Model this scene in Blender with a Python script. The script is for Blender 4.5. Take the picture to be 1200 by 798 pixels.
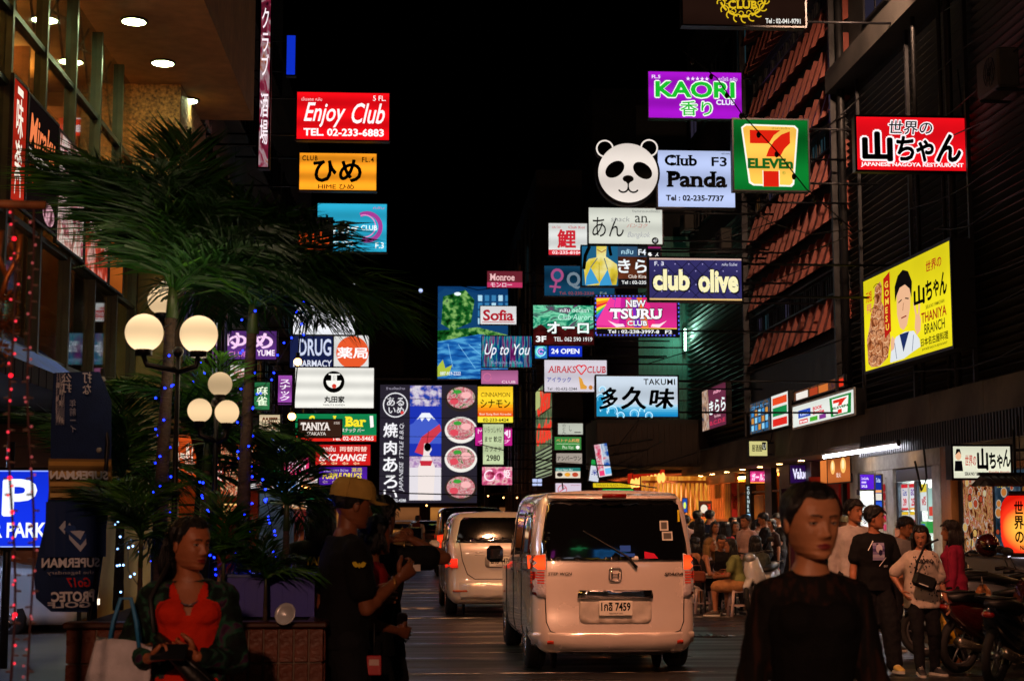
import bpy, bmesh, math, random
from mathutils import Vector, Matrix, noise
from mathutils.bvhtree import BVHTree
random.seed(7)
R = math.radians
V = Vector
sc = bpy.context.scene
COL = sc.collection
for o in list(bpy.data.objects):
 bpy.data.objects.remove(o)
FPX = 1833.0                       # focal length in pixels of the 1200 px wide photograph
CAMZ = 1.55
cam_d = bpy.data.cameras.new('camera')
cam = bpy.data.objects.new('camera', cam_d)
COL.objects.link(cam)
cam_d.sensor_width = 36.0
cam_d.lens = FPX / 1200 * 36
cam_d.clip_end = 2000
cam_d.clip_start = 0.1
cam.location = (0, 0, CAMZ)
PITCH, YAW = R(6.5), R(3.43)
cam.rotation_euler = (R(90) + PITCH, 0, -YAW)
cam_d.dof.use_dof = True
cam_d.dof.focus_distance = 16
cam_d.dof.aperture_fstop = 5.0
sc.camera = cam
CM = cam.rotation_euler.to_matrix()
w = bpy.data.worlds.new('World')
sc.world = w
w.use_nodes = True
wn = w.node_tree.nodes
wbg = wn['Background']
sky = wn.new('ShaderNodeTexSky')
sky.sky_type = 'NISHITA'
sky.sun_disc = False
sky.sun_elevation = R(-9)
sky.sun_rotation = R(40)
w.node_tree.links.new(sky.outputs[0], wbg.inputs[0])
wbg.inputs[1].default_value = 0.05
sd = bpy.data.lights.new('moonlight', 'SUN')
sd.energy = 0.012
sd.angle = R(12)
sd.color = (1.0, 0.9, 0.8)
so = bpy.data.objects.new('moonlight', sd)
so.rotation_euler = (R(35), 0, R(-25))
COL.objects.link(so)
sc.render.engine = 'CYCLES'
sc.view_settings.view_transform = 'Standard'
sc.view_settings.look = 'None'
sc.view_settings.exposure = 0.0
sc.view_settings.gamma = 1.0
sc.view_settings.use_curve_mapping = False
cy = sc.cycles
cy.use_denoising = True
cy.max_bounces = 6
cy.diffuse_bounces = 2
cy.glossy_bounces = 3
cy.transmission_bounces = 4
cy.transparent_max_bounces = 6
cy.sample_clamp_indirect = 4.0
cy.caustics_reflective = False
cy.caustics_refractive = False

def ray(px, py):
 return CM @ V(((px - 600) / FPX, (399 - py) / FPX, -1))
def P(px, py, Y):
 d = ray(px, py)
 return V((0, 0, CAMZ)) + d * (Y / d.y)
def PX(px, py, X):
 d = ray(px, py)
 return V((0, 0, CAMZ)) + d * (X / d.x)
def PZ(px, py, Z):
 d = ray(px, py)
 return V((0, 0, CAMZ)) + d * ((Z - CAMZ) / d.z)

def lin(h, k=1.0):
 if not isinstance(h, str):
  return (h[0] * k, h[1] * k, h[2] * k, 1)
 h = h.lstrip('#')
 if len(h) == 3:
  h = ''.join(c * 2 for c in h)
 o = []
 for i in (0, 2, 4):
  c = int(h[i:i + 2], 16) / 255
  c = c / 12.92 if c <= .04045 else ((c + .055) / 1.055) ** 2.4
  o.append(c * k)
 return (*o, 1)

MATS = {}
def _new(name):
 m = bpy.data.materials.new(name)
 m.use_nodes = True
 nt = m.node_tree
 nt.nodes.clear()
 return m, nt, nt.nodes, nt.links
def mat(h, rough=.6, metal=0, var=.25, scale=6, bump=0, bscale=40, coat=0, spec=.5, stretch=(1, 1, 1), kind='surface', trans=0, grime=0):
 """principled surface whose colour, gloss and relief vary by procedural noise"""
 key = (kind, h, rough, metal, var, scale, bump, bscale, coat, spec, stretch, trans, grime)
 if key in MATS:
  return MATS[key]
 m, nt, N, L = _new(kind)
 out = N.new('ShaderNodeOutputMaterial')
 b = N.new('ShaderNodeBsdfPrincipled')
 L.new(b.outputs[0], out.inputs[0])
 tc = N.new('ShaderNodeTexCoord')
 mp = N.new('ShaderNodeMapping')
 mp.inputs['Scale'].default_value = stretch
 L.new(tc.outputs['Object'], mp.inputs[0])
 nz = N.new('ShaderNodeTexNoise')
 nz.inputs['Scale'].default_value = scale
 nz.inputs['Detail'].default_value = 5
 L.new(mp.outputs[0], nz.inputs['Vector'])
 c = lin(h)
 rp = N.new('ShaderNodeValToRGB')
 rp.color_ramp.elements[0].position = .3
 rp.color_ramp.elements[1].position = .72
 rp.color_ramp.elements[0].color = [max(0, x * (1 - var)) for x in c[:3]] + [1]
 rp.color_ramp.elements[1].color = [min(1, x * (1 + var)) for x in c[:3]] + [1]
 L.new(nz.outputs['Fac'], rp.inputs[0])
 colout = rp.outputs[0]
 if grime:
  n3 = N.new('ShaderNodeTexNoise')
  n3.inputs['Scale'].default_value = .9
  n3.inputs['Detail'].default_value = 8
  L.new(mp.outputs[0], n3.inputs['Vector'])
  r3 = N.new('ShaderNodeMapRange')
  r3.inputs[1].default_value = .42
  r3.inputs[2].default_value = .62
  r3.inputs[3].default_value = 0
  r3.inputs[4].default_value = grime
  L.new(n3.outputs['Fac'], r3.inputs[0])
  mx = N.new('ShaderNodeMixRGB')
  L.new(r3.outputs[0], mx.inputs[0])
  L.new(colout, mx.inputs[1])
  mx.inputs[2].default_value = [x * .25 for x in c[:3]] + [1]
  colout = mx.outputs[0]
 L.new(colout, b.inputs['Base Color'])
 mr = N.new('ShaderNodeMapRange')
 mr.inputs[3].default_value = max(.02, rough - .12 * min(1, var * 3))
 mr.inputs[4].default_value = min(1, rough + .12 * min(1, var * 3))
 L.new(nz.outputs['Fac'], mr.inputs[0])
 L.new(mr.outputs[0], b.inputs['Roughness'])
 b.inputs['Metallic'].default_value = metal
 b.inputs['Coat Weight'].default_value = coat
 b.inputs['Coat Roughness'].default_value = .06
 b.inputs['Specular IOR Level'].default_value = spec
 b.inputs['Transmission Weight'].default_value = trans
 if bump:
  n2 = N.new('ShaderNodeTexNoise')
  n2.inputs['Scale'].default_value = bscale
  n2.inputs['Detail'].default_value = 4
  L.new(mp.outputs[0], n2.inputs['Vector'])
  bp = N.new('ShaderNodeBump')
  bp.inputs['Strength'].default_value = bump
  bp.inputs['Distance'].default_value = .02
  L.new(n2.outputs['Fac'], bp.inputs['Height'])
  L.new(bp.outputs[0], b.inputs['Normal'])
 MATS[key] = m
 return m
def lit(h, k=1.0, var=0, freq=9.0, kind='lit'):
 """backlit acrylic: emission, brighter in front of the tubes inside when var > 0"""
 k *= 1.12; var = min(.5, var * 1.6)
 key = (kind, h, k, var, freq)
 if key in MATS:
  return MATS[key]
 m, nt, N, L = _new(kind)
 out = N.new('ShaderNodeOutputMaterial')
 e = N.new('ShaderNodeEmission')
 L.new(e.outputs[0], out.inputs[0])
 e.inputs[0].default_value = lin(h)
 e.inputs[1].default_value = k
 if var:
  tc = N.new('ShaderNodeTexCoord')
  sp = N.new('ShaderNodeSeparateXYZ')
  L.new(tc.outputs['Object'], sp.inputs[0])
  mu = N.new('ShaderNodeMath'); mu.operation = 'MULTIPLY'; mu.inputs[1].default_value = freq
  L.new(sp.outputs[2], mu.inputs[0])
  si = N.new('ShaderNodeMath'); si.operation = 'SINE'
  L.new(mu.outputs[0], si.inputs[0])
  nz = N.new('ShaderNodeTexNoise'); nz.inputs['Scale'].default_value = 2.2
  L.new(tc.outputs['Object'], nz.inputs['Vector'])
  ad = N.new('ShaderNodeMath'); ad.operation = 'ADD'
  L.new(si.outputs[0], ad.inputs[0]); L.new(nz.outputs['Fac'], ad.inputs[1])
  mr = N.new('ShaderNodeMapRange')
  mr.inputs[1].default_value = -.6; mr.inputs[2].default_value = 1.6
  mr.inputs[3].default_value = k * (1 - var); mr.inputs[4].default_value = k * (1 + var * .6)
  L.new(ad.outputs[0], mr.inputs[0]); L.new(mr.outputs[0], e.inputs[1])
 MATS[key] = m
 return m
def pic(stops, scale=3, k=1.0, kind='NOISE', stretch=(1, 1, 1), detail=6, emit=True, dist=0.0):
 """printed picture: colour ramp over procedural noise, backlit when emit"""
 key = ('pic', tuple(stops), scale, k, kind, stretch, emit, dist)
 if key in MATS:
  return MATS[key]
 m, nt, N, L = _new('printed_picture')
 out = N.new('ShaderNodeOutputMaterial')
 tc = N.new('ShaderNodeTexCoord')
 mp = N.new('ShaderNodeMapping'); mp.inputs['Scale'].default_value = stretch
 L.new(tc.outputs['Object'], mp.inputs[0])
 if kind == 'NOISE':
  t = N.new('ShaderNodeTexNoise'); t.inputs['Scale'].default_value = scale
  t.inputs['Detail'].default_value = detail; t.inputs['Distortion'].default_value = dist
  fac = t.outputs['Fac']
 elif kind == 'VORONOI':
  t = N.new('ShaderNodeTexVoronoi'); t.inputs['Scale'].default_value = scale
  fac = t.outputs['Distance']
 else:
  t = N.new('ShaderNodeTexWave'); t.inputs['Scale'].default_value = scale
  t.inputs['Distortion'].default_value = dist or 6; t.inputs['Detail'].default_value = 2
  fac = t.outputs['Fac']
 L.new(mp.outputs[0], t.inputs['Vector'])
 rp = N.new('ShaderNodeValToRGB')
 cr = rp.color_ramp
 while len(cr.elements) < len(stops):
  cr.elements.new(.5)
 for e_, (p_, h_) in zip(cr.elements, stops):
  e_.position = p_; e_.color = lin(h_)
 L.new(fac, rp.inputs[0])
 if emit:
  e = N.new('ShaderNodeEmission'); e.inputs[1].default_value = k
  L.new(rp.outputs[0], e.inputs[0]); L.new(e.outputs[0], out.inputs[0])
 else:
  b = N.new('ShaderNodeBsdfPrincipled'); b.inputs['Roughness'].default_value = .85; b.inputs['Specular IOR Level'].default_value = .2
  L.new(rp.outputs[0], b.inputs['Base Color']); L.new(b.outputs[0], out.inputs[0])
 MATS[key] = m
 return m

class MB:
 """collects shapes, then links them as ONE mesh object"""
 def __init__(s):
  s.v = []; s.f = []; s.m = []; s.sm = []
 def add(s, vs, fs, mi=0, smooth=False):
  n = len(s.v)
  s.v += [tuple(v) for v in vs]
  s.f += [tuple(i + n for i in f) for f in fs]
  s.m += [mi] * len(fs) if not isinstance(mi, list) else mi
  s.sm += [smooth] * len(fs)
  return s
 def box(s, c, d, rot=None, mi=0, bev=0):
  x, y, z = d[0] / 2, d[1] / 2, d[2] / 2
  if bev:
   b = min(bev, x * .9, y * .9, z * .9)
   vs = []
   for sx in (-1, 1):
    for sy in (-1, 1):
     for sz in (-1, 1):
      vs += [V((sx * x, sy * (y - b), sz * (z - b))), V((sx * (x - b), sy * y, sz * (z - b))), V((sx * (x - b), sy * (y - b), sz * z))]
   bm = bmesh.new()
   for q in vs: bm.verts.new(q)
   r_ = bmesh.ops.convex_hull(bm, input=bm.verts)
   bm.verts.index_update()
   fs = [[v.index for v in f.verts] for f in bm.faces]
   vs = [v.co.copy() for v in bm.verts]
   bm.free()
  else:
   vs = [V((a * x, b * y, e * z)) for a in (-1, 1) for b in (-1, 1) for e in (-1, 1)]
   fs = [(0, 1, 3, 2), (4, 6, 7, 5), (0, 4, 5, 1), (2, 3, 7, 6), (0, 2, 6, 4), (1, 5, 7, 3)]
  if rot is not None:
   vs = [rot @ q for q in vs]
  c = V(c)
  return s.add([q + c for q in vs], fs, mi)
 def b2(s, a, b, mi=0, bev=0):
  a, b = V(a), V(b)
  return s.box((a + b) / 2, [abs(b[i] - a[i]) for i in range(3)], mi=mi, bev=bev)
 def loft(s, rings, mi=0, caps=True, smooth=True, closed=True):
  n = len(rings[0]); vs = [p for r in rings for p in r]; fs = []
  for i in range(len(rings) - 1):
   for j in range(n if closed else n - 1):
    k = (j + 1) % n
    fs.append((i * n + j, i * n + k, (i + 1) * n + k, (i + 1) * n + j))
  if caps and closed:
   fs.append(tuple(range(n))[::-1]); fs.append(tuple((len(rings) - 1) * n + j for j in range(n)))
  return s.add(vs, fs, mi, smooth)
 def tube(s, pts, r, n=8, mi=0, caps=True, flat=1.0):
  pts = [V(p) for p in pts]
  rs = r if isinstance(r, (list, tuple)) else [r] * len(pts)
  rings = []; up = None
  for i, p in enumerate(pts):
   t = (pts[min(i + 1, len(pts) - 1)] - pts[max(i - 1, 0)])
   t = t.normalized() if t.length > 1e-9 else V((0, 0, 1))
   if up is None:
    up = V((0, 0, 1)) if abs(t.z) < .95 else V((0, 1, 0))
   a = t.cross(up).normalized() if t.cross(up).length > 1e-6 else t.orthogonal().normalized()
   b = a.cross(t).normalized(); up = b
   rings.append([p + (a * math.cos(2 * math.pi * k / n) + b * (flat * math.sin(2 * math.pi * k / n))) * rs[i] for k in range(n)])
  return s.loft(rings, mi, caps)
 def cyl(s, a, b, r, n=16, mi=0, r2=None):
  return s.tube([a, b], [r, r if r2 is None else r2], n, mi)
 def ell(s, c, r, n=12, m=8, mi=0, rot=None, half=0):
  c = V(c); vs = []; fs = []
  if not hasattr(r, '__len__'): r = (r, r, r)
  for i in range(m + 1):
   th = math.pi * i / m
   if half: th = math.pi * (0.5 + .5 * i / m) if half < 0 else math.pi * .5 * i / m
   for j in range(n):
    ph = 2 * math.pi * j / n
    q = V((r[0] * math.sin(th) * math.cos(ph), r[1] * math.sin(th) * math.sin(ph), r[2] * math.cos(th)))
    if rot is not None: q = rot @ q
    vs.append(c + q)
  for i in range(m):
   for j in range(n):
    k = (j + 1) % n
    fs.append((i * n + j, (i + 1) * n + j, (i + 1) * n + k, i * n + k))
  return s.add(vs, fs, mi, True)
 def cap(s, a, b, r1, r2, n=10):
  """closed tapered capsule"""
  a, b = V(a), V(b); t = b - a; L = t.length
  if L < 1e-6: return s.ell(a, max(r1, r2), n, 6)
  t /= L; u = t.orthogonal().normalized(); w_ = t.cross(u)
  rings = []
  for k in (90, 60, 30): rings.append((a - t * (r1 * math.sin(R(k))), max(r1 * math.cos(R(k)), 1e-4)))
  rings += [(a, r1), (b, r2)]
  for k in (30, 60, 90): rings.append((b + t * (r2 * math.sin(R(k))), max(r2 * math.cos(R(k)), 1e-4)))
  return s.loft([[c + (u * math.cos(2 * math.pi * j / n) + w_ * math.sin(2 * math.pi * j / n)) * q for j in range(n)] for c, q in rings])
 def poly(s, pts, mi=0):
  return s.add(pts, [tuple(range(len(pts)))], mi)
 def mesh(s, name, mats):
  me = bpy.data.meshes.new(name)
  me.from_pydata(s.v, [], s.f)
  for m_ in (mats if isinstance(mats, (list, tuple)) else [mats]):
   me.materials.append(m_)
  me.polygons.foreach_set('material_index', s.m)
  me.polygons.foreach_set('use_smooth', s.sm)
  me.update()
  return me
 def build(s, name, mats, parent=None, world=False, origin=None):
  """world: vertices are in world space; the mesh is moved into its parent's (unrotated) frame"""
  off = V((0, 0, 0))
  if world:
   q = parent
   while q is not None:
    off += q.location; q = q.parent
  if origin is not None:
   off = V(origin)
  if off.length:
   s.v = [(a - off.x, b - off.y, c - off.z) for a, b, c in s.v]
  o = bpy.data.objects.new(name, s.mesh(name, mats))
  COL.objects.link(o)
  if parent is not None: o.parent = parent
  if origin is not None: o.location = origin
  return o

def tag(o, label=None, cat=None, group=None, kind=None):
 if label: o['label'] = label
 if cat: o['category'] = cat
 if group: o['group'] = group
 if kind: o['kind'] = kind
 return o
def E(name, loc, label, cat, group=None, rz=0):
 o = bpy.data.objects.new(name, None)
 o.empty_display_size = .2
 o.location = loc; o.rotation_euler = (0, 0, rz)
 COL.objects.link(o)
 return tag(o, label, cat, group)
def copy_obj(o, parent=None):
 c = o.copy(); COL.objects.link(c)
 if parent is not None: c.parent = parent
 return c
def copy_tree(o, parent=None):
 c = copy_obj(o, parent)
 for ch in list(o.children):
  copy_tree(ch, c)
 return c
def structure(o):
 o['kind'] = 'structure'; return o

GLY = {}
TXT = bpy.data.objects.new('text_source', bpy.data.curves.new('text_source', 'FONT'))
COL.objects.link(TXT)
def glyphs(text, bold=0.0, shear=0.0, serif=False, sp=1.0, raw=False):
 key = (text, bold, shear, serif, sp, raw)
 if key in GLY: return GLY[key]
 if bold > 0 and (max(map(ord, text)) > 0x2E80 or bold > .05):
  vs, fs = RAW(text, shear, serif, sp); k = 6 if bold < .05 else 10; r_ = bold * .55; ov = []; of = []
  for i in range(k + 1):
   dx, dy = (0, 0) if i == k else (r_ * math.cos(2 * math.pi * i / k), r_ * math.sin(2 * math.pi * i / k))
   n = len(ov); ov += [(a + dx, b + dy) for a, b in vs]; of += [tuple(q + n for q in f) for f in fs]
  GLY[key] = norm(ov, of); return GLY[key]
 cu = TXT.data
 cu.body = text; cu.size = 1; cu.offset = bold; cu.shear = shear; cu.resolution_u = 2 if len(text) > 8 else 3
 cu.align_x = 'LEFT'; cu.fill_mode = 'FRONT'; cu.space_character = sp
 TXT.update_tag()
 dg = bpy.context.evaluated_depsgraph_get()
 dg.update()
 me = TXT.evaluated_get(dg).to_mesh()
 vs = [(v.co.x, v.co.y) for v in me.vertices]
 fs = [tuple(p.vertices) for p in me.polygons]
 if serif:
  cnt = {}
  for f in fs:
   for i in range(len(f)):
    e = tuple(sorted((f[i], f[(i + 1) % len(f)])))
    cnt[e] = cnt.get(e, 0) + 1
  add = []
  for (a, b), n in cnt.items():
   if n != 1: continue
   (x0, y0), (x1, y1) = vs[a], vs[b]
   if abs(y0 - y1) > .008: continue
   L = abs(x1 - x0)
   if .05 < L < .26 + 2 * bold:
    top = y0 > .25
    if .12 < y0 < .45: continue
    xa, xb = min(x0, x1) - .055, max(x0, x1) + .055
    h = .05 + bold
    add.append((xa, xb, y0 - h, y0) if top else (xa, xb, y0, y0 + h))
  for xa, xb, ya, yb in add:
   n = len(vs)
   vs += [(xa, ya), (xb, ya), (xb, yb), (xa, yb)]
   fs.append((n, n + 1, n + 2, n + 3))
 TXT.evaluated_get(dg).to_mesh_clear()
 if not vs:
  vs = [(0, 0), (1, 0), (1, 1)]; fs = [(0, 1, 2)]
 GLY[key] = (vs, fs) if raw else norm(vs, fs)
 return GLY[key]
def RAW(text, shear, serif, sp):
 return glyphs(text, 0.0, shear, serif, sp, True)
def norm(vs, fs):
 x0 = min(v[0] for v in vs); x1 = max(v[0] for v in vs)
 y0 = min(v[1] for v in vs); y1 = max(v[1] for v in vs)
 sx, sy = max(x1 - x0, 1e-4), max(y1 - y0, 1e-4)
 return ([((a - x0) / sx, (b - y0) / sy) for a, b in vs], fs)

def T(text, x0, y0, x1, y1, col, b=0.0, sh=0.0, serif=False, flip=False, out=None, ow=.035, rot=0, sp=1.0):
 return ('t', text, x0, y0, x1, y1, col, b, sh, serif, flip, out, ow, rot, sp)
def RC(x0, y0, x1, y1, col): return ('p', [(x0, y0), (x1, y0), (x1, y1), (x0, y1)], col)
def PG(pts, col): return ('p', pts, col)
def EL(cx, cy_, rx, ry, col, n=28): return ('p', [(cx + rx * math.cos(2 * math.pi * i / n), cy_ + ry * math.sin(2 * math.pi * i / n)) for i in range(n)], col)
def LN(pts, w_, col): return ('l', pts, w_, col)
def AR(cx, cy_, r, a0, a1, w_, col, ry=None, n=16): return ('l', [(cx + r * math.cos(R(a0 + (a1 - a0) * i / n)), cy_ + (ry or r) * math.sin(R(a0 + (a1 - a0) * i / n))) for i in range(n + 1)], w_, col)

def art(els, fmap, parent, step, unlit=False, k=1.0, base_layer=1):
 """els in sign coordinates; fmap(x, y, layer_offset) -> point in parent's frame"""
 groups = {'lettering': MB(), 'artwork': MB()}
 mats = {'lettering': [], 'artwork': []}
 lay = base_layer
 def mi(g, c):
  if not isinstance(c, str): m_ = c
  elif unlit or c.startswith('!'): m_ = mat(c.lstrip('!'), .6, var=.06, kind='print', spec=.1)
  else: m_ = lit(c, k)
  if m_ not in mats[g]: mats[g].append(m_)
  return mats[g].index(m_)
 def put(g, pts, fs, c, L):
  groups[g].add([fmap(x, y, L * step) for x, y in pts], fs, mi(g, c))
 for e in els:
  lay += 1
  if e[0] == 'p':
   put('artwork', e[1], [tuple(range(len(e[1])))], e[2], lay)
  elif e[0] == 'l':
   pts, w_, c = e[1], e[2], e[3]
   vs = []; fs = []
   for i, (x, y) in enumerate(pts):
    a = pts[max(i - 1, 0)]; b = pts[min(i + 1, len(pts) - 1)]
    dx, dy = b[0] - a[0], b[1] - a[1]; l = math.hypot(dx, dy) or 1
    ww = w_ / 2 if not isinstance(w_, (list, tuple)) else w_[i] / 2
    vs += [(x - dy / l * ww, y + dx / l * ww), (x + dy / l * ww, y - dx / l * ww)]
   fs = [(2 * i, 2 * i + 1, 2 * i + 3, 2 * i + 2) for i in range(len(pts) - 1)]
   put('artwork', vs, fs, c, lay)
  else:
   _, text, x0, y0, x1, y1, col, b, sh, serif, flip, outl, ow, rot, sp = e
   def place(g, grow):
    vs, fs = g
    res = []
    for a, b_ in vs:
     if flip: a = 1 - a
     if rot == 90:      # reading upwards
      X = x0 - grow + (1 - b_) * (x1 - x0 + 2 * grow); Y_ = y1 + grow - a * (y1 - y0 + 2 * grow)
      X = x0 - grow + (1 - b_) * (x1 - x0 + 2 * grow)
     else:
      X = x0 - grow + a * (x1 - x0 + 2 * grow); Y_ = y1 + grow - b_ * (y1 - y0 + 2 * grow)
     res.append((X, Y_))
    return res, fs
   if outl:
    g_ = (y1 - y0) * ow
    vs, fs = place(glyphs(text, b + ow * 1.1, sh, serif, sp), g_)
    put('lettering', vs, fs, outl, lay); lay += 1
   vs, fs = place(glyphs(text, b, sh, serif, sp), 0)
   put('lettering', vs, fs, col, lay)
 res = []
 for g in ('artwork', 'lettering'):
  if groups[g].v:
   res.append(groups[g].build(g, mats[g], parent))
 return res

DARK = mat('#16161a', .45, .6, .2, kind='painted_steel')
DARK2 = mat('#0c0c0e', .6, 0, .3, kind='black_housing')
def box_sign(name, label, O, U, Wd, H, rect, els, face, cat='sign', depth=.22, group=None, k=1.0, frame=.03, fmat=None, case=None, arms=None, unlit=False, parent=None):
 """light box: O lower left corner of the face, U unit vector along it, face looks along N"""
 U = V(U).normalized(); Z = V((0, 0, 1)); Nn = U.cross(Z).normalized()   # faces -Y when U=+X
 root = E(name, O, label, cat, group)
 case = case or DARK2; fmat = fmat or DARK
 def bx(mb, u0, u1, n0, n1, z0, z1):
  vs = [U * u + Nn * n + Z * z for u in (u0, u1) for n in (n0, n1) for z in (z0, z1)]
  mb.add(vs, [(0, 1, 3, 2), (4, 6, 7, 5), (0, 4, 5, 1), (2, 3, 7, 6), (0, 2, 6, 4), (1, 5, 7, 3)])
 m = MB(); bx(m, -frame * .6, Wd + frame * .6, -depth, -.02, -frame * .6, H + frame * .6); m.build('housing', case, root)
 m = MB()
 for a in ((-frame, Wd + frame, H, H + frame), (-frame, Wd + frame, -frame, 0), (-frame, 0, 0, H), (Wd, Wd + frame, 0, H)):
  bx(m, a[0], a[1], -.021, .012, a[2], a[3])
 m.build('frame', fmat, root)
 m = MB(); m.poly([V((0, 0, 0)), U * Wd, U * Wd + Z * H, Z * H]); 
 m.build('face', face, root)
 x0, y0, x1, y1 = rect
 def fmap(x, y, off):
  return U * ((x - x0) / (x1 - x0) * Wd) + Z * ((y1 - y) / (y1 - y0) * H) + Nn * off
 if els: art(els, fmap, root, .0009 * max(1, abs(O[1]) / 25), unlit, k)
 if arms is not None:
  m = MB()
  d = -depth / 2
  for z in (H * .12, H * .9):
   m = MB()
   if arms > O[0]: a = U * (Wd + frame) + Nn * d + Z * z; b = V((arms - O[0], -d, z))
   else: a = U * (-frame) + Nn * d + Z * z; b = V((arms - O[0], -d, z))
   m.tube([a, b], .022, 6); m.build('bracket', DARK, root)
  m = MB()
  if arms > O[0]: m.tube([U * (Wd + frame + .25 * (arms - O[0] - Wd)) + Nn * d + Z * (H * .9), V((arms - O[0], -d, H * .9 + .9))], .012, 5)
  else: m.tube([U * (-frame - .3) + Nn * d + Z * (H * .9), V((arms - O[0], -d, H * .9 + .8))], .012, 5)
  m.build('stay', DARK, root)
 return root
def fsign(name, label, rect, Y, els, face, arms=None, **kw):
 """sign facing up the street that covers rect of the photograph at distance Y"""
 x0, y0, x1, y1 = rect
 a = P(x0, (y0 + y1) / 2, Y); b = P(x1, (y0 + y1) / 2, Y)
 zt = P((x0 + x1) / 2, y0, Y).z; zb = P((x0 + x1) / 2, y1, Y).z
 return box_sign(name, label, V((a.x, Y, zb)), (1, 0, 0), b.x - a.x, zt - zb, rect, els, face, arms=arms, **kw)
def asphalt():
 m, nt, N, L = _new('asphalt')
 out = N.new('ShaderNodeOutputMaterial'); b = N.new('ShaderNodeBsdfPrincipled'); L.new(b.outputs[0], out.inputs[0])
 tc = N.new('ShaderNodeTexCoord')
 def nz(sc_, det=6, st=(1, 1, 1)):
  mp = N.new('ShaderNodeMapping'); mp.inputs['Scale'].default_value = st; L.new(tc.outputs['Object'], mp.inputs[0])
  n = N.new('ShaderNodeTexNoise'); n.inputs['Scale'].default_value = sc_; n.inputs['Detail'].default_value = det
  L.new(mp.outputs[0], n.inputs['Vector']); return n.outputs['Fac']
 a = nz(.7, 8, (.35, 1.6, 1)); g = nz(90, 3)
 rp = N.new('ShaderNodeValToRGB'); rp.color_ramp.elements[0].position = .35; rp.color_ramp.elements[1].position = .7
 rp.color_ramp.elements[0].color = (.007, .007, .007, 1); rp.color_ramp.elements[1].color = (.026, .025, .024, 1)
 L.new(a, rp.inputs[0]); 
 mx = N.new('ShaderNodeMixRGB'); mx.blend_type = 'MULTIPLY'; mx.inputs[0].default_value = .6
 L.new(rp.outputs[0], mx.inputs[1]); L.new(g, mx.inputs[2]); L.new(mx.outputs[0], b.inputs['Base Color'])
 mr = N.new('ShaderNodeMapRange'); mr.inputs[1].default_value = .35; mr.inputs[2].default_value = .65; mr.inputs[3].default_value = .24; mr.inputs[4].default_value = .62
 L.new(nz(.9, 7, (.3, 2.2, 1)), mr.inputs[0]); L.new(mr.outputs[0], b.inputs['Roughness'])
 bp = N.new('ShaderNodeBump'); bp.inputs['Strength'].default_value = .5; bp.inputs['Distance'].default_value = .008
 L.new(nz(70, 4), bp.inputs['Height'])
 b2 = N.new('ShaderNodeBump'); b2.inputs['Strength'].default_value = .45; b2.inputs['Distance'].default_value = .03
 L.new(nz(2.2, 5, (.3, 2.5, 1)), b2.inputs['Height']); L.new(bp.outputs[0], b2.inputs['Normal']); L.new(b2.outputs[0], b.inputs['Normal'])
 return m
m = MB(); m.poly([(-300, -60, -.02), (300, -60, -.02), (300, 500, -.02), (-300, 500, -.02)])
structure(m.build('ground', mat('#26241f', .9, bump=.3)))
m = MB(); m.poly([(-.5, -60, 0), (6.4, -60, 0), (6.4, 92, 0), (-.5, 92, 0)]); m.poly([(-40, 92, 0), (40, 92, 0), (40, 104, 0), (-40, 104, 0)])
structure(m.build('road', asphalt()))
PAV = mat('#4a443e', .7, var=.3, scale=3, bump=.3, grime=.6)
KERB = mat('#6a645c', .7, var=.25, bump=.2, grime=.5)
for nm, x0, x1 in (('pavement_left', -5.6, -.62), ('pavement_right', 6.52, 9.3)):
 m = MB(); m.b2((x0, -60, -.01), (x1, 91.9, .12)); structure(m.build(nm, PAV))
for nm, x in (('kerb_left', -.62), ('kerb_right', 6.4)):
 k0 = None
 root = structure(bpy.data.objects.new(nm, None)); COL.objects.link(root)
 for i in range(60):
  m = MB() if k0 is None else None
  if k0 is None:
   m.box((0, 0, 0), (.12, .985, .15), bev=.015); k0 = m.build('kerb_stone', KERB, root)
   o = k0
  else:
   o = copy_obj(k0, root)
  o.location = (x + .06, 2.5 + i, .055)
def paint():
 m, nt, N, L = _new('worn_road_paint')
 out = N.new('ShaderNodeOutputMaterial'); b = N.new('ShaderNodeBsdfPrincipled'); tr = N.new('ShaderNodeBsdfTransparent'); mx = N.new('ShaderNodeMixShader')
 tc = N.new('ShaderNodeTexCoord'); n = N.new('ShaderNodeTexNoise'); n.inputs['Scale'].default_value = 3.5; n.inputs['Detail'].default_value = 8
 L.new(tc.outputs['Object'], n.inputs['Vector'])
 r_ = N.new('ShaderNodeMapRange'); r_.inputs[1].default_value = .44; r_.inputs[2].default_value = .56; L.new(n.outputs['Fac'], r_.inputs[0])
 b.inputs['Base Color'].default_value = (.5, .46, .4, 1); b.inputs['Roughness'].default_value = .5
 L.new(r_.outputs[0], mx.inputs[0]); L.new(tr.outputs[0], mx.inputs[1]); L.new(b.outputs[0], mx.inputs[2]); L.new(mx.outputs[0], out.inputs[0])
 return m
PAINT = paint()
root = structure(bpy.data.objects.new('road_markings', None)); COL.objects.link(root)
s0 = None
for i, (Y, w_, x0, x1) in enumerate(((13.4, .07, -.4, 6.2), (16.0, .07, -.4, 5.2), (24.8, .2, -.4, 6.2), (27.4, .5, -.4, 6.2), (33, .7, -.4, 6.2), (34.6, .5, -.4, 3))):
 m = MB(); m.poly([(x0, Y, .004), (x1, Y + .12, .004), (x1, Y + w_ + .12, .004), (x0, Y + w_, .004)]); m.build('painted_bar', PAINT, root)
m = MB()
for (x, y, r) in ((1.0, 13.2, .32), (3.9, 21, .34)):
 m.cyl((x, y, .001), (x, y, .007), r, 24)
 for k in range(-2, 3): m.box((x + k * .1, y, .011), (.03, r * 1.3, .008))
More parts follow.
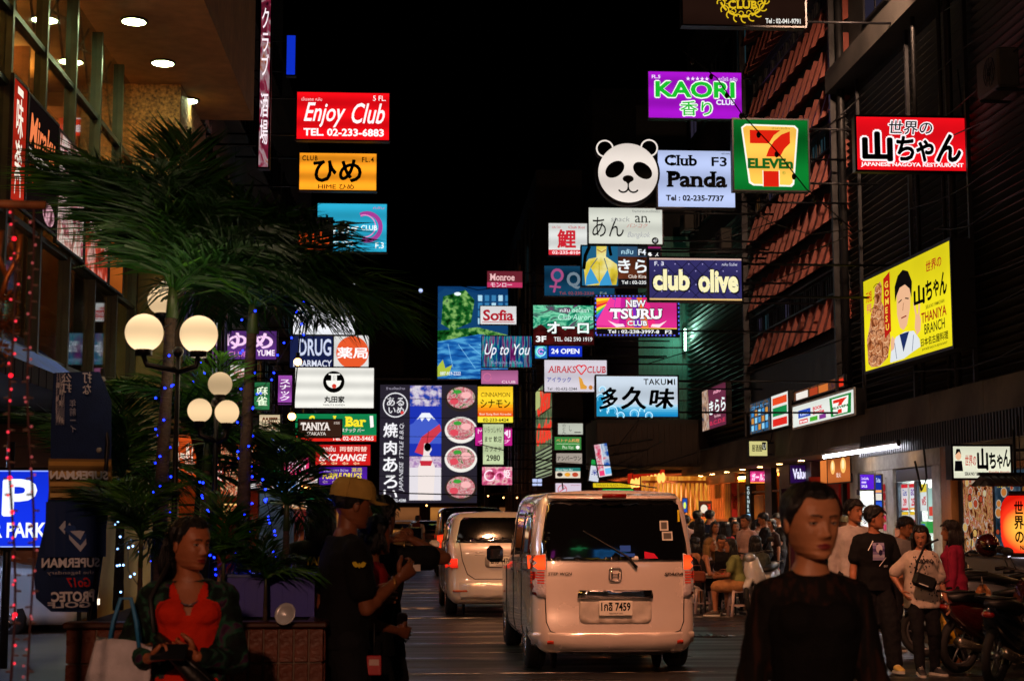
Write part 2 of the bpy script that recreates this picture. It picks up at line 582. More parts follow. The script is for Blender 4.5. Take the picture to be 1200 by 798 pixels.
o = m.build('manhole_cover', mat('#2a2826', .35, .8, bump=.3)); tag(o, kind='structure')

CONC = mat('#6d6457', .8, var=.3, scale=1.6, bump=.35, bscale=18, grime=.75, kind='stained_concrete')
CONCD = mat('#3a3632', .85, var=.35, scale=1.2, bump=.3, grime=.6, kind='dark_concrete')
WALLD = mat('#2b2826', .85, var=.3, scale=1.4, bump=.3, grime=.6, kind='dark_render')
GLASSD = mat('#101418', .12, 0, .3, 2, kind='dark_window_glass', spec=.8)
FRM = mat('#2c2c2e', .5, .5, kind='window_frame')
SLAT = mat('#34342f', .5, .35, .3, kind='louvre_slat')
RUST = mat('#853c2c', .55, 0, .2, 1.5, bump=.05, kind='red_brown_panel', grime=.15)
STEEL = mat('#3a3a3c', .45, .7, kind='galvanised_steel')

def facade_windows(root, X, side, y0, y1, zs, wy, hz, gap, litp=0.0, seed=1):
 """recessed windows: frame ring + pane (sub-part) on a facade along the street; side = +1 for a facade facing -X"""
 rnd = random.Random(seed)
 n = int((y1 - y0 - gap) / (wy + gap))
 tot = (y1 - y0 - n * wy) / (n + 1)
 f0 = p0 = None
 for z in zs:
  for i in range(n):
   yc = y0 + tot + i * (wy + tot) + wy / 2
   if f0 is None:
    m = MB(); t = .05
    for a, b_ in (((-.05, -wy / 2, hz - t), (.05, wy / 2, hz)), ((-.07, -wy / 2 - .03, -t), (.07, wy / 2 + .03, 0)), ((-.05, -wy / 2, 0), (.05, -wy / 2 + t, hz - t)), ((-.05, wy / 2 - t, 0), (.05, wy / 2, hz - t)), ((-.03, -t / 2, 0), (.03, t / 2, hz - t))):
     m.b2(a, b_)
    f0 = m.build('window', FRM, root)
    m = MB(); m.b2((-.01, -wy / 2 + t, 0), (.01, wy / 2 - t, hz - t)); p0 = m.build('pane', GLASSD, f0); f = f0
   else:
    f = copy_obj(f0, root); p = copy_obj(p0, f)
    if rnd.random() < litp:
     mm = MB(); mm.b2((-.01, -wy / 2 + .05, 0), (.01, wy / 2 - .05, hz - .05)); q = mm.mesh('pane', lit(rnd.choice(['#4a3018', '#20343a', '#5a4422', '#2c2838']), .6)); p.data = q
   f.location = V((X - side * .02, yc, z)) - root.location
AC0 = []
def ac_unit(loc, side, label, group='air conditioner units on the facades'):
 """outdoor unit on a bracket: casing, fan grille, bracket"""
 if not AC0:
  r_ = E('air_conditioner', loc, label, 'air conditioner', group)
  m = MB(); m.box((0, 0, .3), (.32, .85, .58), bev=.03); m.build('casing', mat('#55524c', .6, grime=.5), r_)
  m = MB()
  for rr in (.07, .14, .21): m.tube([(-.175, -.12 + rr * math.cos(a * math.pi / 8), .3 + rr * math.sin(a * math.pi / 8)) for a in range(17)], .006, 4)
  for a in range(8): m.tube([(-.172, -.12, .3), (-.172, -.12 + .22 * math.cos(a * math.pi / 4), .3 + .22 * math.sin(a * math.pi / 4))], .005, 4)
  m.build('fan_grille', DARK, r_)
  m = MB(); m.b2((-.16, -.34, -.03), (.3, -.3, .008)); m.b2((-.16, .3, -.03), (.3, .34, .008)); m.build('bracket', STEEL, r_)
  AC0.append(r_)
 else:
  r_ = copy_tree(AC0[0]); r_['label'] = label
 r_.location = loc; r_.rotation_euler = (0, 0, 0 if side > 0 else math.pi)
 return r_

b = E('louvred_building', (8.6, 22, 0), 'dark building clad in long horizontal metal louvres behind the yellow billboard', 'building')
m = MB(); m.b2((8.72, 4, 3.0), (20, 30.55, 22)); m.build('wall', WALLD, b, world=True)
s0 = None
for i in range(46):
 if s0 is None:
  m = MB(); m.box((0, 0, 0), (.1, 15.6, .025), rot=Matrix.Rotation(R(38), 3, 'Y')); s0 = m.build('slat', SLAT, b); o = s0
 else: o = copy_obj(s0, b)
 o.location = (.02, .6, 3.75 + i * .135)
m = MB()
for y in (14.6, 17.6, 20.6, 23.4, 26.3, 29.4): m.b2((8.5, y, 3.6), (8.56, y + .07, 10.2))
m.build('mullion', FRM, b, world=True)
m = MB(); m.b2((8.2, 4, 10.1), (8.72, 30.55, 10.55)); m.b2((8.35, 4, 13.2), (8.72, 30.55, 13.5)); m.b2((8.35, 4, 16.4), (8.72, 30.55, 16.7)); m.build('floor_slab', CONCD, b, world=True)
facade_windows(b, 8.72, 1, 12, 30, (11.2, 14.2), 1.5, 1.5, .5, .05, 3)
m = MB(); 
for y, r_ in ((23.9, .06), (24.3, .035), (25.6, .04), (30.2, .08)): m.cyl((8.42, y, 3.6), (8.42, y, 16), r_, 10)
m.build('drainpipe', mat('#1c1c1e', .5, .3), b, world=True)
m = MB()
rr = random.Random(5)
for k in range(9):
 z = 3.9 + k * .7 + rr.random() * .3; y0 = 15 + rr.random() * 4; y1 = 24 + rr.random() * 6
 m.tube([(8.38, y0 + (y1 - y0) * t / 8, z + .25 * math.sin(t * 1.3 + k) * .3 - .18 * math.sin(math.pi * t / 8)) for t in range(9)], .012, 4)
m.build('cable', mat('#0c0c0c', .6), b, world=True)
b = E('shop_row_building', (8.6, 38, 0), 'ground floor shop row under a stained grey concrete fascia', 'building')
f0 = None; n = 15; L0, L1 = 13.0, 49.6; st = (L1 - L0) / n
for i in range(n):
 if f0 is None:
  m = MB(); m.box((0, 0, 0), (.22, st - .02, .62), bev=.012); f0 = m.build('panel', CONC, b); o = f0
 else: o = copy_obj(f0, b)
 o.location = V((8.5, L0 + st * (i + .5), 3.29)) - b.location
m = MB(); m.b2((8.4, 13, 2.9), (9.6, 49.6, 2.975)); m.build('soffit', mat('#5a4a40', .7, grime=.4), b, world=True)
m = MB(); m.b2((8.62, 13, 2.98), (11.8, 49.6, 3.6)); m.build('floor_slab', CONCD, b, world=True)
m = MB()
for i in range(130): m.b2((8.36, 13.05 + i * .125, 2.7), (8.39, 13.11 + i * .125, 3.1))
o = m.build('corrugation', mat('#1c1b1b', .5, .3), b, world=True); o['kind'] = 'stuff'
m = MB(); m.b2((8.392, 13, 2.7), (8.44, 29.4, 2.97)); m.build('signboard_band', mat('#1c1b1b', .5, .3), b, world=True)
dl0 = None
for i, Y in enumerate((16, 18.5, 21, 23.5, 26, 28.5, 31.2, 33.5, 35.8, 38, 40.2, 42.4, 44.6, 46.8, 48.8)):
 if dl0 is None:
  m = MB(); m.cyl((0, 0, -.012), (0, 0, .01), .09, 16); m.cyl((0, 0, -.016), (0, 0, -.013), .07, 16, mi=1)
  dl0 = m.build('downlight', [STEEL, lit('#ffc27a', 45)], b); o = dl0
 else: o = copy_obj(dl0, b)
 o.location = V((8.85, Y, 2.897)) - b.location
 if Y > 22:
  l_ = bpy.data.lights.new('downlight_light', 'SPOT'); l_.energy = 430; l_.spot_size = R(150); l_.spot_blend = 1; l_.color = (1, .66, .36); l_.shadow_soft_size = .08
  lo = bpy.data.objects.new('downlight_light', l_); COL.objects.link(lo); lo.parent = b; lo.location = V((8.5, Y, 2.85)) - b.location; lo.rotation_euler = (0, R(30), 0)

b = E('brown_panel_building', (8.6, 35, 0), 'building with rows of folded red brown sunshade panels and window bands', 'building')
m = MB(); m.b2((8.74, 30.6, 3.6), (20, 39.38, 23)); m.build('wall', mat('#231d1a', .8), b, world=True)
w0 = None; cnt = 0
rows = [5.3, 6.68, 7.53, 8.38, 9.75, 10.6, 11.45, 12.83, 13.68, 14.53]
for z in rows:
 for i in range(13):
  if w0 is None:
   m = MB(); d_ = .315
   vs = [(-.11, -d_, .83), (-.35, -d_, .05), (-.25, d_, .12), (-.015, d_, .83), (.1, -d_, .83), (.1, -d_, .3), (.1, d_, .3), (.1, d_, .83)]
   m.add(vs, [(0, 1, 2, 3), (1, 5, 6, 2), (3, 2, 6, 7), (0, 3, 7, 4), (0, 4, 5, 1)])
   w0 = m.build('panel', RUST, b); o = w0
  else: o = copy_obj(w0, b)
  o.location = V((8.64, 30.95 + i * .675, z)) - b.location
facade_windows(b, 8.7, 1, 30.65, 39.35, (6.16, 9.24, 12.32, 15.4), .6, .5, .08, .12, 5)
m = MB()
for zz in (6.13, 6.64, 9.21, 9.72, 12.29, 12.8): m.b2((8.5, 30.6, zz), (8.74, 39.38, zz + .04))
for y in (30.55, 39.33): m.b2((8.3, y, 3.6), (8.45, y + .12, 22))
m.build('frame_rail', STEEL, b, world=True)
m = MB(); m.b2((8.48, 30.7, 3.62), (8.6, 39.3, 5.2))
m.build('parapet', mat('#2b3030', .55, .2), b, world=True)
b = E('dark_louvre_block', (8.6, 43, 0), 'dark block with fine louvres carrying the small pink kana sign', 'building')
m = MB(); m.b2((8.74, 39.42, 3.6), (20, 49.6, 17)); m.build('wall', WALLD, b, world=True)
s0 = None
for i in range(40):
 if s0 is None:
  m = MB(); m.box((0, 0, 0), (.1, 9.6, .03), rot=Matrix.Rotation(R(38), 3, 'Y')); s0 = m.build('slat', SLAT, b); o = s0
 else: o = copy_obj(s0, b)
 o.location = (.0, 1.4, 3.8 + i * .15)
facade_windows(b, 8.72, 1, 39.5, 49.4, (10.6, 13.6), 1.3, 1.5, .3, .1, 8)
TEAL = mat('#4f9384', .55, .1, .25, bump=.15, kind='teal_corrugated_sheet', grime=.4)
b = E('teal_clad_building', (7.8, 50, 0), 'narrow building clad in upright teal corrugated sheets beside the dark louvres', 'building')
m = MB(); m.b2((7.06, 49.75, 3.0), (9.5, 62, 15)); m.build('wall', WALLD, b, world=True)
s0 = None
for i in range(14):
 for j in range(2):
  if s0 is None:
   m = MB()
   for q in range(2): m.b2((-.08 + q * .075, -.02, 0), (-.04 + q * .075, .02, 3.6)); 
   m.b2((-.08, .0, 0), (.07, .03, 3.6)); s0 = m.build('sheet', TEAL, b); o = s0
  else: o = copy_obj(s0, b)
  o.location = V((7.14 + i * .158, 49.7, 3.4 + j * 3.65)) - b.location
m = MB()
for k in range(6): m.tube([(7.3 + .2 * k, 49.5, 5.3), (7.3 + .2 * k, 49.5, 4.4)], .012, 5)
m.b2((7.0, 49.4, 4.35), (9, 49.62, 4.4)); m.b2((7.0, 49.4, 5.28), (9, 49.45, 5.32)); m.build('railing', STEEL, b, world=True)
b = E('jutting_canopy_box', (7, 47, 0), 'weathered board clad canopy box jutting out above the red lanterns', 'canopy')
s0 = None
for i in range(20):
 if s0 is None: m = MB(); m.box((0, 0, 0), (.162, .05, 1.25)); s0 = m.build('plank', mat('#3c2c20', .7, 0, .4, 3, stretch=(6, 6, .6), bump=.3, grime=.4), b); o = s0
 else: o = copy_obj(s0, b)
 o.location = V((5.4 + i * .167, 46.3 + (i % 3) * .008, 3.75)) - b.location
m = MB(); m.b2((5.3, 46.36, 3.1), (8.6, 49.4, 4.5)); m.build('wall', CONCD, b, world=True)
b = E('stepped_grey_building', (8, 62, 0), 'tall dim grey building behind the white heart sign with windows facing the street', 'building')
m = MB(); m.b2((7.0, 62, 0), (18, 70, 19)); m.build('wall', WALLD, b, world=True)
facade_windows(b, 7.0, 1, 62, 70, (4, 7, 10, 13), 1.3, 1.5, .4, .2, 9)
b = E('pipe_covered_building', (6, 70, 0), 'far narrow building with pipes and lit windows behind the yellow and orange sign', 'building')
m = MB(); m.b2((5.0, 66, 0), (6.98, 90, 16.5)); m.b2((6.985, 70.02, 0), (18, 90, 16.5)); m.build('wall', mat('#3c342e', .8, grime=.4), b, world=True)
facade_windows(b, 5.0, 1, 66, 90, (3.2, 6.2, 9.2, 12.2), 1.6, 1.7, .6, .35, 10)
m = MB(); rr = random.Random(3)
for k in range(7): y = 66.5 + k * 2.6; m.tube([(4.8, y, 0), (4.8, y, 6 + rr.random() * 3), (4.8, y + .6, 7.5 + rr.random() * 3), (4.8, y + .6, 15)], .07 + .03 * (k % 2), 8)
m.build('duct', mat('#7a726a', .4, .6), b, world=True)
b = E('street_end_building', (0, 92, 0), 'low warm lit building closing the street behind the barbecue billboard', 'building')
m = MB(); m.b2((-14, 104, 0), (16, 112, 14)); m.build('wall', mat('#4a3524', .8, grime=.3), b, world=True)
w0 = None
for i in range(12):
 m = MB(); m.b2((-13 + i * 2.3, 103.9, .3), (-11.4 + i * 2.3, 103.98, 2.3)); m.build('shop_window', lit(('#a86a30', '#c8843c', '#7a4a28')[i % 3], .7, .3, 4), b, world=True)
b = E('billboard_scaffold', (0, 87, 0), 'steel lattice frame holding the wide barbecue billboard over the cross street', 'frame')
for x in (-2.2, 0.6, 3.4):
 m = MB(); m.cyl((x, 87, -.01), (x, 87, 9.3), .1, 8); m.build('post', STEEL, b, world=True)
m = MB()
for z in (2.5, 9.2): m.b2((-2.6, 86.6, z), (3.8, 86.75, z + .1))
for k in range(13): m.cyl((-2.5 + k * .5, 86.8, 9.2), (-2.2 + k * .5, 86.8, 9.7), .025, 5); 
m.build('rail', STEEL, b, world=True)
m = MB(); m.cyl((1.2, 85, -.01), (1.2, 85, 8), .15, 10)
b = E('billboard_tower', (4.2, 85, 0), 'steel post carrying the blue swimming pool billboard', 'frame')
m = MB(); m.b2((3.6, 84.7, -.01), (3.9, 85.0, 12)); m.build('post', STEEL, b, world=True)
m = MB(); m.b2((1.2, 84.55, 9.5), (5.4, 84.7, 9.65)); m.b2((1.2, 84.55, 12.4), (5.4, 84.7, 12.55)); m.build('rail', STEEL, b, world=True)
b = E('distant_tower', (-4, 240, 0), 'distant dark tower with three small orange windows above the billboard', 'tower')
m = MB(); m.b2((-12, 240, 0), (2, 250, 27)); m.build('wall', mat('#0c0a0a', .9), b, world=True)
for i in range(3):
 a = P(467 + 9 * i, 421, 239.9); m = MB(); m.b2((a.x, 239.8, a.z), (a.x + .7, 239.95, a.z + .45)); m.build('window', lit('#c8701c', .9), b, world=True)
a = P(493, 343, 230); b = E('mast_lamp', (a.x, 230, 0), 'tiny white lamp on a distant mast against the black sky', 'lamp')
m = MB(); m.cyl((a.x, 230, 0), (a.x, 230, a.z), .12, 6); m.build('mast', DARK, b, world=True)
m = MB(); m.ell((a.x, 230, a.z + .3), .3, 8, 6); m.build('bulb', lit('#b8c8ff', 1.2), b, world=True)

b = E('glazed_corner_building', (-5, 18, 0), 'left corner building with tall glazing over an open car park and a lit concrete canopy', 'building')
AX = -4.0
SOF = mat('#b4885c', .75, 0, .2, 5, bump=.2, kind='plastered_soffit', grime=.25)
m = MB(); m.b2((-7.5, 6, 7.6), (-2.55, 23.6, 11.5)); m.build('canopy', SOF, b, world=True)
m = MB(); m.b2((-9.2, 8, 3.05), (-4.12, 22.3, 3.25)); m.build('floor_slab', CONCD, b, world=True)
m = MB(); m.b2((-9.4, 8, 3.25), (-9.2, 22.3, 7.59)); m.b2((-9.2, 22.1, 3.25), (-4.6, 22.3, 7.59)); m.build('back_wall', mat('#6a4a30', .8, var=.4, scale=1.3), b, world=True)
p0 = None; ny = 9; yy = [9.5 + i * 1.4 for i in range(ny + 1)]; zz = [3.25, 4.5, 5.75, 6.5, 7.6]
def thin_glass():
 m, nt, N, L = _new('thin_glass'); out = N.new('ShaderNodeOutputMaterial'); t = N.new('ShaderNodeBsdfTransparent'); g = N.new('ShaderNodeBsdfGlossy'); x = N.new('ShaderNodeMixShader'); f = N.new('ShaderNodeLayerWeight'); pw = N.new('ShaderNodeMath'); pw.operation = 'POWER'; pw.inputs[1].default_value = 4.5
 t.inputs[0].default_value = (.8, .86, .83, 1); g.inputs['Roughness'].default_value = .03; f.inputs[0].default_value = .5; L.new(f.outputs['Facing'], pw.inputs[0])
 L.new(pw.outputs[0], x.inputs[0]); L.new(t.outputs[0], x.inputs[1]); L.new(g.outputs[0], x.inputs[2]); L.new(x.outputs[0], out.inputs[0]); return m
GL = thin_glass()
m0 = MB()
for y in yy: m0.b2((-4.1, y - .035, 3.25), (-3.97, y + .035, 7.59))
mull = m0.build('mullion', mat('#3c4238', .4, .6), b, world=True)
m0 = MB()
for z in zz[:4]: m0.b2((-4.09, 9.5, z - .03), (-3.99, 22.1, z + .03))
m0.build('transom', mat('#3c4238', .4, .6), b, world=True)
for j in range(4):
 p0 = None
 h = zz[j + 1] - zz[j] - .06
 for i in range(ny):
  if p0 is None: m = MB(); m.b2((-.006, -.665, -h / 2), (.006, .665, h / 2)); p0 = m.build('pane', GL, b); o = p0
  else: o = copy_obj(p0, b)
  o.location = V((-4.04, (yy[i] + yy[i + 1]) / 2, (zz[j] + zz[j + 1]) / 2)) - b.location
m = MB(); rr = random.Random(11)
for i in range(ny):
 y = yy[i]
 for a, c in (((0, .1), (.9, 1)), ((.5, 0), (.15, 1)), ((1, .2), (.55, 1)), ((.2, .55), (1, .75))):
  m.tube([(-4.12, y + a[0] * 1.4, 6.5 + a[1] * 1.09), (-4.12, y + c[0] * 1.4, 6.5 + c[1] * 1.09)], .016, 4)
m.build('lattice', mat('#1c1814', .5, .3), b, world=True)
for i in range(ny):
 m = MB(); m.b2((-6.4, yy[i] + .72, 3.26), (-4.7 - .3 * (i % 2), yy[i] + .78, 7.2)); m.build('room_screen', mat(('#8a5428', '#a06c38', '#6c3c20')[i % 3], .6, 0, .35, 3, stretch=(4, 4, .5)), b, world=True)
l0 = None
for i, (y, z, x) in enumerate(((10.5, 7.4, -5.6), (13, 7.4, -5.6), (15.5, 7.4, -5.6), (18, 7.4, -5.6), (20.5, 7.4, -5.6), (12, 4.9, -6.8), (16.5, 4.9, -6.8))):
 if l0 is None: m = MB(); m.box((0, 0, 0), (.5, 1.1, .05), bev=.01); l0 = m.build('ceiling_lamp', lit('#ffb85c', 34), b); o = l0
 else: o = copy_obj(l0, b)
 o.location = V((x, y, z)) - b.location
m = MB(); m.b2((-4.75, 22.35, 0), (-3.6, 24.0, 5.55)); m.build('column', mat('#8c7a4c', .8, 0, .35, 2, stretch=(3, 3, .4), bump=.3, grime=.5), b, world=True)
m = MB(); m.b2((-4.5, 21.6, 5.552), (-3.35, 24.2, 7.59)); m.build('capital', mat('#9a6a3c', .7, 0, .75, 26, bump=.5, kind='pebbledash'), b, world=True)
m = MB(); m.b2((-16, 24.3, 0), (-9.4, 26, 10)); m.build('rear_wall', WALLD, b, world=True)
d0 = None
for px, py in ((157, 24), (191, 73), (220, 117), (120, -45)):
 a = PZ(px, py, 7.6)
 if d0 is None:
  m = MB(); m.cyl((0, 0, -.02), (0, 0, .02), .17, 24); m.cyl((0, 0, -.024), (0, 0, -.021), .14, 24, mi=1)
  d0 = m.build('downlight', [STEEL, lit('#e8ffb8', 60)], b); o = d0
 else: o = copy_obj(d0, b)
 o.location = V((a.x, a.y, 7.597)) - b.location
 l_ = bpy.data.lights.new('downlight_light', 'SPOT'); l_.energy = 150; l_.spot_size = R(120); l_.spot_blend = .9; l_.color = (.9, 1, .6); l_.shadow_soft_size = .12
 lo = bpy.data.objects.new('downlight_light', l_); COL.objects.link(lo); lo.parent = b; lo.location = V((a.x, a.y, 7.55)) - b.location
def lwall(name, label, x, pl, pr, zt, zb, els, face, rect=(0, 0, 100, 100), cat='poster', **kw):
 """flat sign on a left-hand wall facing +X between two photo columns"""
 Y0 = x / (ray(pl, 450).x / ray(pl, 450).y); Y1 = x / (ray(pr, 450).x / ray(pr, 450).y)
 return box_sign(name, label, V((x, Y0, zb)), (0, 1, 0), Y1 - Y0, zt - zb, rect, els, face, cat=cat, depth=kw.pop('depth', .03), **kw)
lwall('poster', 'red vertical poster with white kanji at the far left of the glazing', -3.93, 3, 20, 5.8, 4.6, [T('味\n楽', 25, 12, 75, 80, '#f4e4d0', .03), T('一', 30, 4, 70, 10, '#f4e4d0', .02), AR(50, 93, 20, 180, 360, 4, '#f4e4d0')], lit('#b42818', .75, .15))
lwall('poster', 'black poster with orange slanted script and pink blossom', -3.93, 22, 58, 5.78, 4.6, [T('Miraku', 6, 12, 92, 40, '#e87a48', .02, .2), T('yakiniku', 30, 52, 94, 60, '#e8dcd0', .01), T('和牛', 6, 55, 24, 72, '#e04020', .04), LN([(4, 44), (96, 46)], 1, '#c8b8a8'), T('BBQ 02-3', 5, 46, 80, 51, '#c8b8a8'), EL(75, 88, 20, 10, pic([(.4, '#5c2838'), (.55, '#f4b8c4'), (.7, '#4a2030')], 7, .8))], lit('#140d0c', .7))
lwall('poster', 'long poster with pink orchids on a pale ground', -3.93, 60, 92, 5.75, 4.55, [RC(10, 8, 30, 80, pic([(.4, '#d8a0a0'), (.5, '#f8dcd8'), (.62, '#b04858'), (.75, '#5a6a2c')], 5, .8))], pic([(.35, '#3a3424'), (.45, '#c8887c'), (.52, '#ece0d0'), (.62, '#b86068'), (.75, '#34402c')], 3.4, .75, dist=1))
lwall('poster', 'red and pink poster with pale strokes beside the orchid poster', -3.93, 94, 122, 5.7, 4.5, [T('焼肉', 15, 30, 80, 60, '#f8dcd8', .03)], pic([(.35, '#4a1010'), (.5, '#d04830'), (.6, '#f0b8a8'), (.75, '#6a1c1c')], 3, .7))
lwall('poster', 'narrow orange poster next to the speckled column', -3.93, 124, 140, 5.6, 4.5, [T('炭', 20, 20, 80, 45, '#ffe0c0', .03)], lit('#a8541c', .6, .3, 4))
m = MB(); m.b2((-20, 8, 0), (-5.62, 24.2, .02)); structure(m.build('car_park_floor', mat('#3c3834', .6, grime=.4)))
fsign('parking_sign', 'bright blue parking sign with a big white P and the word PARK', (-42, 551, 58, 641), 15.5, [T('P', 2, 561, 43, 605, '#f4f8ff', .07), T('CAR PARK', -34, 612, 55, 630, '#f4f8ff', .03), RC(-42, 551, 58, 552.5, '#90a8ff'), RC(-42, 639.5, 58, 641, '#90a8ff')], lit('#1230dc', 1.0, .1, 6), cat='sign', depth=.2)
m = MB(); a_ = P(8, 641, 15.6); m.cyl((a_.x, 15.62, .0), (a_.x, 15.62, 2.3), .04, 8); pp_ = E('sign_post', (a_.x, 15.62, 0), 'dark steel post behind the blue parking sign', 'post'); m.build('post', STEEL, pp_, world=True)
b = E('blue_awning', (-4.6, 10, 2.5), 'dusky blue fabric awning over the car park entrance', 'awning')
m = MB(); 
pts = [(-3.6, 7.2, 2.98), (-3.6, 17.4, 2.98), (-4.3, 17.4, 3.5), (-4.3, 7.2, 3.5)]
m.add([V(p) for p in pts] + [V(p) - V((0, 0, .03)) for p in pts], [(0, 1, 2, 3), (7, 6, 5, 4), (0, 4, 5, 1), (1, 5, 6, 2), (2, 6, 7, 3), (3, 7, 4, 0)]); m.build('canvas', mat('#3a5ad0', .7, bump=.2), b, world=True)
b = E('car_park_fill_lamp', (-6.4, 18, 2.95), 'bluish tube lamp under the slab of the open car park', 'lamp'); m = MB(); m.b2((-6.5, 16, 2.96), (-6.4, 20, 3.0)); m.build('tube', lit('#c8d8ff', 60), b, world=True); m = MB(); m.b2((-6.52, 15.95, 3.003), (-6.38, 20.05, 3.045)); m.build('batten', STEEL, b, world=True)  # tube added out of view to light the parked car and awning
b = bpy.data.objects['blue_awning']
m = MB()
for i in range(34): m.b2((-3.62, 7.22 + .3 * i, 2.8), (-3.59, 7.48 + .3 * i, 2.975))
m.build('valance', mat('#1a2034', .7), b, world=True)
m = MB(); m.tube([(-3.65, 7.2, .1), (-3.65, 7.2, 2.96), (-3.65, 17.4, 2.96), (-3.65, 17.4, .1)], .025, 8); m.build('frame', STEEL, b, world=True)

def left_block(label, y0, y1, h, seed, mt):
 b = E('narrow_street_building', (-4.6, (y0 + y1) / 2, 0), label, 'building', 'dark blocks along the left pavement')
 m = MB(); m.b2((-14, y0, 3.0), (-4.05, y1 - .06, h)); m.build('wall', mt, b, world=True)
 facade_windows(b, -4.05, -1, y0, y1, [4.2 + 3 * k for k in range(int((h - 5) / 3))], 1.4, 1.5, .45, .22, seed)
 m = MB(); m.b2((-4.05, y0, 3.02), (-3.2, y1 - .1, 3.2)); m.build('awning_slab', CONCD, b, world=True)
 for k in range(int((h - 5) / 3)):
  m = MB(); m.b2((-4.04, y0 + .1, 3.7 + 3 * k), (-3.75, y1 - .2, 3.8 + 3 * k)); m.build('ledge', CONCD, b, world=True)
 return b
left_block('dark block right behind the pebbledash column and canopy', 24.3, 34, 17, 21, WALLD)
left_block('dark block behind the brackets of the highest red club sign', 34, 45, 19, 22, CONCD)
left_block('dark block behind the pharmacy and drug store signs', 45, 58, 15, 23, WALLD)
left_block('farthest dark block on the left near the barbecue billboard', 58, 90, 13, 24, CONCD)
for i, (y, z) in enumerate(((27, 8.3), (30, 5.4), (38, 6.6), (41, 9.5), (47, 5.6))):
 ac_unit((-3.85, y, z), -1, 'grey air conditioner unit on the left facade, ' + ('just past the canopy', 'low near the first bracket', 'between the club brackets', 'highest on the left', 'near the drug store sign')[i])
for i, (y, z) in enumerate(((21.5, 7.6), (41.8, 8.8), (47.5, 10.4))):
 ac_unit((8.3, y, z), 1, 'grey air conditioner unit on the right facade, ' + ('nearest above the red lantern', 'on the louvres behind the violet quilted sign', 'highest above the teal sheets')[i])

def shop_room(label, X0, X1, y0, y1, wallc, tube, name='shop', z1=2.88, k=3.0, back=None, n=2):
 """open shop unit: back wall, side walls, ceiling tubes"""
 b = E(name, ((X0 + X1) / 2, (y0 + y1) / 2, .12), label, 'shop')
 s = 1 if X1 > X0 else -1
 wm = mat(wallc, .7, var=.3, scale=2.5, kind='shop_wall')
 m = MB(); m.b2((X1, y0, .121), (X1 + s * .1, y1, z1)); m.build('back_wall', back or wm, b, world=True)
 for ya, yb_ in ((y0, y0 + .08), (y1 - .08, y1)): m = MB(); m.b2((X0 + s * .2, ya, .121), (X1 - s * .01, yb_, z1)); m.build('side_wall', wm, b, world=True)
 for i in range(n):
  x = X0 + (X1 - X0) * (.3 + .4 * i / max(1, n - 1)) if n > 1 else (X0 + X1) / 2
  m = MB(); m.b2((x - .06, y0 + .3, z1 - .09), (x + .06, y1 - .3, z1 - .03)); m.build('tube_lamp', lit(tube, k * 7), b, world=True)
 return b
SX = 9.25
def yx(px, X=SX): return X / (ray(px, 560).x / ray(px, 560).y)
def put_boxes(b, lst):
 """lst: name, material, (x0,y0,z0), (x1,y1,z1)"""
 for nm, mt, a, c in lst:
  m = MB(); m.b2(a, c, bev=.008); m.build(nm, mt, b, world=True)
WOOD = mat('#7a4a26', .6, 0, .3, 3, stretch=(5, 5, .6), bump=.2, kind='stained_wood')
WHT = mat('#b8b6b0', .6, grime=.3)
y_a, y_b = yx(1112), yx(1240)
b = shop_room('ramen restaurant with lit food posters behind the parked motorcycles', SX, 11.5, 17.5, y_a, '#3a2418', '#ffb070', name='restaurant', k=1.2)
put_boxes(b, [('plinth', mat('#3a2a20', .6), (SX - .05, 17.5, .12), (SX + .1, y_a - .7, .95)), ('post', WOOD, (SX - .15, y_a - .5, .12), (SX + .15, y_a, 2.9)), ('lintel', mat('#1c1512', .6), (SX - .05, 17.5, 2.45), (SX + .1, y_a - .5, 2.9)),
  ('door_frame', DARK, (SX - .03, y_a - .68, .12), (SX + .05, y_a - .52, 2.45))])
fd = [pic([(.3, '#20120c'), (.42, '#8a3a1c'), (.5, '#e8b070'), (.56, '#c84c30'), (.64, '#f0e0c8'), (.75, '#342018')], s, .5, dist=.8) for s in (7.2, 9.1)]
def rwall(name, label, X, pl, pr, zt, zb, els, face, rect=(0, 0, 100, 100), cat='poster', **kw):
 Y0 = yx(pl, X); Y1 = yx(pr, X)
 return box_sign(name, label, V((X, Y0, zb)), (0, -1, 0), Y0 - Y1, zt - zb, rect, els, face, cat=cat, depth=kw.pop('depth', .04), **kw)
def dishes(n, seed, pal):
 r_ = random.Random(seed); o = []
 for i in range(n):
  x, y, q = r_.uniform(8, 92), r_.uniform(6, 94), r_.uniform(4, 9)
  o += [EL(x, y, q, q * .8, '#c8bca8' if i % 3 else '#2a1810', 12), EL(x, y, q * .78, q * .6, r_.choice(pal), 12)]
 return o
pal = ['#d8843c', '#b8482c', '#e8b868', '#8a5a28', '#c86a50', '#e0d0a0']
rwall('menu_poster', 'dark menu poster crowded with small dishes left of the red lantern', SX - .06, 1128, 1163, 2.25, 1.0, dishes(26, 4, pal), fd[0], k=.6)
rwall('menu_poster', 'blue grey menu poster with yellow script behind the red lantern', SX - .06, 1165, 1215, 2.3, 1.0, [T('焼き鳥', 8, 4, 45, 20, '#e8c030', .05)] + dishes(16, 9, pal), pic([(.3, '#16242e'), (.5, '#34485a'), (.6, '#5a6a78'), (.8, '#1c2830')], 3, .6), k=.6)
m = MB(); m.b2((SX - .1, 19, .96), (SX - .04, 24.0, .99)); o = m.build('counter_light', lit('#f0e8ff', 1.3), b, world=True)
y_c, y_d = y_a + .02, yx(1000)
b = shop_room('white convenience store front with poster covered sliding doors', SX, 12.5, y_c, y_d, '#d8d8d2', '#f4faff', name='convenience_store', k=11, n=3)
fr = mat('#4a505c', .4, .5)
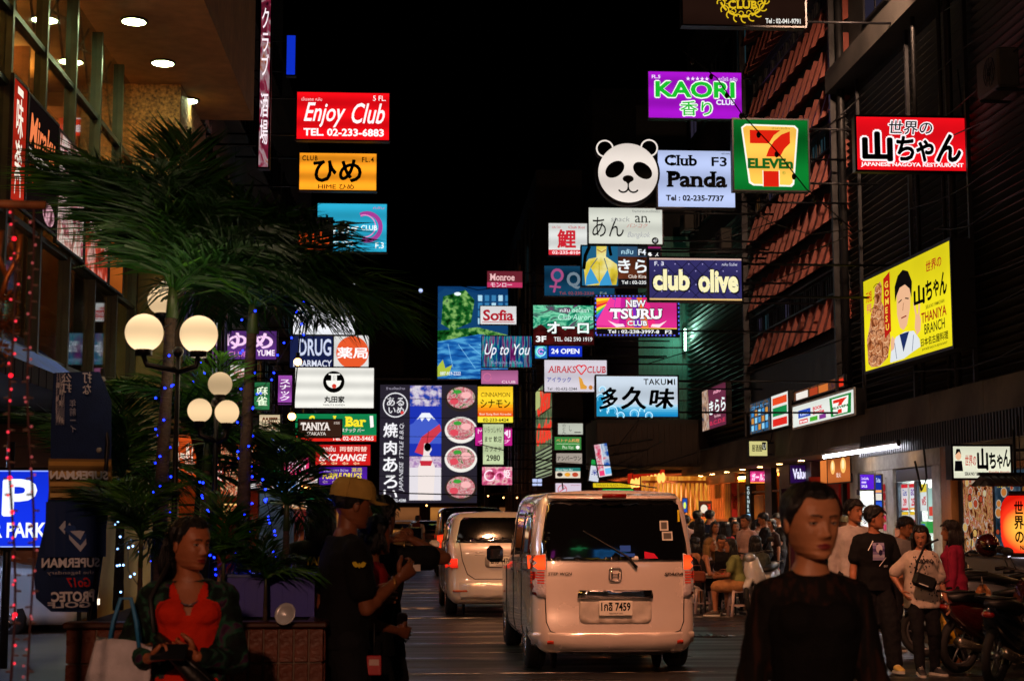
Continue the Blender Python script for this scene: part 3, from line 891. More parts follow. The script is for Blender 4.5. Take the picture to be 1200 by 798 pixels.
lst = [('pier', WHT, (SX - .1, yx(1108), .12), (SX + .25, yx(1098), 2.9)), ('pier', WHT, (SX - .1, yx(1052), .12), (SX + .25, yx(1030), 2.9)), ('pier', WHT, (SX - .1, yx(1012), .12), (SX + .25, yx(1001), 2.9)),
       ('fascia_board', mat('#a8a498', .6, grime=.3), (SX - .12, y_c, 2.5), (SX + .3, y_d, 2.885)), ('door_header', fr, (SX - .05, yx(1097), 2.26), (SX + .12, yx(1053), 2.495)),
       ('door_post', fr, (SX - .04, yx(1054), .12), (SX + .06, yx(1051), 2.25)), ('door_post', fr, (SX - .04, yx(1076), .12), (SX + .06, yx(1073), 2.25)), ('door_post', fr, (SX - .04, yx(1098), .12), (SX + .06, yx(1095), 2.25))]
put_boxes(b, lst)
gp = MB(); gp.b2((SX, yx(1095), .14), (SX + .012, yx(1076), 2.25)); gp.build('pane', GL, b, world=True)
gp = MB(); gp.b2((SX, yx(1073), .14), (SX + .012, yx(1054), 2.25)); gp.build('pane', GL, b, world=True)
m = MB(); rr = random.Random(2)
cols = ['#d83030', '#e8c030', '#3068c8', '#38a050', '#e87828', '#e8e8e8', '#c84898', '#684028']
pm = [mat(c, .5, var=.05, kind='goods') for c in cols]
for s in range(5):
 z = .45 + s * .4
 m.b2((11.2, y_c + .3, z - .03), (11.7, y_d - .3, z))
 y = y_c + .35
 while y < y_d - .5:
  w_ = rr.uniform(.08, .2); m.b2((11.25, y, z + .001), (11.5, y + w_ - .02, z + rr.uniform(.16, .3)), mi=1 + rr.randrange(8)); y += w_
o = m.build('stocked_shelf', [WHT] + pm, b, world=True); o['kind'] = 'stuff'
ps = [T('セール', 20, 4, 80, 14, '#d81c2c', .03)]
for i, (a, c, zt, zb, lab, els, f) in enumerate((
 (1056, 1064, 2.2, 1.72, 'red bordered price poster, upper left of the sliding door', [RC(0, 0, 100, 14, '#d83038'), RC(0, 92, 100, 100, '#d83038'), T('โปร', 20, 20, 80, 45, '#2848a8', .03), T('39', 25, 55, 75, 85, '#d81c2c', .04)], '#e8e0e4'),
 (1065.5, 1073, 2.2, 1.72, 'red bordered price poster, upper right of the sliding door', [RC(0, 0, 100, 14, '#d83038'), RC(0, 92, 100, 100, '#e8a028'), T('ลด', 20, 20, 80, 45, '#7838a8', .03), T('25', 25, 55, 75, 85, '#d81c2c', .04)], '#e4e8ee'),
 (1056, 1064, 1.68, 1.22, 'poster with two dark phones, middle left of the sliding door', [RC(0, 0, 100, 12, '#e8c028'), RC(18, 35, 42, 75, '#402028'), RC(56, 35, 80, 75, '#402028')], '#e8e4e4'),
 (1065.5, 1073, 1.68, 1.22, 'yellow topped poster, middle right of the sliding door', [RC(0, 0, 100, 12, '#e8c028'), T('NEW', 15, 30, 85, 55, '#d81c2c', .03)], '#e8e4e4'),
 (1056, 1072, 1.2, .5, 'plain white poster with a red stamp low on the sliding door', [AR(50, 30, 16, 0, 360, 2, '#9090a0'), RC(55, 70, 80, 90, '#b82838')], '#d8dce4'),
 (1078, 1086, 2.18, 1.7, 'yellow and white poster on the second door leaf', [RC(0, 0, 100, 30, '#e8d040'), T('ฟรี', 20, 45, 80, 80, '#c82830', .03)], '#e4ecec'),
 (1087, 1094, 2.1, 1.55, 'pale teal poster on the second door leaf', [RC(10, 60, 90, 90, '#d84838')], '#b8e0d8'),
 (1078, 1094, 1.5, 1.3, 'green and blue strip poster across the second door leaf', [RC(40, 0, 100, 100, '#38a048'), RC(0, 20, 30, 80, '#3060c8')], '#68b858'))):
 rwall('price_poster', lab, SX - .03, a, c, zt, zb, els, lit(f, .75, .1), depth=.01, frame=.004, fmat=WHT, k=.8, group='posters on the convenience store doors')  # posters glow by emission, in place of shop light through the paper
rwall('sticker_column', 'tall strip of red and pink stickers on the white pier', SX - .11, 1034, 1038, 2.35, .7, [EL(50, 12, 40, 5, '#c82030'), EL(50, 22, 40, 5, '#c82030'), T('24\nH', 20, 28, 80, 40, '#c82030', .03), RC(8, 44, 92, 52, '#e83878'), RC(8, 55, 92, 62, '#e85898'), RC(8, 66, 92, 76, '#3058c0'), RC(8, 80, 92, 90, '#c82030')], mat('#c0beb8', .5, var=.05), unlit=True, depth=.01, frame=.005, fmat=WHT, cat='sticker')
rwall('sticker_column', 'short strip of dark square stickers on the left white pier', SX - .11, 1003, 1008, 2.2, 1.2, [RC(10, 4, 90, 16, '#484860'), RC(20, 24, 80, 34, '#d8c8c8'), RC(10, 44, 90, 60, '#a02848'), RC(10, 70, 90, 90, '#3c3c48')], mat('#b8b4ac', .5, var=.05), unlit=True, depth=.01, frame=.005, fmat=WHT, cat='sticker')
fsign('display_screen', 'violet advertising screen hung beside the white shop pier', (1008, 556, 1024, 573), 28.8, [T('โปรโมชั่น', 1009.5, 559, 1018, 562, '#f0e0ff', .02), RC(1009.5, 564, 1015, 566, '#d8c8ff'), T('SALE', 1009.5, 568, 1016, 571, '#ffffff', .02)], lit('#5a1ccc', .95, .12), cat='screen', depth=.1)
fsign('blue_banner', 'blue and white vertical banner between the screen and sticker pier', (1026, 557, 1033, 598), 28.9, [T('โปร', 1027, 560, 1032, 565, '#d0e0ff', .02), RC(1026, 574, 1033, 577, '#e8a060'), RC(1026, 578, 1033, 586, '#e0d8c8'), RC(1026, 588, 1033, 598, '#2c58c8')], lit('#1c38b8', .6), cat='banner', depth=.03)
m = MB(); 
b2_ = E('photo_booth_machine', (8.85, yx(1085), .12), 'dark red and black vending kiosk with lit panel in front of the doors', 'kiosk')
yk = yx(1085)
m.b2((8.75, yk - .05, .121), (9.05, yk + .3, 1.45), bev=.03); m.build('cabinet', mat('#5c1410', .5), b2_, world=True)
m = MB(); m.b2((8.7, yk - .5, .121), (9.05, yk - .08, 1.45), bev=.03); m.build('side_cabinet', mat('#222428', .5), b2_, world=True)
m = MB(); m.b2((8.72, yk + .02, 1.05), (8.748, yk + .24, 1.38)); m.build('screen', lit('#c8704c', .8, .2), b2_, world=True)
b = E('tube_light', (8.3, 28, 2.82), 'long white fluorescent tube fixed under the canopy edge', 'lamp')
m = MB(); m.cyl((8.25, yx(966, 8.25), 2.8), (8.25, yx(1054, 8.25), 2.8), .03, 8); m.build('tube', lit('#f2f0ff', 22), b, world=True)
m = MB(); m.b2((8.2, yx(1054, 8.25), 2.835), (8.3, yx(966, 8.25), 2.87)); m.build('batten', WHT, b, world=True)
for y in (yx(966, 8.25), yx(1010, 8.25), yx(1054, 8.25)):
 m = MB(); m.cyl((8.25, y, 2.78), (8.25, y, 2.9), .035, 8); m.build('clip', STEEL, b, world=True)
y_e = yx(965)
b = shop_room('dark red shop with a warm spotlit panel over its door', SX, 11.5, y_d + .02, y_e, '#7a1010', '#ff7040', name='red_shop', k=1.2, n=1)
REDW = mat('#a01818', .5, var=.2)
put_boxes(b, [('red_wing', REDW, (8.9, y_e - .1, .12), (9.3, y_e, 2.5)), ('red_wall', REDW, (SX - .05, yx(985), .12), (SX + .05, y_e - .12, 2.4)), ('door_post', DARK, (SX - .05, yx(990), .12), (SX + .05, yx(988), 2.4))])
m = MB(); m.b2((SX - .1, y_d + .1, 2.35), (SX - .02, y_e - .12, 2.86)); m.build('glowing_panel', lit('#d87838', .8, .35, 3), b, world=True)  # panel emits its own warm glow, no spotlight
rwall('lit_panel', 'warm amber spotlit fascia panel with two bright light pools', SX - .13, 970, 997, 2.86, 2.34, [EL(24, 35, 10, 30, '#ffc068', 20), EL(70, 32, 12, 32, '#ffc068', 20), EL(24, 30, 5, 18, '#ffe8b0', 16), EL(70, 28, 6, 20, '#ffe8b0', 16), T('炭火', 40, 60, 60, 80, '#f8e0d0', .02)], lit('#b8602c', .85, .2), cat='sign')  # light pools are pale ellipses drawn on the glowing face
y_f = yx(915)
b = shop_room('shop with a purple lit sign and magenta counter', SX, 11.5, y_e + .02, y_f, '#4a1020', '#ff60a0', name='discount_shop', k=1.3, n=1)
put_boxes(b, [('fascia_box', mat('#28101c', .5), (SX - .15, yx(958), 2.3), (SX + .1, yx(922), 2.88)), ('post', DARK, (SX - .05, y_f - .25, .12), (SX + .1, y_f, 2.88))])
fsign('name_sign', 'glowing white and violet shop name letters on a dark violet board', (926, 545, 962, 566), yx(950) - .1, [T('Value', 929, 549, 946, 561, '#e8e4ff', .04), T('Plus', 947, 551, 960, 560, '#d4ccff', .03)], lit('#2c0f4c', .7, .3), cat='sign', depth=.06)
y_g = yx(866)
b = shop_room('narrow bar front with an orange door under the pink neon sign', SX, 11.5, y_f + .02, y_g, '#5c3010', '#ff9030', name='bar', k=2.2, n=1)
put_boxes(b, [('door', mat('#a86820', .5, .1), (SX - .02, yx(895), .12), (SX + .03, yx(884), 2.2)), ('post', DARK, (SX - .05, yx(906), .12), (SX + .1, yx(898), 2.88)), ('post', DARK, (SX - .05, yx(882), .12), (SX + .1, yx(876), 2.88)), ('lintel', mat('#5c3018', .5), (SX - .03, y_f, 2.25), (SX + .08, y_g, 2.3))])
fsign('neon_sign', 'pink and orange glowing neon character sign under the canopy', (879, 552, 901, 566), yx(890) - .3, [T('ガールズ', 881, 554.5, 899, 563, '#ffe8f8', .07, out='#ff4ca0', ow=.2), RC(879, 564.5, 901, 566, '#ff9838')], lit('#b82c68', .9, .3), cat='sign', depth=.08)
fsign('vertical_sign', 'narrow vertical board with white block letters beside the bar door', (875, 569, 879, 605), yx(877, 8.9), [T('C\nO\nR\nN\nE\nR', 875.6, 570, 878.6, 600, '#c8d8d8', .03), RC(875, 602, 879, 605, '#98c8f0')], lit('#2c2c28', .7), cat='sign', depth=.05)
y_h = yx(790)
b = shop_room('amber lit eatery with wooden slats and red hangings', SX, 12, y_g + .02, 49.5, '#d8a848', '#ffc070', name='eatery', k=6, n=3)
s0 = None
for i in range(16):
 if s0 is None: m = MB(); m.box((0, 0, 1.32), (.07, .1, 2.64), bev=.01); s0 = m.build('slat', mat('#b86838', .5, 0, .2, 3), b); o = s0
 else: o = copy_obj(s0, b)
 o.location = V((SX, 45.2 + .27 * i, .121)) - b.location
m = MB(); m.b2((SX - .06, 45.1, 1.45), (SX - .04, 49.5, 1.55)); m.b2((SX - .1, y_g + .1, 2.62), (SX, 49.5, 2.88)); m.build('rail', mat('#a85a38', .5), b, world=True)
put_boxes(b, [('yellow_wall', mat('#e0a020', .6, var=.15), (SX - .02, yx(860), .12), (SX + .05, yx(849), 2.6)), ('post', WOOD, (SX - .1, yx(870), .12), (SX + .1, yx(867), 2.6)), ('yellow_wall', mat('#e0a020', .6, var=.15), (SX - .02, yx(845), 2.2), (SX + .05, yx(838), 2.6))])
ycl = yx(858)
fsign('red_banner', 'hanging red cloth banner with yellow characters before the amber wall', (857, 566, 864, 606), yx(861, 8.9), [T('大\n吉', 858, 580, 863, 596, '#f0c020', .04)], mat('#c01810', .6), unlit=True, cat='banner', depth=.01, frame=.004)
fsign('picture_panel', 'framed pale picture panel with red lettering beside the slats', (820, 588, 833, 604), 45, [T('酒', 829, 590, 833, 602, '#d83018', .04), EL(825, 596, 4, 5, '#e8d8c0')], lit('#5c2414', .7), cat='sign', depth=.04)
fsign('blue_poster', 'small blue lit poster between the first slats', (800, 584, 805, 600), 49, [EL(802.5, 592, 1.6, 4, '#d8e858')], lit('#1c50b8', .8), cat='poster', depth=.04)
fsign('red_strip_sign', 'red and white lit strip sign at the far end of the canopy', (783, 566, 804, 571), 50, [T('FAMILY KARAOKE', 785, 567, 802, 570, '#ffe8e0', .02)], lit('#d02018', .85), cat='sign', depth=.05)
b = E('lantern_awning', (6, 50, 0), 'red awning glowing over a row of amber lanterns beyond the van', 'awning')
aw = [P(737, 555, 51.5), P(779, 547, 49.6), P(779, 560, 49.3), P(737, 567, 51.2)]
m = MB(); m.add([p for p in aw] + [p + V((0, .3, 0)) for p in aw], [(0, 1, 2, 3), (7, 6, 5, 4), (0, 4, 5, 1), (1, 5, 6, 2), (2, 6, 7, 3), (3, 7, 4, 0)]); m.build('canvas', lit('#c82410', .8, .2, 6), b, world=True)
l0 = None
for i in range(9):
 p = P(741 + 4.5 * i, 566.5 - 1.0 * i * .9, 50.9 - i * .2)
 if l0 is None: m = MB(); m.ell((0, 0, 0), (.07, .07, .16), 10, 8); l0 = m.build('lantern', lit('#ffb458', 1.6), b); o = l0
 else: o = copy_obj(l0, b)
 o.location = p - b.location
b = E('slatted_front', (8.1, 49.6, .12), 'amber backlit slatted shopfront facing the viewer beyond the seated crowd', 'shopfront')
m = MB(); m.b2((7.1, 49.62, .121), (9.6, 49.7, 2.9)); m.build('glowing_interior', pic([(.3, '#6a1c08'), (.45, '#d87820'), (.55, '#ffb040'), (.65, '#c85a18'), (.8, '#3c0f06')], 1.6, .8, stretch=(2.5, 1, .5)), b, world=True)  # glowing panel stands in for the lit interior behind the slats
s0 = None
for i in range(17):
 if s0 is None: m = MB(); m.box((0, 0, 0), (.045, .05, 2.3), bev=.006); s0 = m.build('slat', mat('#d08858', .5), b); o = s0
 else: o = copy_obj(s0, b)
 o.location = V((7.2 + .145 * i, 49.56, 1.6)) - b.location
for z in (.5, 1.55, 2.68): m = MB(); m.b2((7.1, 49.5, z), (9.3, 49.53, z + .08)); m.build('rail', mat('#b8602c', .5), b, world=True)
m = MB(); m.b2((7.6, 49.44, 1.1), (8.1, 49.49, 2.1)); m.build('menu_board', mat('#301008', .6), b, world=True)
b = shop_room('farther open stall with reddish light beyond the lanterns', 6.9, 9.2, 49.9, 61.5, '#6a2414', '#ff6a30', name='food_stall', k=2.0, n=2)
b = shop_room('last lit shopfront at the far right end of the street', 5.0, 7.2, 66.5, 88, '#5a4030', '#ffb060', name='far_shop', k=1.5, n=1)
LS = -4.3
def lshop(nm, label, y0, y1, wc, tc, k):
 b = shop_room(label, LS, LS - 2.5, y0, y1, wc, tc, name=nm, z1=3.0, k=k); return b
lshop('massage_parlour', 'left shop glowing warm orange behind the palms', 24.5, 33.8, '#a85c28', '#ffa050', 1.0)
lshop('souvenir_shop', 'left shop with red and white lit goods behind the palm trunks', 34.1, 44.8, '#7a3a30', '#ff8850', .8)
lshop('drug_store', 'left shop with greenish white light near the pedestrians', 45.1, 57.8, '#88909a', '#c8e8ff', .5)
lshop('corner_shop', 'farthest left shop beside the barbecue billboard', 58.1, 88, '#5a3824', '#ffa050', 1.5)
def lw(label, pl, pr, zt, zb, els, face, **kw): return lwall('shop_sign', label, -3.6, pl, pr, zt, zb, els, face, cat='sign', group='lit shop signs under the left awning slabs', **kw)
lw('orange and red noren style board with white brush kana between the palms', 205, 232, 2.9, 2.1, [T('らーめん', 8, 20, 92, 80, '#f4e0c8', .05)], lit('#d8501c', .85, .2))
lw('white and blue lit shop board beyond the first palm trunk', 236, 256, 2.85, 2.3, [T('MASSAGE', 6, 30, 94, 70, '#2848b0', .03)], lit('#dce4f4', .85, .1))
lw('food picture board with reddish noodles between the palm trunks', 260, 284, 2.9, 2.0, dishes(9, 21, pal), pic([(.3, '#5c1c10'), (.5, '#e06038'), (.6, '#f0d0a0'), (.75, '#6a2c18')], 4, .85, dist=1.5), k=.9)
lw('magenta and white lit board right of the second palm trunk', 290, 306, 2.9, 2.3, [T('サロン', 8, 25, 92, 75, '#fff0f8', .04)], lit('#c83078', .85, .15))
lw('green lit board with white script near the drug store', 312, 330, 2.85, 2.25, [T('Herbal', 10, 25, 90, 75, '#f0fff0', .02, .2)], lit('#1c8c50', .85, .1))
lw('portrait picture board in warm tones above the cap wearing man', 334, 372, 2.3, 1.85, [EL(30, 55, 14, 40, '#f0c8a0'), EL(28, 25, 18, 28, '!2a1410'), EL(70, 55, 16, 44, '#f8d8b8'), EL(74, 22, 18, 26, '!2a1410')], lit('#e09860', .9, .2))

for i, (x0, y0, x1, y1, Y, c, tx, tc, lab) in enumerate((
 (206, 436, 222, 470, 30, '#8c2848', '酒', '#f8d8e8', 'maroon board with one pale kanji above the first palm gap'), (226, 500, 246, 522, 27, '#d8a030', 'BAR 88', '#3a1408', 'amber board reading BAR 88'),
 (252, 470, 268, 512, 31, '#c83828', '居\n酒\n屋', '#ffe8c0', 'red upright board with three pale kanji'), (270, 428, 296, 446, 30, '#e8e4dc', 'Sukhumi', '#b02838', 'white board with thin red letters'),
 (274, 520, 300, 545, 29, '#e86820', '鉄板焼', '#fff0d0', 'orange board with white kanji low between the palms'), (298, 448, 316, 480, 33, '#2c7848', '麻\n雀', '#e8f8d8', 'green upright board with two kanji'),
 (304, 486, 328, 506, 34, '#f0d8b0', 'COFFEE', '#5c2c14', 'cream board reading COFFEE'), (318, 512, 340, 530, 36, '#3858c8', 'Karaoke', '#f0f4ff', 'blue board reading Karaoke'),
 (326, 440, 342, 474, 39, '#9848a8', 'ス\nナ\nッ\nク', '#fff0ff', 'violet upright board with katakana'), (244, 548, 262, 566, 25, '#e84838', 'SUSHI', '#fff8e8', 'red board reading SUSHI'),
 (332, 536, 362, 556, 41, '#d83068', 'LOVE 69', '#ffe8f4', 'pink board with white capitals and a number'), (350, 556, 372, 566, 45, '#f0e8e0', '中華', '#c82818', 'small white board with red kanji'),
 (404, 572, 432, 581, 56, '#e8c848', 'MONEY', '#2c1c08', 'yellow strip board with dark capitals at the street end'), (262, 590, 286, 604, 26, '#f8c070', 'OPEN', '#8a1c10', 'amber board reading OPEN, lowest between the trunks'))):
 fsign('shop_board', lab, (x0, y0, x1, y1), Y, [T(tx, x0 + (x1 - x0) * .12, y0 + (y1 - y0) * .14, x1 - (x1 - x0) * .12, y1 - (y1 - y0) * .14, tc, .03)], lit(c, .8, .25, 11), arms=-4.05, group='small lit boards crowding the left pavement', depth=.1)
def rx(Y): return 8.5 if Y < 46 else (7.0 if Y < 60 else 5.0)
LXF = -4.0
K = '!020202'          # unlit black print
GR = 'club signs hung over the street'
def grad_rows(x0, y0, x1, y1, cols):
 n = len(cols); return [RC(x0, y0 + (y1 - y0) * i / n, x1, y0 + (y1 - y0) * (i + 1) / n, c) for i, c in enumerate(cols)]
fsign('hanging_sign', 'red light box with white slanted words over a phone number, highest on the left side', (348, 109, 456, 164), 32,
 [T('เอ็นจอย คลับ', 353, 115, 377, 119, '#ffd0d0'), T('5 FL.', 437, 112, 452, 118, '#fff'), T('Enjoy', 356, 121, 405, 150, '#fff4f4', .012, .35), T('Club', 412, 121, 451, 145, '#fff4f4', .012, .35),
     T('TEL. 02-233-6883', 356, 151, 450, 160, '#fff', .03)],
 lit('#e80c16', 1.0, .18, 14), arms=LXF, group=GR)
fsign('hanging_sign', 'orange light box with two large black kana under the highest red sign', (351, 180, 441, 223), 33.5,
 [T('CLUB', 354, 183, 372, 189, K, .02, sp=1.2), T('FL.4', 424, 184, 438, 190, K, .02, sp=1.2), T('ひめ', 367, 187, 424, 214, K, .05), T('HIME ひめ', 373, 216, 415, 222, K, .02)],
 lit('#ff9d20', 1.0, .25, 16), arms=LXF, group=GR)
fsign('hanging_sign', 'turquoise light box with white script and a pink crescent moon', (372, 239, 453, 295), 36,
 [AR(430, 266, 16, -120, 110, 5, '#a03a90'), AR(427, 265, 13, -110, 100, 1.2, '#e78ac8'), T('ting', 390, 262, 420, 279, '#f2ffff', .02, .3), T('CLUB', 423, 264, 442, 270, '#e8ffff', .02), T('02-2775', 391, 283, 414, 289, '#f2ffff', .02), T('F.3', 440, 284, 450, 291, '#f2ffff', .02),
     T('คลับ', 437, 242, 450, 245, '#c46a9c')],
 lit('#2aa9cd', .9, .15, 13), arms=LXF, group=GR)
fsign('hanging_sign', 'black light box with orange letters overlapping the turquoise club sign', (343, 256, 389, 293), 35,
 [T('ide', 366, 272, 386, 287, '#f0541c', .01), LN([(345, 292), (388, 292)], 1, '#e0481c'), T('B', 350, 272, 362, 287, '#f0541c')],
 lit('#16100e', .6), arms=LXF, group=GR)
fsign('hanging_sign', 'tall white light box reading Snack Bar seen through the palm fronds', (344, 326, 416, 392), 40,
 [T('スナック', 372, 374, 410, 383, K, .02, .3), T('SNACK BAR', 391, 386, 414, 390, K, .02), T('クエスト', 350, 340, 410, 356, '#6a4c80', .02), LN([(346, 366), (414, 366)], 1.4, K), T('F.2', 404, 330, 413, 335, K)],
 lit('#dcdde2', 1.05, .12, 9), arms=LXF, group=GR)
fsign('hanging_sign', 'purple light box with small white capitals beneath pink brush kana', (262, 388, 324, 421), 33,
 [T('ゆめ', 264, 390, 320, 409, '#f4c9ee', .05), T('YUME', 301, 410, 322, 417, '#ffe9fb', .02), T('CLUB', 268, 412, 290, 418, '#d77cc4')],
 lit(('#5a2f7c'), .85, .2, 10), arms=LXF, group=GR)
fsign('hanging_sign', 'dark blue light box reading Pharmacy in tall pale letters', (340, 393, 390, 431), 42,
 [T('DRUG', 350, 397, 388, 417, '#c8cfe8', .02), T('PHARMACY', 344, 422, 389, 430, '#d8dcec', .02)], lit('#1b2350', .7), arms=LXF, group=GR)
fsign('hanging_sign', 'white light box with two white kanji on an orange disc', (391, 393, 432, 432), 42,
 [EL(413, 413, 19, 19, '#e0562a', 36), T('薬局', 395, 407, 431, 420, '#fff', .035)], lit('#dcdcd8', .9, .08), arms=LXF, group=GR)
fsign('hanging_sign', 'wide white light box with a round black noodle bowl emblem', (346, 431, 438, 478), 38,
 [EL(391, 447.5, 12.6, 12.6, K, 40), PG([(382, 446)] + [(391 + 9 * math.cos(R(a)), 446 + 9 * math.sin(R(a))) for a in range(160, 20, -14)] + [(400, 446)], '#f2f0e8'), RC(385, 438, 398, 439.5, '#f2f0e8'), RC(388, 439, 390, 446, '#f2f0e8'), RC(392.5, 439, 394.5, 446, '#f2f0e8'), RC(390.5, 439, 392, 446, '#f2f0e8'),
     EL(391.5, 452.5, 2.6, 2.6, '#d03a28'), T('丸田家', 380, 464, 404, 472, K, .06), T('MARUTA RAMEN', 379, 473.5, 404, 475.5, K)],
 lit('#e6e4dc', 1.0, .14, 20), arms=LXF, group=GR)
fsign('hanging_sign', 'green and red light box with yellow serif words Snack Bar', (346, 485, 441, 517), 44,
 [RC(346, 510, 441, 517, '#d8231a'), T('Snack', 362, 487, 400, 500, '#f5e12a', .03, serif=True), T('Bar', 404, 488, 429, 500, '#f5e12a', .03, serif=True), T('スナック バー', 400, 501.5, 427, 506.5, '#f6e6e0', .02), T('Tel. 02-652-5465', 389, 511, 438, 516, '#ffe9e0', .02),
     PG([(433, 487), (437, 487), (438, 500), (434, 501)], '#f6f2ee')],
 lit('#12824c', .9, .1), arms=LXF, group=GR)
fsign('hanging_sign', 'small dark brown light box reading Izakaya in pale letters', (350, 492, 400, 512), 42.5,
 [T('TANIYA', 352, 495, 387, 504, '#ece0d8', .03, serif=True), T('IZAKAYA', 360, 506, 382, 510, '#dccfc4', .01), T('居酒屋', 391, 494, 398, 497, '#d0bdb0')],
 lit('#3a2218', .8), arms=LXF, group=GR)
fsign('hanging_sign', 'red light box reading Exchange with white slanted letters', (370, 521, 434, 545), 47,
 [T('EXCHANGE', 374, 532, 430, 540, '#fbeee8', .03, .25), T('両替両替', 398, 523, 430, 529, '#ffd9c8', .02), T('แลกเงิน', 375, 523, 393, 529, '#fbeee8')] + [T('⇦', 375 + 13 * i, 541, 382 + 13 * i, 544.6, '#ffe0a8', .02) for i in range(4)],
 lit('#cf1c1c', .9, .12), arms=LXF, group=GR)
fsign('hanging_sign', 'purple light box with yellow slanted drug store letters', (374, 547, 430, 568), 50,
 [T('PURPLE DRUGS', 378, 554, 424, 561, '#f4d824', .03, .15), T('ร้านขายยา สีม่วง', 379, 549, 408, 552.5, '#d8c8ee'), T('薬局', 412, 548, 424, 553, '#f4d824')] + [T('⇦', 378 + 11 * i, 562.5, 384 + 11 * i, 566.5, '#f0c3e8', .02) for i in range(4)],
 lit('#4c1c9c', .9, .1), arms=LXF, group=GR)
fsign('hanging_sign', 'small blue light box reading Sale below the purple drug store sign', (381, 575, 402, 587), 52,
 [T('Sale', 383, 577, 396, 584, '#e8eeff', .02)], lit('#1747c8', .9), arms=LXF, group=GR)
fsign('hanging_sign', 'thin green light strip with white letters beside the small blue Sale sign', (340, 576, 378, 585), 50,
 [T('MASSAGE', 343, 578, 372, 583, '#e8fff0', .02)], lit('#159a5c', .7), arms=LXF, group=GR)
fsign('hanging_sign', 'small white light box with red letters ine behind the palm trunk', (292, 564, 322, 573), 34,
 [T('Wine', 300, 566, 318, 571.5, '#e8442c', .03)], lit('#e8e2e0', .9), arms=LXF, group=GR)
fsign('hanging_sign', 'white and blue striped light box above the blue bin beside the palm', (321, 564, 351, 576), 36,
 [PG([(326 + 6 * i, 564), (329 + 6 * i, 564), (326 + 6 * i, 576), (323 + 6 * i, 576)], '#4a8ee0') for i in range(4)], lit('#e4ecf8', .85), arms=LXF, group=GR)
pink = pic([(.3, '#2a0a18'), (.48, '#c2385c'), (.55, '#f2d0d8'), (.62, '#e0703c'), (.8, '#5a2248')], 3.2, .38, stretch=(1, 1, .6), dist=1.5)
fsign('vertical_sign', 'tall narrow pink and orange illuminated strip hung high beside the canopy', (305, -30, 316, 196), 27,
 [T('ク\nラ\nブ', 306, 10, 315, 90, '#f8e8ee', .02), T('酒\n場', 306, 110, 315, 170, '#f8e8ee', .02)], pink, arms=LXF, case=mat('#1e2430', .5, .3))
fsign('blue_lamp', 'small bright blue lit box on the dark facade above the highest red sign', (336, 42, 346, 88), 34, [], lit('#1238e8', .6), arms=LXF, cat='lamp')
gold = '#d8b21c'
fsign('hanging_sign', 'dark brown light box with gold wreath around the word Club at the top edge', (800, -34, 943, 30), 26,
 [T('THE', 860, -12, 882, -3, gold, .02, serif=True), T('CLUB', 853, 1, 887, 11, gold, .025, serif=True)] +
 [AR(870, -4, 27, a, a + 26, 2.2, gold, 24) for a in range(-20, 200, 31)] + [AR(870 + 27 * math.cos(R(a)), -4 + 27 * math.sin(R(a)), 4.5, a, a + 250, 1.3, gold) for a in range(-10, 200, 19)] +
 [AR(870 + 22 * math.cos(R(a)), -4 + 21 * math.sin(R(a)), 2.6, a + 90, a + 330, 1.0, gold) for a in range(0, 190, 24)] +
 [T('Tel : 02-041-9791', 896, 22, 937, 28, '#e8e4dc', .025)],
 lit('#1d0f0a', .9, .3, 5), arms=8.5, group=GR)
fsign('hanging_sign', 'purple light box with large green letters outlined white with five white stars', (760, 85, 869, 139), 38,
 [T('FL.5', 764, 89, 774, 93, '#f6e2ff', .02), T('★★★★★', 804, 90, 831, 95, '#f6e2ff'), T('คาโอริ คลับ', 842, 90, 864, 95, '#f6e2ff'),
     T('KAORI', 768, 96, 861, 115, '#17b52a', .035, out='#f4fff0', ow=.07), T('香り', 797, 119, 834, 136, '#17b52a', .02, out='#f4fff0', ow=.08), T('CLUB', 839, 117, 861, 123, '#f2f2ff', .025)],
 lit('#a213c4', .95, .15, 12), arms=8.5, group=GR)
def seven(cx, cy_, s):
 q = lambda pts: [(cx + a * s, cy_ + b * s) for a, b in pts]
 return [PG(q([(-.62, -.42), (.62, -.42), (.62, -.3), (.3, 0), (.2, .16), (-.1, .16), (.08, -.2), (-.62, -.2)]), '#d81e14')]
fsign('hanging_sign', 'green convenience store light box with large red numeral over dark green capitals', (860, 141, 947, 223), 28,
 [PG([(869, 150), (874, 146), (932, 147), (936, 151), (930, 216), (927, 219), (882, 218), (877, 215)], '#f2f2e4'),
     PG([(871, 151), (875, 148), (931, 149), (934, 152), (928, 214), (925, 217), (883, 216), (879, 213)], lit('#ffc24e', 1.0, .12, 10)),
     PG([(879, 153), (915, 153), (907, 159), (901, 168.6), (879, 168.6)], '#d4200e'), PG([(926, 154), (926, 168), (919, 175), (914, 184), (897.5, 184), (901, 175), (907, 166), (916, 158)], '#d4200e'),
     T('ELEVEn', 876, 186, 929, 198, '#145a1c', .05), RC(894, 201, 912, 219, '#d4200e'), LN([(893.5, 200), (893.5, 219)], 1, '#f6f2dc'), LN([(912.5, 200), (912.5, 219)], 1, '#f6f2dc'), T('®', 916, 201, 920, 205, '#3f8a2a'),
     T('ท่าหนังสือ', 905, 149.5, 926, 151.8, '#7a6020')],
 lit('#0c7a2c', .75, .35, 5), arms=8.5, group=GR, case=mat('#143a1c', .5))
pf = '#e8dcd2'
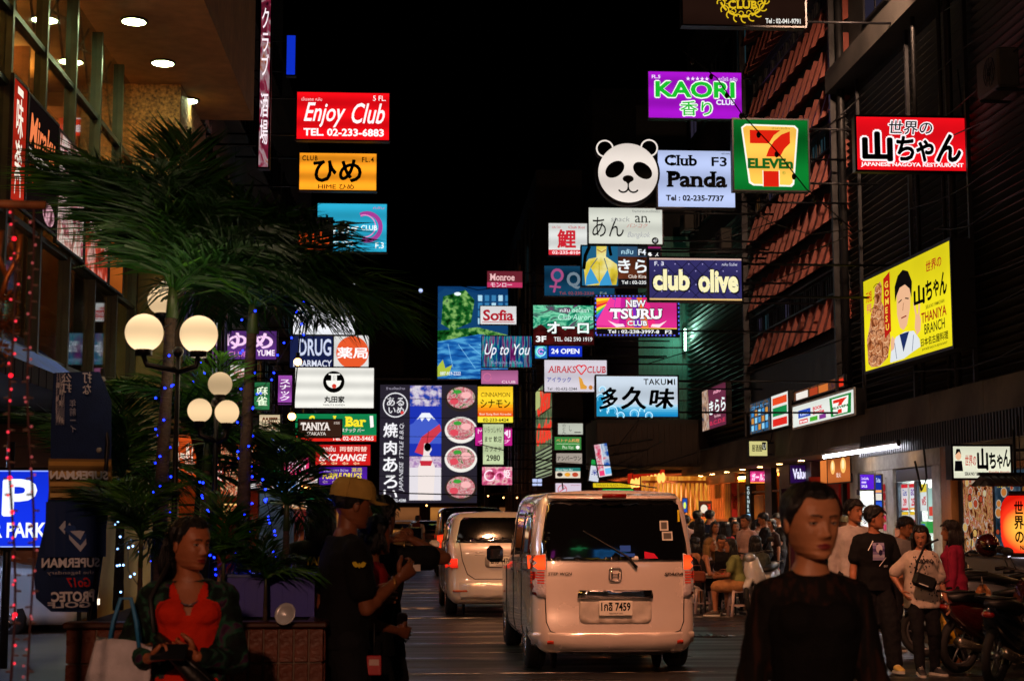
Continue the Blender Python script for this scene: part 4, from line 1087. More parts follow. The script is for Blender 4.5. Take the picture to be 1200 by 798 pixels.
pr = fsign('hanging_sign', 'bluish white light box with bold black words beside the round panda face', (771, 177, 861, 243), 30,
 [T('Club', 779, 182, 817, 195, K, .03, serif=True), T('F3', 834, 184, 852, 195, K, .02), T('Panda', 781, 201, 852, 220, K, .035, serif=True), T('Tel : 02-235-7737', 780, 229, 848, 236, K, .035), T('คลับแพนด้า', 846, 178.5, 859, 181, K)],
 lit('#b4c2ea', .95, .14, 9), arms=8.5, group=GR)
def panda():
 Y = 29.75
 c = P(736, 203, Y); pxm = (P(737, 203, Y).x - c.x)
 root = E('panda_head_sign', c, 'round illuminated panda face with two ears at the left end of the white club box', 'sign', GR)
 m = MB()
 def disc(cx, cy_, r, y0, y1, mi):
  a = V(((cx - 736) * pxm, y0, -(cy_ - 203) * pxm)); b = V((a.x, y1, a.z)); m.tube([b, a], r * pxm, 40, mi)
 disc(736, 203, 37.5, 0, .26, 0); disc(709, 174.5, 11, .02, .2, 0); disc(761, 173, 11, .02, .2, 0)
 m.build('housing', DARK2, root)
 def flat(name, els, off):
  g = art(els, lambda x, y, o: V(((x - 736) * pxm, -.004 - o - off, -(y - 203) * pxm)), root, .001)
  for q in g: q.name = name
 flat('ear', [EL(709, 174.5, 10.4, 10.4, pf, 36), EL(709, 174.5, 8.6, 8.6, K, 36), EL(761, 173, 10.4, 10.4, pf, 36), EL(761, 173, 8.6, 8.6, K, 36)], 0)
 face = lit(pf, .92, .1, 8)
 rot = lambda cx, cy_, a, b, t: PG([(cx + a * math.cos(q) * math.cos(t) - b * math.sin(q) * math.sin(t), cy_ + a * math.cos(q) * math.sin(t) + b * math.sin(q) * math.cos(t)) for q in [2 * math.pi * i / 28 for i in range(28)]], K)
 flat('face', [EL(736, 203, 35, 35, face, 56), rot(720.5, 199, 12.5, 8.5, R(-38)), rot(753, 200, 12.5, 8.5, R(38)), EL(736, 210, 6.5, 4.2, K), PG([(731, 211), (741, 211), (736, 217)], K), LN([(736, 214), (736, 221)], 1.6, K), AR(730, 220, 6, 0, 150, 2, K), AR(742, 220, 6, 30, 180, 2, K)], .004)
panda()
fsign('hanging_sign', 'pale grey light box with thin black brush kana and grey script', (690, 244, 776, 286), 36,
 [T('あん', 694, 255, 731, 278, K, .0), T('snack', 716, 254, 738, 260, '#8a8a8a', -.005, .1), T('an.', 744, 253, 762, 261, K, .0, serif=True), T('バンコク', 734, 262, 759, 267, '#b8584c', 0, .4), T('Bangkok', 735, 272, 762, 280, '#9a9aa0', -.005, .35), EL(767.5, 282, 4, 4, K), T('4F', 765, 280, 770, 284, '#dddddd'), T('ร้านอาหารและเครื่องดื่ม', 741, 246, 773, 249, '#555555')],
 lit('#d2d4c8', .95, .1, 13), arms=8.5, group=GR)
fsign('hanging_sign', 'small white light box with a red kanji for carp over a red phone strip', (643, 262, 688, 299), 45,
 [RC(643, 293, 688, 299, '#d02a36'), T('鯉', 653, 269, 675, 291, '#c3202e', .05), T('02-235-8104', 647, 294.3, 681, 298, '#ffe8ea', .02), T('คลับ โคอิ', 647, 265, 657, 268, '#c23240'), T('Club Koi', 666, 265, 685, 268, '#c23240', .01)],
 lit('#d8dad6', .95, .1, 13), arms=7.0, group=GR)
yel = pic([(.3, '#fffbc0'), (.55, '#e8cf3c'), (.75, '#a89020')], 2.5, .9)
fsign('hanging_sign', 'light box with a yellow figure in a blue bikini beside brown kana panels', (682, 289, 758, 335), 34,
 [RC(682, 289, 724, 335, '#1c5a7c'), PG([(699, 289), (711, 289), (710, 301), (716, 305), (723, 310), (724, 321), (722, 334), (686, 335), (684, 312), (690, 304), (699, 302)], yel),
     LN([(691, 289), (686, 300), (684, 316)], 4, '!20301c'), LN([(714, 289), (716, 300)], 3.5, '!20301c'), LN([(700, 293), (705, 296), (710, 293)], 1, '#8a3a20'),
     PG([(687, 325), (692, 314), (702, 332), (686, 335)], '#3a94c8'), PG([(703, 331), (712, 316), (717, 334), (702, 335)], '#3a94c8'), LN([(692, 314), (700, 303)], .9, '#144a70'), LN([(712, 316), (708, 303)], .9, '#144a70'), LN([(702, 308), (702, 330)], .7, '#9a8420'),
     RC(724, 289, 758, 301, '#2c4a66'), T('คลับ', 728, 292, 742, 298, '#b0d8e8', .01), RC(747, 289, 758, 300, '#16181c'), T('F4', 748, 292, 757, 299, '#dde4ea', .02), RC(724, 301, 758, 327, pic([(.3, '#2c130a'), (.7, '#6e3620')], 2, .9)), T('きら', 724, 304, 758, 320, '#e8eef0', .04), T('Club Kira', 736, 322, 757, 326, '#e8dcd0', .01),
     RC(724, 327, 758, 335, '#101014'), T('Tel : 02-235', 728, 329, 757, 333, '#e8e8e8', .02)],
 lit('#3a3230', .8), arms=8.5, group=GR)
fsign('hanging_sign', 'magenta strip sign showing a floor number behind the yellow figure sign', (700, 289, 774, 302), 37, [T('F4', 751, 295, 764, 301, '#f0f0f0', .02), T('ス', 767, 295, 772, 301, '#f0f0f0', .02), RC(700, 289, 774, 291, '#8c1c5c')], lit('#15131a', .8), arms=8.5, group=GR)
fsign('hanging_sign', 'dim blue light box with a pink female symbol and a large letter Q', (638, 312, 720, 347), 46,
 [EL(653, 323, 7.5, 8, '#a04878'), EL(653, 323, 4.6, 5, '#1c4a6a'), LN([(652, 330), (649, 343)], 2.4, '#a04878'), LN([(644, 336), (657, 337)], 2.2, '#a04878'), T('Q', 664, 319, 680, 339, '#6c7c88', .03), T('Tel. 02-235-2330', 655, 342, 696, 345.5, '#8c4048', .01), T('F4', 703, 342, 711, 345.5, '#788')],
 lit('#12405e', .7, .3, 8), arms=7.0, group=GR)
quilt = pic([(.0, '#15132e'), (.5, '#3c3768'), (1, '#5b558c')], 7, .8, kind='VORONOI')
dm = [LN([(759 + 16 * i + a, 306), (759 + 16 * i + a + 44 * s, 350)], .8, '#17142f') for i in range(-3, 8) for a, s in ((0, 1), (0, -1)) if 761 < 759 + 16 * i + 44 * s < 868 and 761 < 759 + 16 * i < 868]
fsign('hanging_sign', 'violet quilted light box with large cream lower case letters', (761, 303, 869, 352), 27,
 dm + [RC(761, 303, 869, 305, '#c8a89c'), RC(761, 350, 869, 352, '#d8b070'), T('F. 3', 767, 307, 778, 312, '#d8d8ea', .02), T('คลับ โอลีฟ', 846, 308, 864, 311.5, '#d8d8ea'),
     T('club', 765, 316, 808, 341, '#f2e9b4', .045, out='!2c1c10', ow=.06), T('olive', 818, 316, 865, 343, '#f2e9b4', .045, out='!2c1c10', ow=.06)] +
 [EL(759 + 8 * i, 310 + 8 * j, .8, .8, '#9a94c8', 6) for i in range(1, 14) for j in range(5) if (i + j) % 2 == 0],
 lit('#332f63', .85, .12, 12), arms=8.5, group=GR)
rb = []
for i, c in enumerate(['#f4d020', '#f08018', '#e02838', '#f0d830', '#48b848', '#2878d8', '#6838b8', '#e83c98']):
 rb.append(PG([(699, 350 + 3.9 * i), (699, 354 + 3.9 * i), (716, 374 + 1.2 * i), (742 - 3 * i, 352), (736 - 3 * i, 349)], c))
rb += [PG([(722 + 6 * i, 349), (729 + 6 * i, 349), (724 + 9 * i, 384), (716 + 9 * i, 384)], c) for i, c in enumerate(['#e838a0', '#c01c90', '#f04878', '#7828b8', '#f07830', '#e82878'])]
fsign('hanging_sign', 'rainbow coloured light box with white outlined serif words above a black phone strip', (699, 349, 793, 392), 32,
 rb + [RC(699, 385, 793, 392, '#0c0a10'), RC(699, 384.4, 793, 385.4, '#e8c82c'), T('NEW', 733, 352, 757, 360, '#f6f4f8', .02, serif=True, out='!120812', ow=.1), T('TSURU', 714, 362, 776, 374, '#faf6fa', .03, serif=True, out='!120812', ow=.09), T('CLUB', 735, 376, 758, 382, '#f6f4f8', .02, serif=True, out='!120812', ow=.1),
     PG([(712, 376), (722, 380), (730, 380), (732, 383), (722, 384)], '#f6dce6'), PG([(781, 376), (772, 380), (764, 380), (762, 383), (772, 384)], '#f6dce6'), T('Tel : 02-238-3997-8', 712, 386.8, 772, 391, '#f2f2f2', .025), T('F2', 779, 386.8, 787, 391, '#f2f2f2', .025)] +
 [RC(698 + 4.3 * i, 346.8, 700 + 4.3 * i, 348.2, '#5a6cf0') for i in range(22)] + [RC(698 + 4.3 * i, 392.6, 700 + 4.3 * i, 394, '#5a6cf0') for i in range(22)] + [RC(a, 350 + 5 * i, a + 1.4, 352.4 + 5 * i, '#5a6cf0') for a in (696.8, 793.8) for i in range(9)],
 lit('#d42a86', .95, .1), arms=8.5, group=GR, frame=.06)
aur = pic([(.25, '#0a2a30'), (.4, '#12926c'), (.5, '#8af0c0'), (.56, '#3a6a60'), (.66, '#8a2a78'), (.8, '#2c1028')], 1.6, .85, stretch=(1, 1, 1.6), dist=2)
fsign('hanging_sign', 'aurora pictured light box with large white katakana and a 3F mark', (625, 358, 696, 404), 43,
 [PG([(625, 386), (634, 380), (642, 386), (652, 379), (662, 387), (674, 382), (686, 388), (696, 384), (696, 404), (625, 404)], pic([(.3, '#1a0808'), (.7, '#5c1616')], 4, .8)),
     T('คลับ ออโรรา', 656, 361, 690, 366, '#e8fff6'), T('Club Aurora', 654, 368, 695, 375, '#bdf0dc', .0, .2), T('オーロ', 641, 377, 690, 391, '#f0fffa', .05, out='!103028', ow=.06), T('3F', 628, 394, 640, 401, '#ffffff', .03), T('TEL. 062 590 1919', 649, 395, 694, 400, '#e8e8e8', .01)],
 aur, arms=7.0, group=GR)
fsign('hanging_sign', 'blue light box reading 24 OPEN', (643, 405, 682, 418), 43.5, [T('24 OPEN', 646, 408.5, 679, 414.5, '#f0f4ff', .03)], lit('#1430c0', .9), arms=7.0, group=GR, k=1)
fsign('hanging_sign', 'small round cyan swirl light beside the blue 24 OPEN box', (627, 404, 641, 420), 44, [AR(634, 412, 5, 0, 300, 1.5, '#a0f0ff'), AR(634, 412, 2.6, 40, 350, 1.2, '#f0a0f0'), AR(634, 412, 6.6, 90, 330, 1, '#5ae0c0')], lit('#2a7ac8', .8), arms=7.0, group=GR)
fsign('hanging_sign', 'white light box with red serif letters and a red heart outline', (638, 422, 711, 459), 38,
 [T('AIRAKS', 642, 429, 675, 437, '#b8202c', .01, .1, serif=True), T('CLUB', 688, 429, 710, 437, '#b8202c', .01, .1, serif=True), AR(678.5, 431, 2.9, 150, 360, 1.5, '#d81c2c'), AR(684, 431, 2.9, 180, 390, 1.5, '#d81c2c'), LN([(676, 432.5), (681.2, 439)], 1.5, '#d81c2c'), LN([(686.6, 432.5), (681.2, 439)], 1.5, '#d81c2c'),
     T('アイラック', 641, 442, 669, 448, '#25389c', .03), T('Tel : 02-632-2344', 641, 454, 676, 457.3, K, .01), PG([(678, 441), (682, 444), (684, 450), (688, 453), (687, 456), (680, 456), (679, 449)], '#d89838'), EL(692, 454, 2.4, 2.6, '#c07830'), T('จ้า', 695, 452, 699, 456, K)],
 lit('#cfc9d4', .95, .08, 12), arms=8.5, group=GR)
wave = [PG([(699, 489), (699, 466), (706, 460), (713, 463), (710, 470), (706, 476), (716, 480), (724, 477), (732, 483), (735, 489)], '#1b86b4')]
for cx, cy_, r in ((706, 457, 4), (704, 468, 6), (713, 463, 4), (717, 482, 6), (708, 480, 5), (743, 485, 5), (752, 481, 3), (727, 487, 4), (760, 487, 4)):
 wave += [AR(cx, cy_, r, 150, 400, 1.1, '#bfeaff'), AR(cx, cy_, r * .62, 150, 400, 1.0, '#6cc4ec')]
fsign('hanging_sign', 'light box with three black brush kanji over blue waves', (699, 441, 794, 488), 30,
 grad_rows(699, 474, 794, 488, ['#a8cfe4', '#7cbcdc', '#4ea8d2', '#2a94c8', '#1683bc']) + wave +
 [T('TAKUMI', 754, 444, 791, 451, K, .015, sp=1.1), T('多', 702, 454, 724, 480, K, .055, .2), T('久', 727, 453, 757, 480, K, .055, .12), T('味', 760, 455, 790, 479, K, .05, .12)],
 lit('#c2cfdc', .97, .12, 11), arms=8.5, group=GR)
fsign('hanging_sign', 'dim pink and maroon light box above the white serif sign', (571, 318, 612, 337), 60, [T('Monroe', 574, 321, 603, 329, '#e8b8b8', .02, serif=True), RC(571, 331, 612, 337, '#b8305c'), T('モンロー', 575, 331.5, 600, 336.5, '#f0d0dc', .02)], lit('#702430', .8), arms=5.0, group=GR)
fsign('hanging_sign', 'small white light box with one dark red serif word', (563, 359, 605, 380), 55, [T('Sofia', 566, 363, 602, 376, '#a81424', .03, serif=True), LN([(565, 377.5), (603, 377.5)], .8, '#a81424')], lit('#dcdcdc', .95, .06), arms=5.0, group=GR)
neon = pic([(.3, '#060a10'), (.44, '#1848a0'), (.5, '#20c0b8'), (.56, '#a02890'), (.66, '#140a24'), (.8, '#2cc070')], 4, .6, stretch=(3, 1, .25))
fsign('hanging_sign', 'dark light box with colourful streaks and white script', (565, 394, 623, 430), 52, [T('Up to You', 568, 403, 621, 420, '#f4f8ff', .0, .35), T('Karaoke & Club', 576, 423, 612, 426.5, '#8c9cc0')], neon, arms=5.0, group=GR)
fsign('hanging_sign', 'pink strip light box below the dark sign with colourful streaks', (564, 434, 607, 450), 57, [AR(571, 442, 4.5, 0, 340, 1, '#c86890'), T('CLUB', 588, 446, 604, 449, '#f8d8e8')], lit('#b86898', .8, .15), arms=5.0, group=GR)
fsign('hanging_sign', 'yellow and orange light box with thin capitals over katakana', (560, 453, 601, 495), 54,
 grad_rows(560, 474, 601, 488, ['#f8a818', '#f08c18', '#e86a18', '#e04a18']) + [T('CINNAMON', 563.5, 460, 598, 465, '!2c2418', -.002, serif=True), T('シナモン', 563, 468, 598, 478, '!1c1410', .03), T('Best Song Best Karaoke', 562, 484, 599, 487, '#ffe8c8', .01), RC(560, 489, 601, 495, '#f4e03c'), T('02-233-6424', 566, 490, 596, 494, '!1c1c60', .02)],
 lit('#fcd02c', .95, .1), arms=5.0, group=GR)
fsign('hanging_sign', 'magenta light box partly behind a pale green menu board', (557, 501, 600, 522), 58, [T('MJ', 588, 504, 598, 513, '#ffe0f4', .02), T('M', 560, 503, 566, 508, '#ffd0ec'), T('クラブ', 560, 515, 598, 520, '#ffb8e4', .02)], lit('#c8208c', .85), arms=5.0, group=GR)
fsign('hanging_sign', 'pale green menu board with dark handwriting over the magenta sign', (566, 497, 590, 544), 56, [T('いらっしゃい', 568, 500, 588, 507, '!203020', .0), T('ませ 歓迎', 568, 511, 588, 518, '!203020', .02), T('カラオケ', 568, 523, 588, 529, '!304830', .02), T('2980', 570, 533, 586, 540, '!203020', .02)], lit('#c8d8a8', .85, .1), arms=5.0, group=GR)
fsign('hanging_sign', 'pink light box with pale swirls under the pale green menu board', (565, 547, 600, 568), 56, [AR(574, 557, 6, 0, 300, 1.6, '#ffe0ee'), AR(586, 558, 5, 120, 400, 1.6, '#ff90c0'), T('姫', 590, 550, 598, 560, '#ffe8f0', .03)], pic([(.35, '#8a1238'), (.5, '#f06898'), (.6, '#f8d0c8'), (.7, '#c82868')], 4, .85), arms=5.0, group=GR)
poolp = pic([(.3, '#0a3c8c'), (.5, '#1c6cc0'), (.62, '#58b0e8')], 1.2, .85, stretch=(1, 1, 5))
leafp = pic([(.35, '#052408'), (.5, '#1c6c28'), (.62, '#9ad070'), (.8, '#102c40')], 3, .8)
fsign('billboard', 'large blue billboard picturing a swimming pool and trees at the street end', (513, 336, 607, 444), 84,
 [PG([(513, 345), (521, 338), (607, 350), (607, 395), (513, 402)], '#103c68'), PG([(519, 348), (545, 340), (556, 352), (552, 378), (530, 388), (517, 380)], leafp)] +
 [RC(560 + 8 * i, 346 + 9 * j, 565 + 8 * i, 353 + 9 * j, '#3478a8' if (i + j) % 3 else '#a8d4e8') for i in range(6) for j in range(4)] +
 [EL(536, 345, 4, 2, '#e8f8ff'), PG([(513, 388), (560, 384), (607, 396), (607, 402), (513, 400)], leafp), PG([(513, 401), (562, 392), (607, 398), (607, 444), (513, 444)], poolp)] +
 [LN([(513 + 12 * i, 404), (505 + 26 * i, 432)], .5, '#7cc4f0') for i in range(1, 5)] + [PG([(513, 430), (519, 422), (522, 432), (530, 428), (526, 440), (513, 442)], '#a8b83c'), T('087-959-2222', 516, 436, 540, 440, '#e8f4ff', .01)],
 lit('#0c3a6c', .8), depth=.5)
sakura = pic([(.42, '#2848b8'), (.5, '#b8a8d8'), (.58, '#f4ecf6'), (.8, '#3858c8')], 2.2, .8)
bb = [RC(480, 452, 517, 586, '#1c30a8'), RC(480, 452, 517, 476, sakura), PG([(480, 498), (484, 496), (494, 484), (503, 484), (517, 500), (517, 520), (480, 520)], '#4058c0'), PG([(488, 492), (494, 484), (503, 484), (510, 492), (505, 490), (502, 494), (498, 489), (494, 494), (492, 490)], '#e8ecfa'),
      RC(480, 535, 517, 548, pic([(.4, '#b88cc8'), (.55, '#f0d8ee'), (.7, '#5a3c8c')], 4, .8)), RC(480, 548, 517, 586, '#dcd6dc'), PG([(486, 530), (494, 512), (515, 497), (517, 505), (503, 520), (497, 534)], '#c83848'), LN([(502, 505), (497, 545)], .7, '#5c2020'),
      PG([(497, 520), (503, 519), (506, 527), (503, 532), (510, 548), (508, 586), (490, 586), (490, 548), (496, 533)], '#e8dcd8'), EL(501, 524, 4, 5, '!1a1216'), PG([(492, 540), (507, 540), (505, 546), (493, 546)], '#c02838')]
food = [pic([(.3, '#f0e0e0'), (.45, '#c83c50'), (.55, '#f4c0c0'), (.65, '#2a7a30'), (.8, '#7a1c24')], s, .85, dist=1) for s in (4, 5, 6, 7)]
for i, (cy_, c) in enumerate(((467, '#3a2c28'), (504, '#dcdcd0'), (538, '#e8e8dc'), (572, '#242c1c'))):
 bb += [EL(540, cy_, 19, 15.5, '#e8e4dc' if i in (1, 2) else '#2c2420', 36), EL(540, cy_ - 1, 16.5, 12.5, food[i], 36), EL(532, cy_ + 3, 5, 4, '#d84858', 14), EL(546, cy_ - 4, 6, 4, '#f0b0b0', 14), EL(536, cy_ - 8, 5, 2.5, '#3a9838', 10)]
bb += [AR(463, 475, 14, 0, 360, 1.3, '#e8e6ea', n=40), T('ある', 453, 466, 473, 476, '#e8e6ea', .02), T('いめ', 455, 477, 473, 485, '#e8e6ea', .02), EL(471, 484, 2, 2, '#d83c3c'),
       T('焼', 449, 496, 466, 513, '#f0eef2', .04), T('肉', 450, 517, 465, 533, '#f0eef2', .04), T('あ', 449, 536, 466, 553, '#f0eef2', .035), T('ろ', 450, 557, 466, 572, '#f0eef2', .035), T('い', 450, 574, 466, 585, '#f0eef2', .035), T('JAPANESE  STYLE B.B.Q.', 468, 496, 474, 576, '#dcdae0', .0, .2, rot=90), T('02-632-4288', 455, 584.5, 476, 588, '#e8e8ee', .01),
       T('ร้านปิ้งย่าง', 452, 454, 474, 457, '#a8a0b4')] + [LN([(445, y), (559, y)], .5, '!14121a') for y in (468, 490, 512, 535, 558)]
fsign('billboard', 'very wide restaurant billboard with white kanji column, snowy mountain and plates of food', (445, 451, 559, 589), 86, bb, lit('#2b2632', .8), depth=.5)
ST = 'small light boxes stacked on one post'
fsign('stacked_sign', 'pale grey light box with thin vertical kana, topmost of the small stack', (654, 496, 683, 509), 52, [T('の\nど\nん', 659, 497, 663, 508, K), T('し', 667, 499, 670, 505, K), RC(673, 506, 681, 507, K)], lit('#b8bcae', .9, .08), arms=7.0, group=ST)
fsign('stacked_sign', 'green light box with orange kana and a small round emblem in the stack', (650, 512, 681, 527), 52, [T('ベトナム料理', 652, 514, 679, 518, '#e8a060', .02), LN([(652, 520), (679, 520)], .5, '#c0e0b0'), EL(677, 524, 2.2, 2.2, '#f0f0e8'), T('Pho Viet', 659, 522, 672, 526, '#d8e8c8')], lit('#3c8840', .85), arms=7.0, group=ST)
fsign('stacked_sign', 'brownish white light box with black katakana, third in the stack', (652, 531, 682, 543), 52, [T('ナンバーワン', 653, 534, 681, 539.5, K, .02), LN([(656, 541.5), (678, 541.5)], .5, '#706050')], lit('#a89c90', .85), arms=7.0, group=ST)
fsign('stacked_sign', 'teal light box with three pictured dishes, fourth in the stack', (651, 548, 680, 560), 52, [RC(651, 552, 680, 560, '#d8ccb8'), EL(656, 556, 3.4, 2.4, '#281c14'), EL(665, 556, 3.4, 2.4, '#e0982c'), EL(674, 556, 3.6, 2.6, '#b84428'), T('Chao Nam Bui', 652, 549, 671, 551.5, '#d8f0e8')], lit('#2c7c74', .85), arms=7.0, group=ST)
fsign('stacked_sign', 'white light box with a pink round emblem, lowest of the stack above the van', (651, 566, 681, 580), 52, [AR(659, 573.5, 5, 0, 360, .8, '#c83048', n=24), LN([(656, 576), (663, 571)], 1, '#c83048'), T('SALON', 669, 567.5, 679, 569, '#a03050')], lit('#d8c8d8', .9), arms=7.0, group=ST)
fsign('hanging_sign', 'small grey light box with yellow to violet bands and letter M', (696, 504, 722, 516), 48, [RC(696, 504, 702, 516, '#8c8c6c'), RC(702, 504, 706, 516, '#d8d04c'), RC(706, 504, 710, 516, '#e8a0c0'), RC(710, 504, 716, 516, '#b088d8'), T('M', 716, 506, 721, 513, K, .04)], lit('#8c78c0', .8), arms=7.0, group=GR)
def tilt(o, a): o.rotation_euler = (0, R(a), 0); return o
tilt(fsign('hanging_sign', 'tilted tall box sign with pink and blue print leaning over the awning', (702, 521, 717, 559), 45.4, [RC(702, 521, 709, 552, pic([(.4, '#e86080'), (.6, '#f4e8ee')], 6, .8)), RC(710, 521, 717, 548, pic([(.4, '#1c58b8'), (.55, '#d0e4f4'), (.7, '#e83c60')], 5, .8)), T('寿\n司', 703, 530, 708, 548, '#c81c40', .03), RC(703, 552, 709, 558, '#e83c70'), RC(710, 550, 717, 557, '#70b8e8')], lit('#e8e4ec', .85), group=GR, arms=7.0), -9)
tilt(fsign('hanging_sign', 'tilted small white box sign with green top beside the pink and blue one', (690, 538, 701, 563), 45.6, [RC(690, 538, 701, 545, '#1c9440'), T('米', 692, 549, 699, 556, '#2c3c94', .04)], lit('#d8dce8', .85), group=GR, arms=7.0), 8)
fsign('hanging_sign', 'tiny bluish white light box low on the far pipe covered wall', (624, 561, 635, 569), 62, [LN([(629.5, 561), (629.5, 569)], .5, K)], lit('#c0ccf8', .9), arms=5.0, group=GR)
fsign('awning_sign', 'long yellow lit fascia sign above the van roof', (695, 566, 740, 571), 52, [T('THANIYA PLAZA FOOD', 698, 567, 736, 570, '#503c10')], lit('#e8c820', .85), arms=7.0)
fsign('awning_sign', 'thin green lit strip sign below the yellow fascia sign', (706, 573, 742, 577), 51, [T('restaurant', 710, 573.8, 726, 576.2, '#e0ffe0')], lit('#22a83c', .85), arms=7.0)
fsign('hanging_sign', 'small yellow and black light box on the concrete fascia', (878, 517, 899, 534), 36.5, [RC(893, 518, 898, 527, K), T('居酒屋', 881, 521, 893, 529, K, .03), T('U', 894, 520, 897, 526, '#e8e8d0')], lit('#d8d088', .85), group=GR, arms=8.5)
yc = lambda x, y, u=1: []
fsign('hanging_sign', 'red light box with thick black brush lettering outlined in white, nearest on the right', (1004, 138, 1132, 200), 23.6,
 [T('世界の', 1042, 142, 1093, 158, K, .02, .1, out='#f8eef0', ow=.09),
     T('山', 1010, 155, 1046, 190, K, .085, .0, out='#f8eef0', ow=.07), T('ち', 1050, 160, 1071, 189, K, .06, .1, out='#f8eef0', ow=.07), T('ゃ', 1073, 164, 1094, 190, K, .06, .1, out='#f8eef0', ow=.07), T('ん', 1096, 157, 1126, 190, K, .06, .15, out='#f8eef0', ow=.07),
     T('JAPANESE NAGOYA RESTAURANT', 1008, 191, 1128, 197, '#fdf0f0', .03)],
 lit('#e20d18', 1.0, .12, 8), arms=8.5, group=GR, case=mat('#2a2010', .35, .7, .4), depth=.2)
def osign(name, label, X, pl, pr, yt, yb, els, face, rect, dx=0.0, cat='sign', **kw):
 """sign on a right-hand facade; yt/yb are photo rows at its near (right) edge, dx its turn away from the street line"""
 ym = (yt + yb) / 2
 r_ = ray(pr, ym); Yn = X / (r_.x / r_.y)
 kf = ray(pl, ym); kf = kf.x / kf.y
 s = (kf * Yn - X) / (dx - kf)
 far = V((X + dx * s, Yn + s, 0)); near = V((X, Yn, 0))
 zt = P(pr, yt, Yn).z; zb = P(pr, yb, Yn).z
 U = near - far; W_ = U.length
 return box_sign(name, label, V((far.x, far.y, zb)), U, W_, zt - zb, rect, els, face, cat=cat, **kw)
wing = pic([(.3, '#5c2410'), (.45, '#c07040'), (.55, '#e8a878'), (.65, '#8a4020'), (.8, '#f0c8a0')], 6, .9, dist=1.2)
yb = [PG([(4, 92), (3, 66), (7, 52), (9, 40), (14, 28), (15, 12), (22, 8), (24, 14), (23, 30), (27, 40), (31, 56), (33, 74), (29, 92), (18, 99), (8, 97)], wing)]
for i, (cx, cy_) in enumerate(((10, 88), (18, 92), (26, 84), (8, 74), (17, 78), (27, 70), (11, 62), (20, 64), (15, 50), (24, 54), (14, 38), (20, 42), (18, 26), (19, 14))):
 yb += [AR(cx, cy_, 4, 200, 340, .8, '#4a1c0c', 4), AR(cx + 1, cy_ + 3, 3, 20, 150, .6, '#f4c898', 3)]
yb += [T('元祖', 5, 14, 13, 26, '#c82818', .03), T('手羽', 6, 28, 12, 38, '#e03868', .03), PG([(28, 8), (36, 3), (36, 66), (28, 72)], '#b01c14'), T('G\nO\nM\nE\nS\nU', 29.5, 12, 34.5, 64, '#f0c840', .03),
   PG([(34, 99), (36, 82), (42, 74), (52, 72), (62, 74), (68, 84), (69, 92), (60, 95), (50, 99)], '#d8dce0'), PG([(46, 73), (50, 92), (57, 73)], '#1c2c5c'), LN([(40, 80), (42, 97)], .6, '#606a80'), LN([(62, 78), (60, 94)], .6, '#606a80'),
   PG([(44, 30), (47, 22), (52, 19), (58, 22), (60, 32), (59, 50), (55, 66), (51, 70), (47, 66), (44, 52)], '#e4b088'), PG([(42, 38), (42, 22), (46, 12), (52, 8), (58, 12), (62, 24), (61, 40), (59, 30), (54, 24), (48, 25), (44, 32)], '!100c0a'),
   LN([(46, 40), (50, 38)], 1.2, '!100c0a'), LN([(54, 38), (58, 40)], 1.2, '!100c0a'), LN([(52, 42), (51, 50)], .5, '#8a5030'), LN([(49, 57), (55, 56.5)], 1.4, '#8a3020'),
   PG([(64, 72), (65, 60), (69, 58), (71, 66), (70, 76), (66, 80)], '#e4b088'), LN([(66, 60), (64, 46)], 1.8, '#e4b088'), LN([(69, 60), (70, 47)], 1.8, '#e4b088'), PG([(36, 78), (38, 72), (41, 76), (40, 86), (36, 88)], '#e4b088'),
   T('世界の', 78, 11, 94, 22, '#a82418', .03, .1), T('山', 64, 31, 76, 51, K, .08), T('ち', 77, 30, 84, 50, K, .06), T('ゃ', 85, 32, 91, 49, K, .06), T('ん', 91.5, 28, 99, 50, K, .06, .1),
   T('SEKAI NO YAMACHAN', 77, 54, 96, 57.5, K, .01), T('THANIYA', 72, 60, 98, 70, '#9c2414', .02), T('BRANCH', 75, 72, 96, 82, K, .01), T('日本名古屋料理', 71, 85, 99, 93, K, .03), T('JAPANESE NAGOYA RESTAURANT', 72, 95, 98, 98, K, .01)]
osign('billboard', 'yellow billboard with fried chicken pile, plain cook figure and black brush lettering on the louvres', 8.1, 1012, 1115, 282, 405, yb, lit('#e8d81c', .95, .12, 3), (0, 0, 100, 100), dx=-.03, depth=.35, frame=.05)
osign('strip_sign', 'rounded white lit sign with small coloured logos and a green framed red 7', 8.2, 929, 1001, 456, 484,
   [RC(10, 25, 32, 62, '#2848b0'), T('BOOK', 36, 26, 52, 42, '#d83048', .04), T('Smile', 36, 45, 55, 62, '#d83048', .03), RC(12, 70, 27, 90, '#d83038'), RC(31, 70, 44, 90, '#48a830'), RC(47, 70, 58, 90, '#7c3488'), T('true', 13, 74, 26, 86, '#ffffff', .03), T('KBank', 14, 40, 30, 54, '#c8d8ff', .02),
 PG([(64, 10), (97, 10), (96, 94), (66, 94)], '#188038'), PG([(68, 18), (93, 18), (91, 88), (70, 88)], '#f0efe8'), PG([(70, 24), (91, 24), (84, 44), (83, 52), (77, 52), (79, 38), (70, 38)], '#d82818'), RC(77, 68, 83, 86, '#d82818'), T('ELEVEN', 69, 54, 92, 64, '#106828', .05)],
   lit('#e0e4dc', .95, .06), (0, 0, 100, 100), depth=.2, frame=.04, fmat=mat('#d8d8d8', .4))
osign('strip_sign', 'orange green and red striped lit panel left of the rounded white sign', 8.3, 904, 924, 458, 498, [RC(8, 8, 92, 30, '#e04820'), RC(8, 38, 92, 64, '#148044'), RC(8, 72, 92, 94, '#d82820')], lit('#dfe2da', .95), (0, 0, 100, 100), depth=.15)
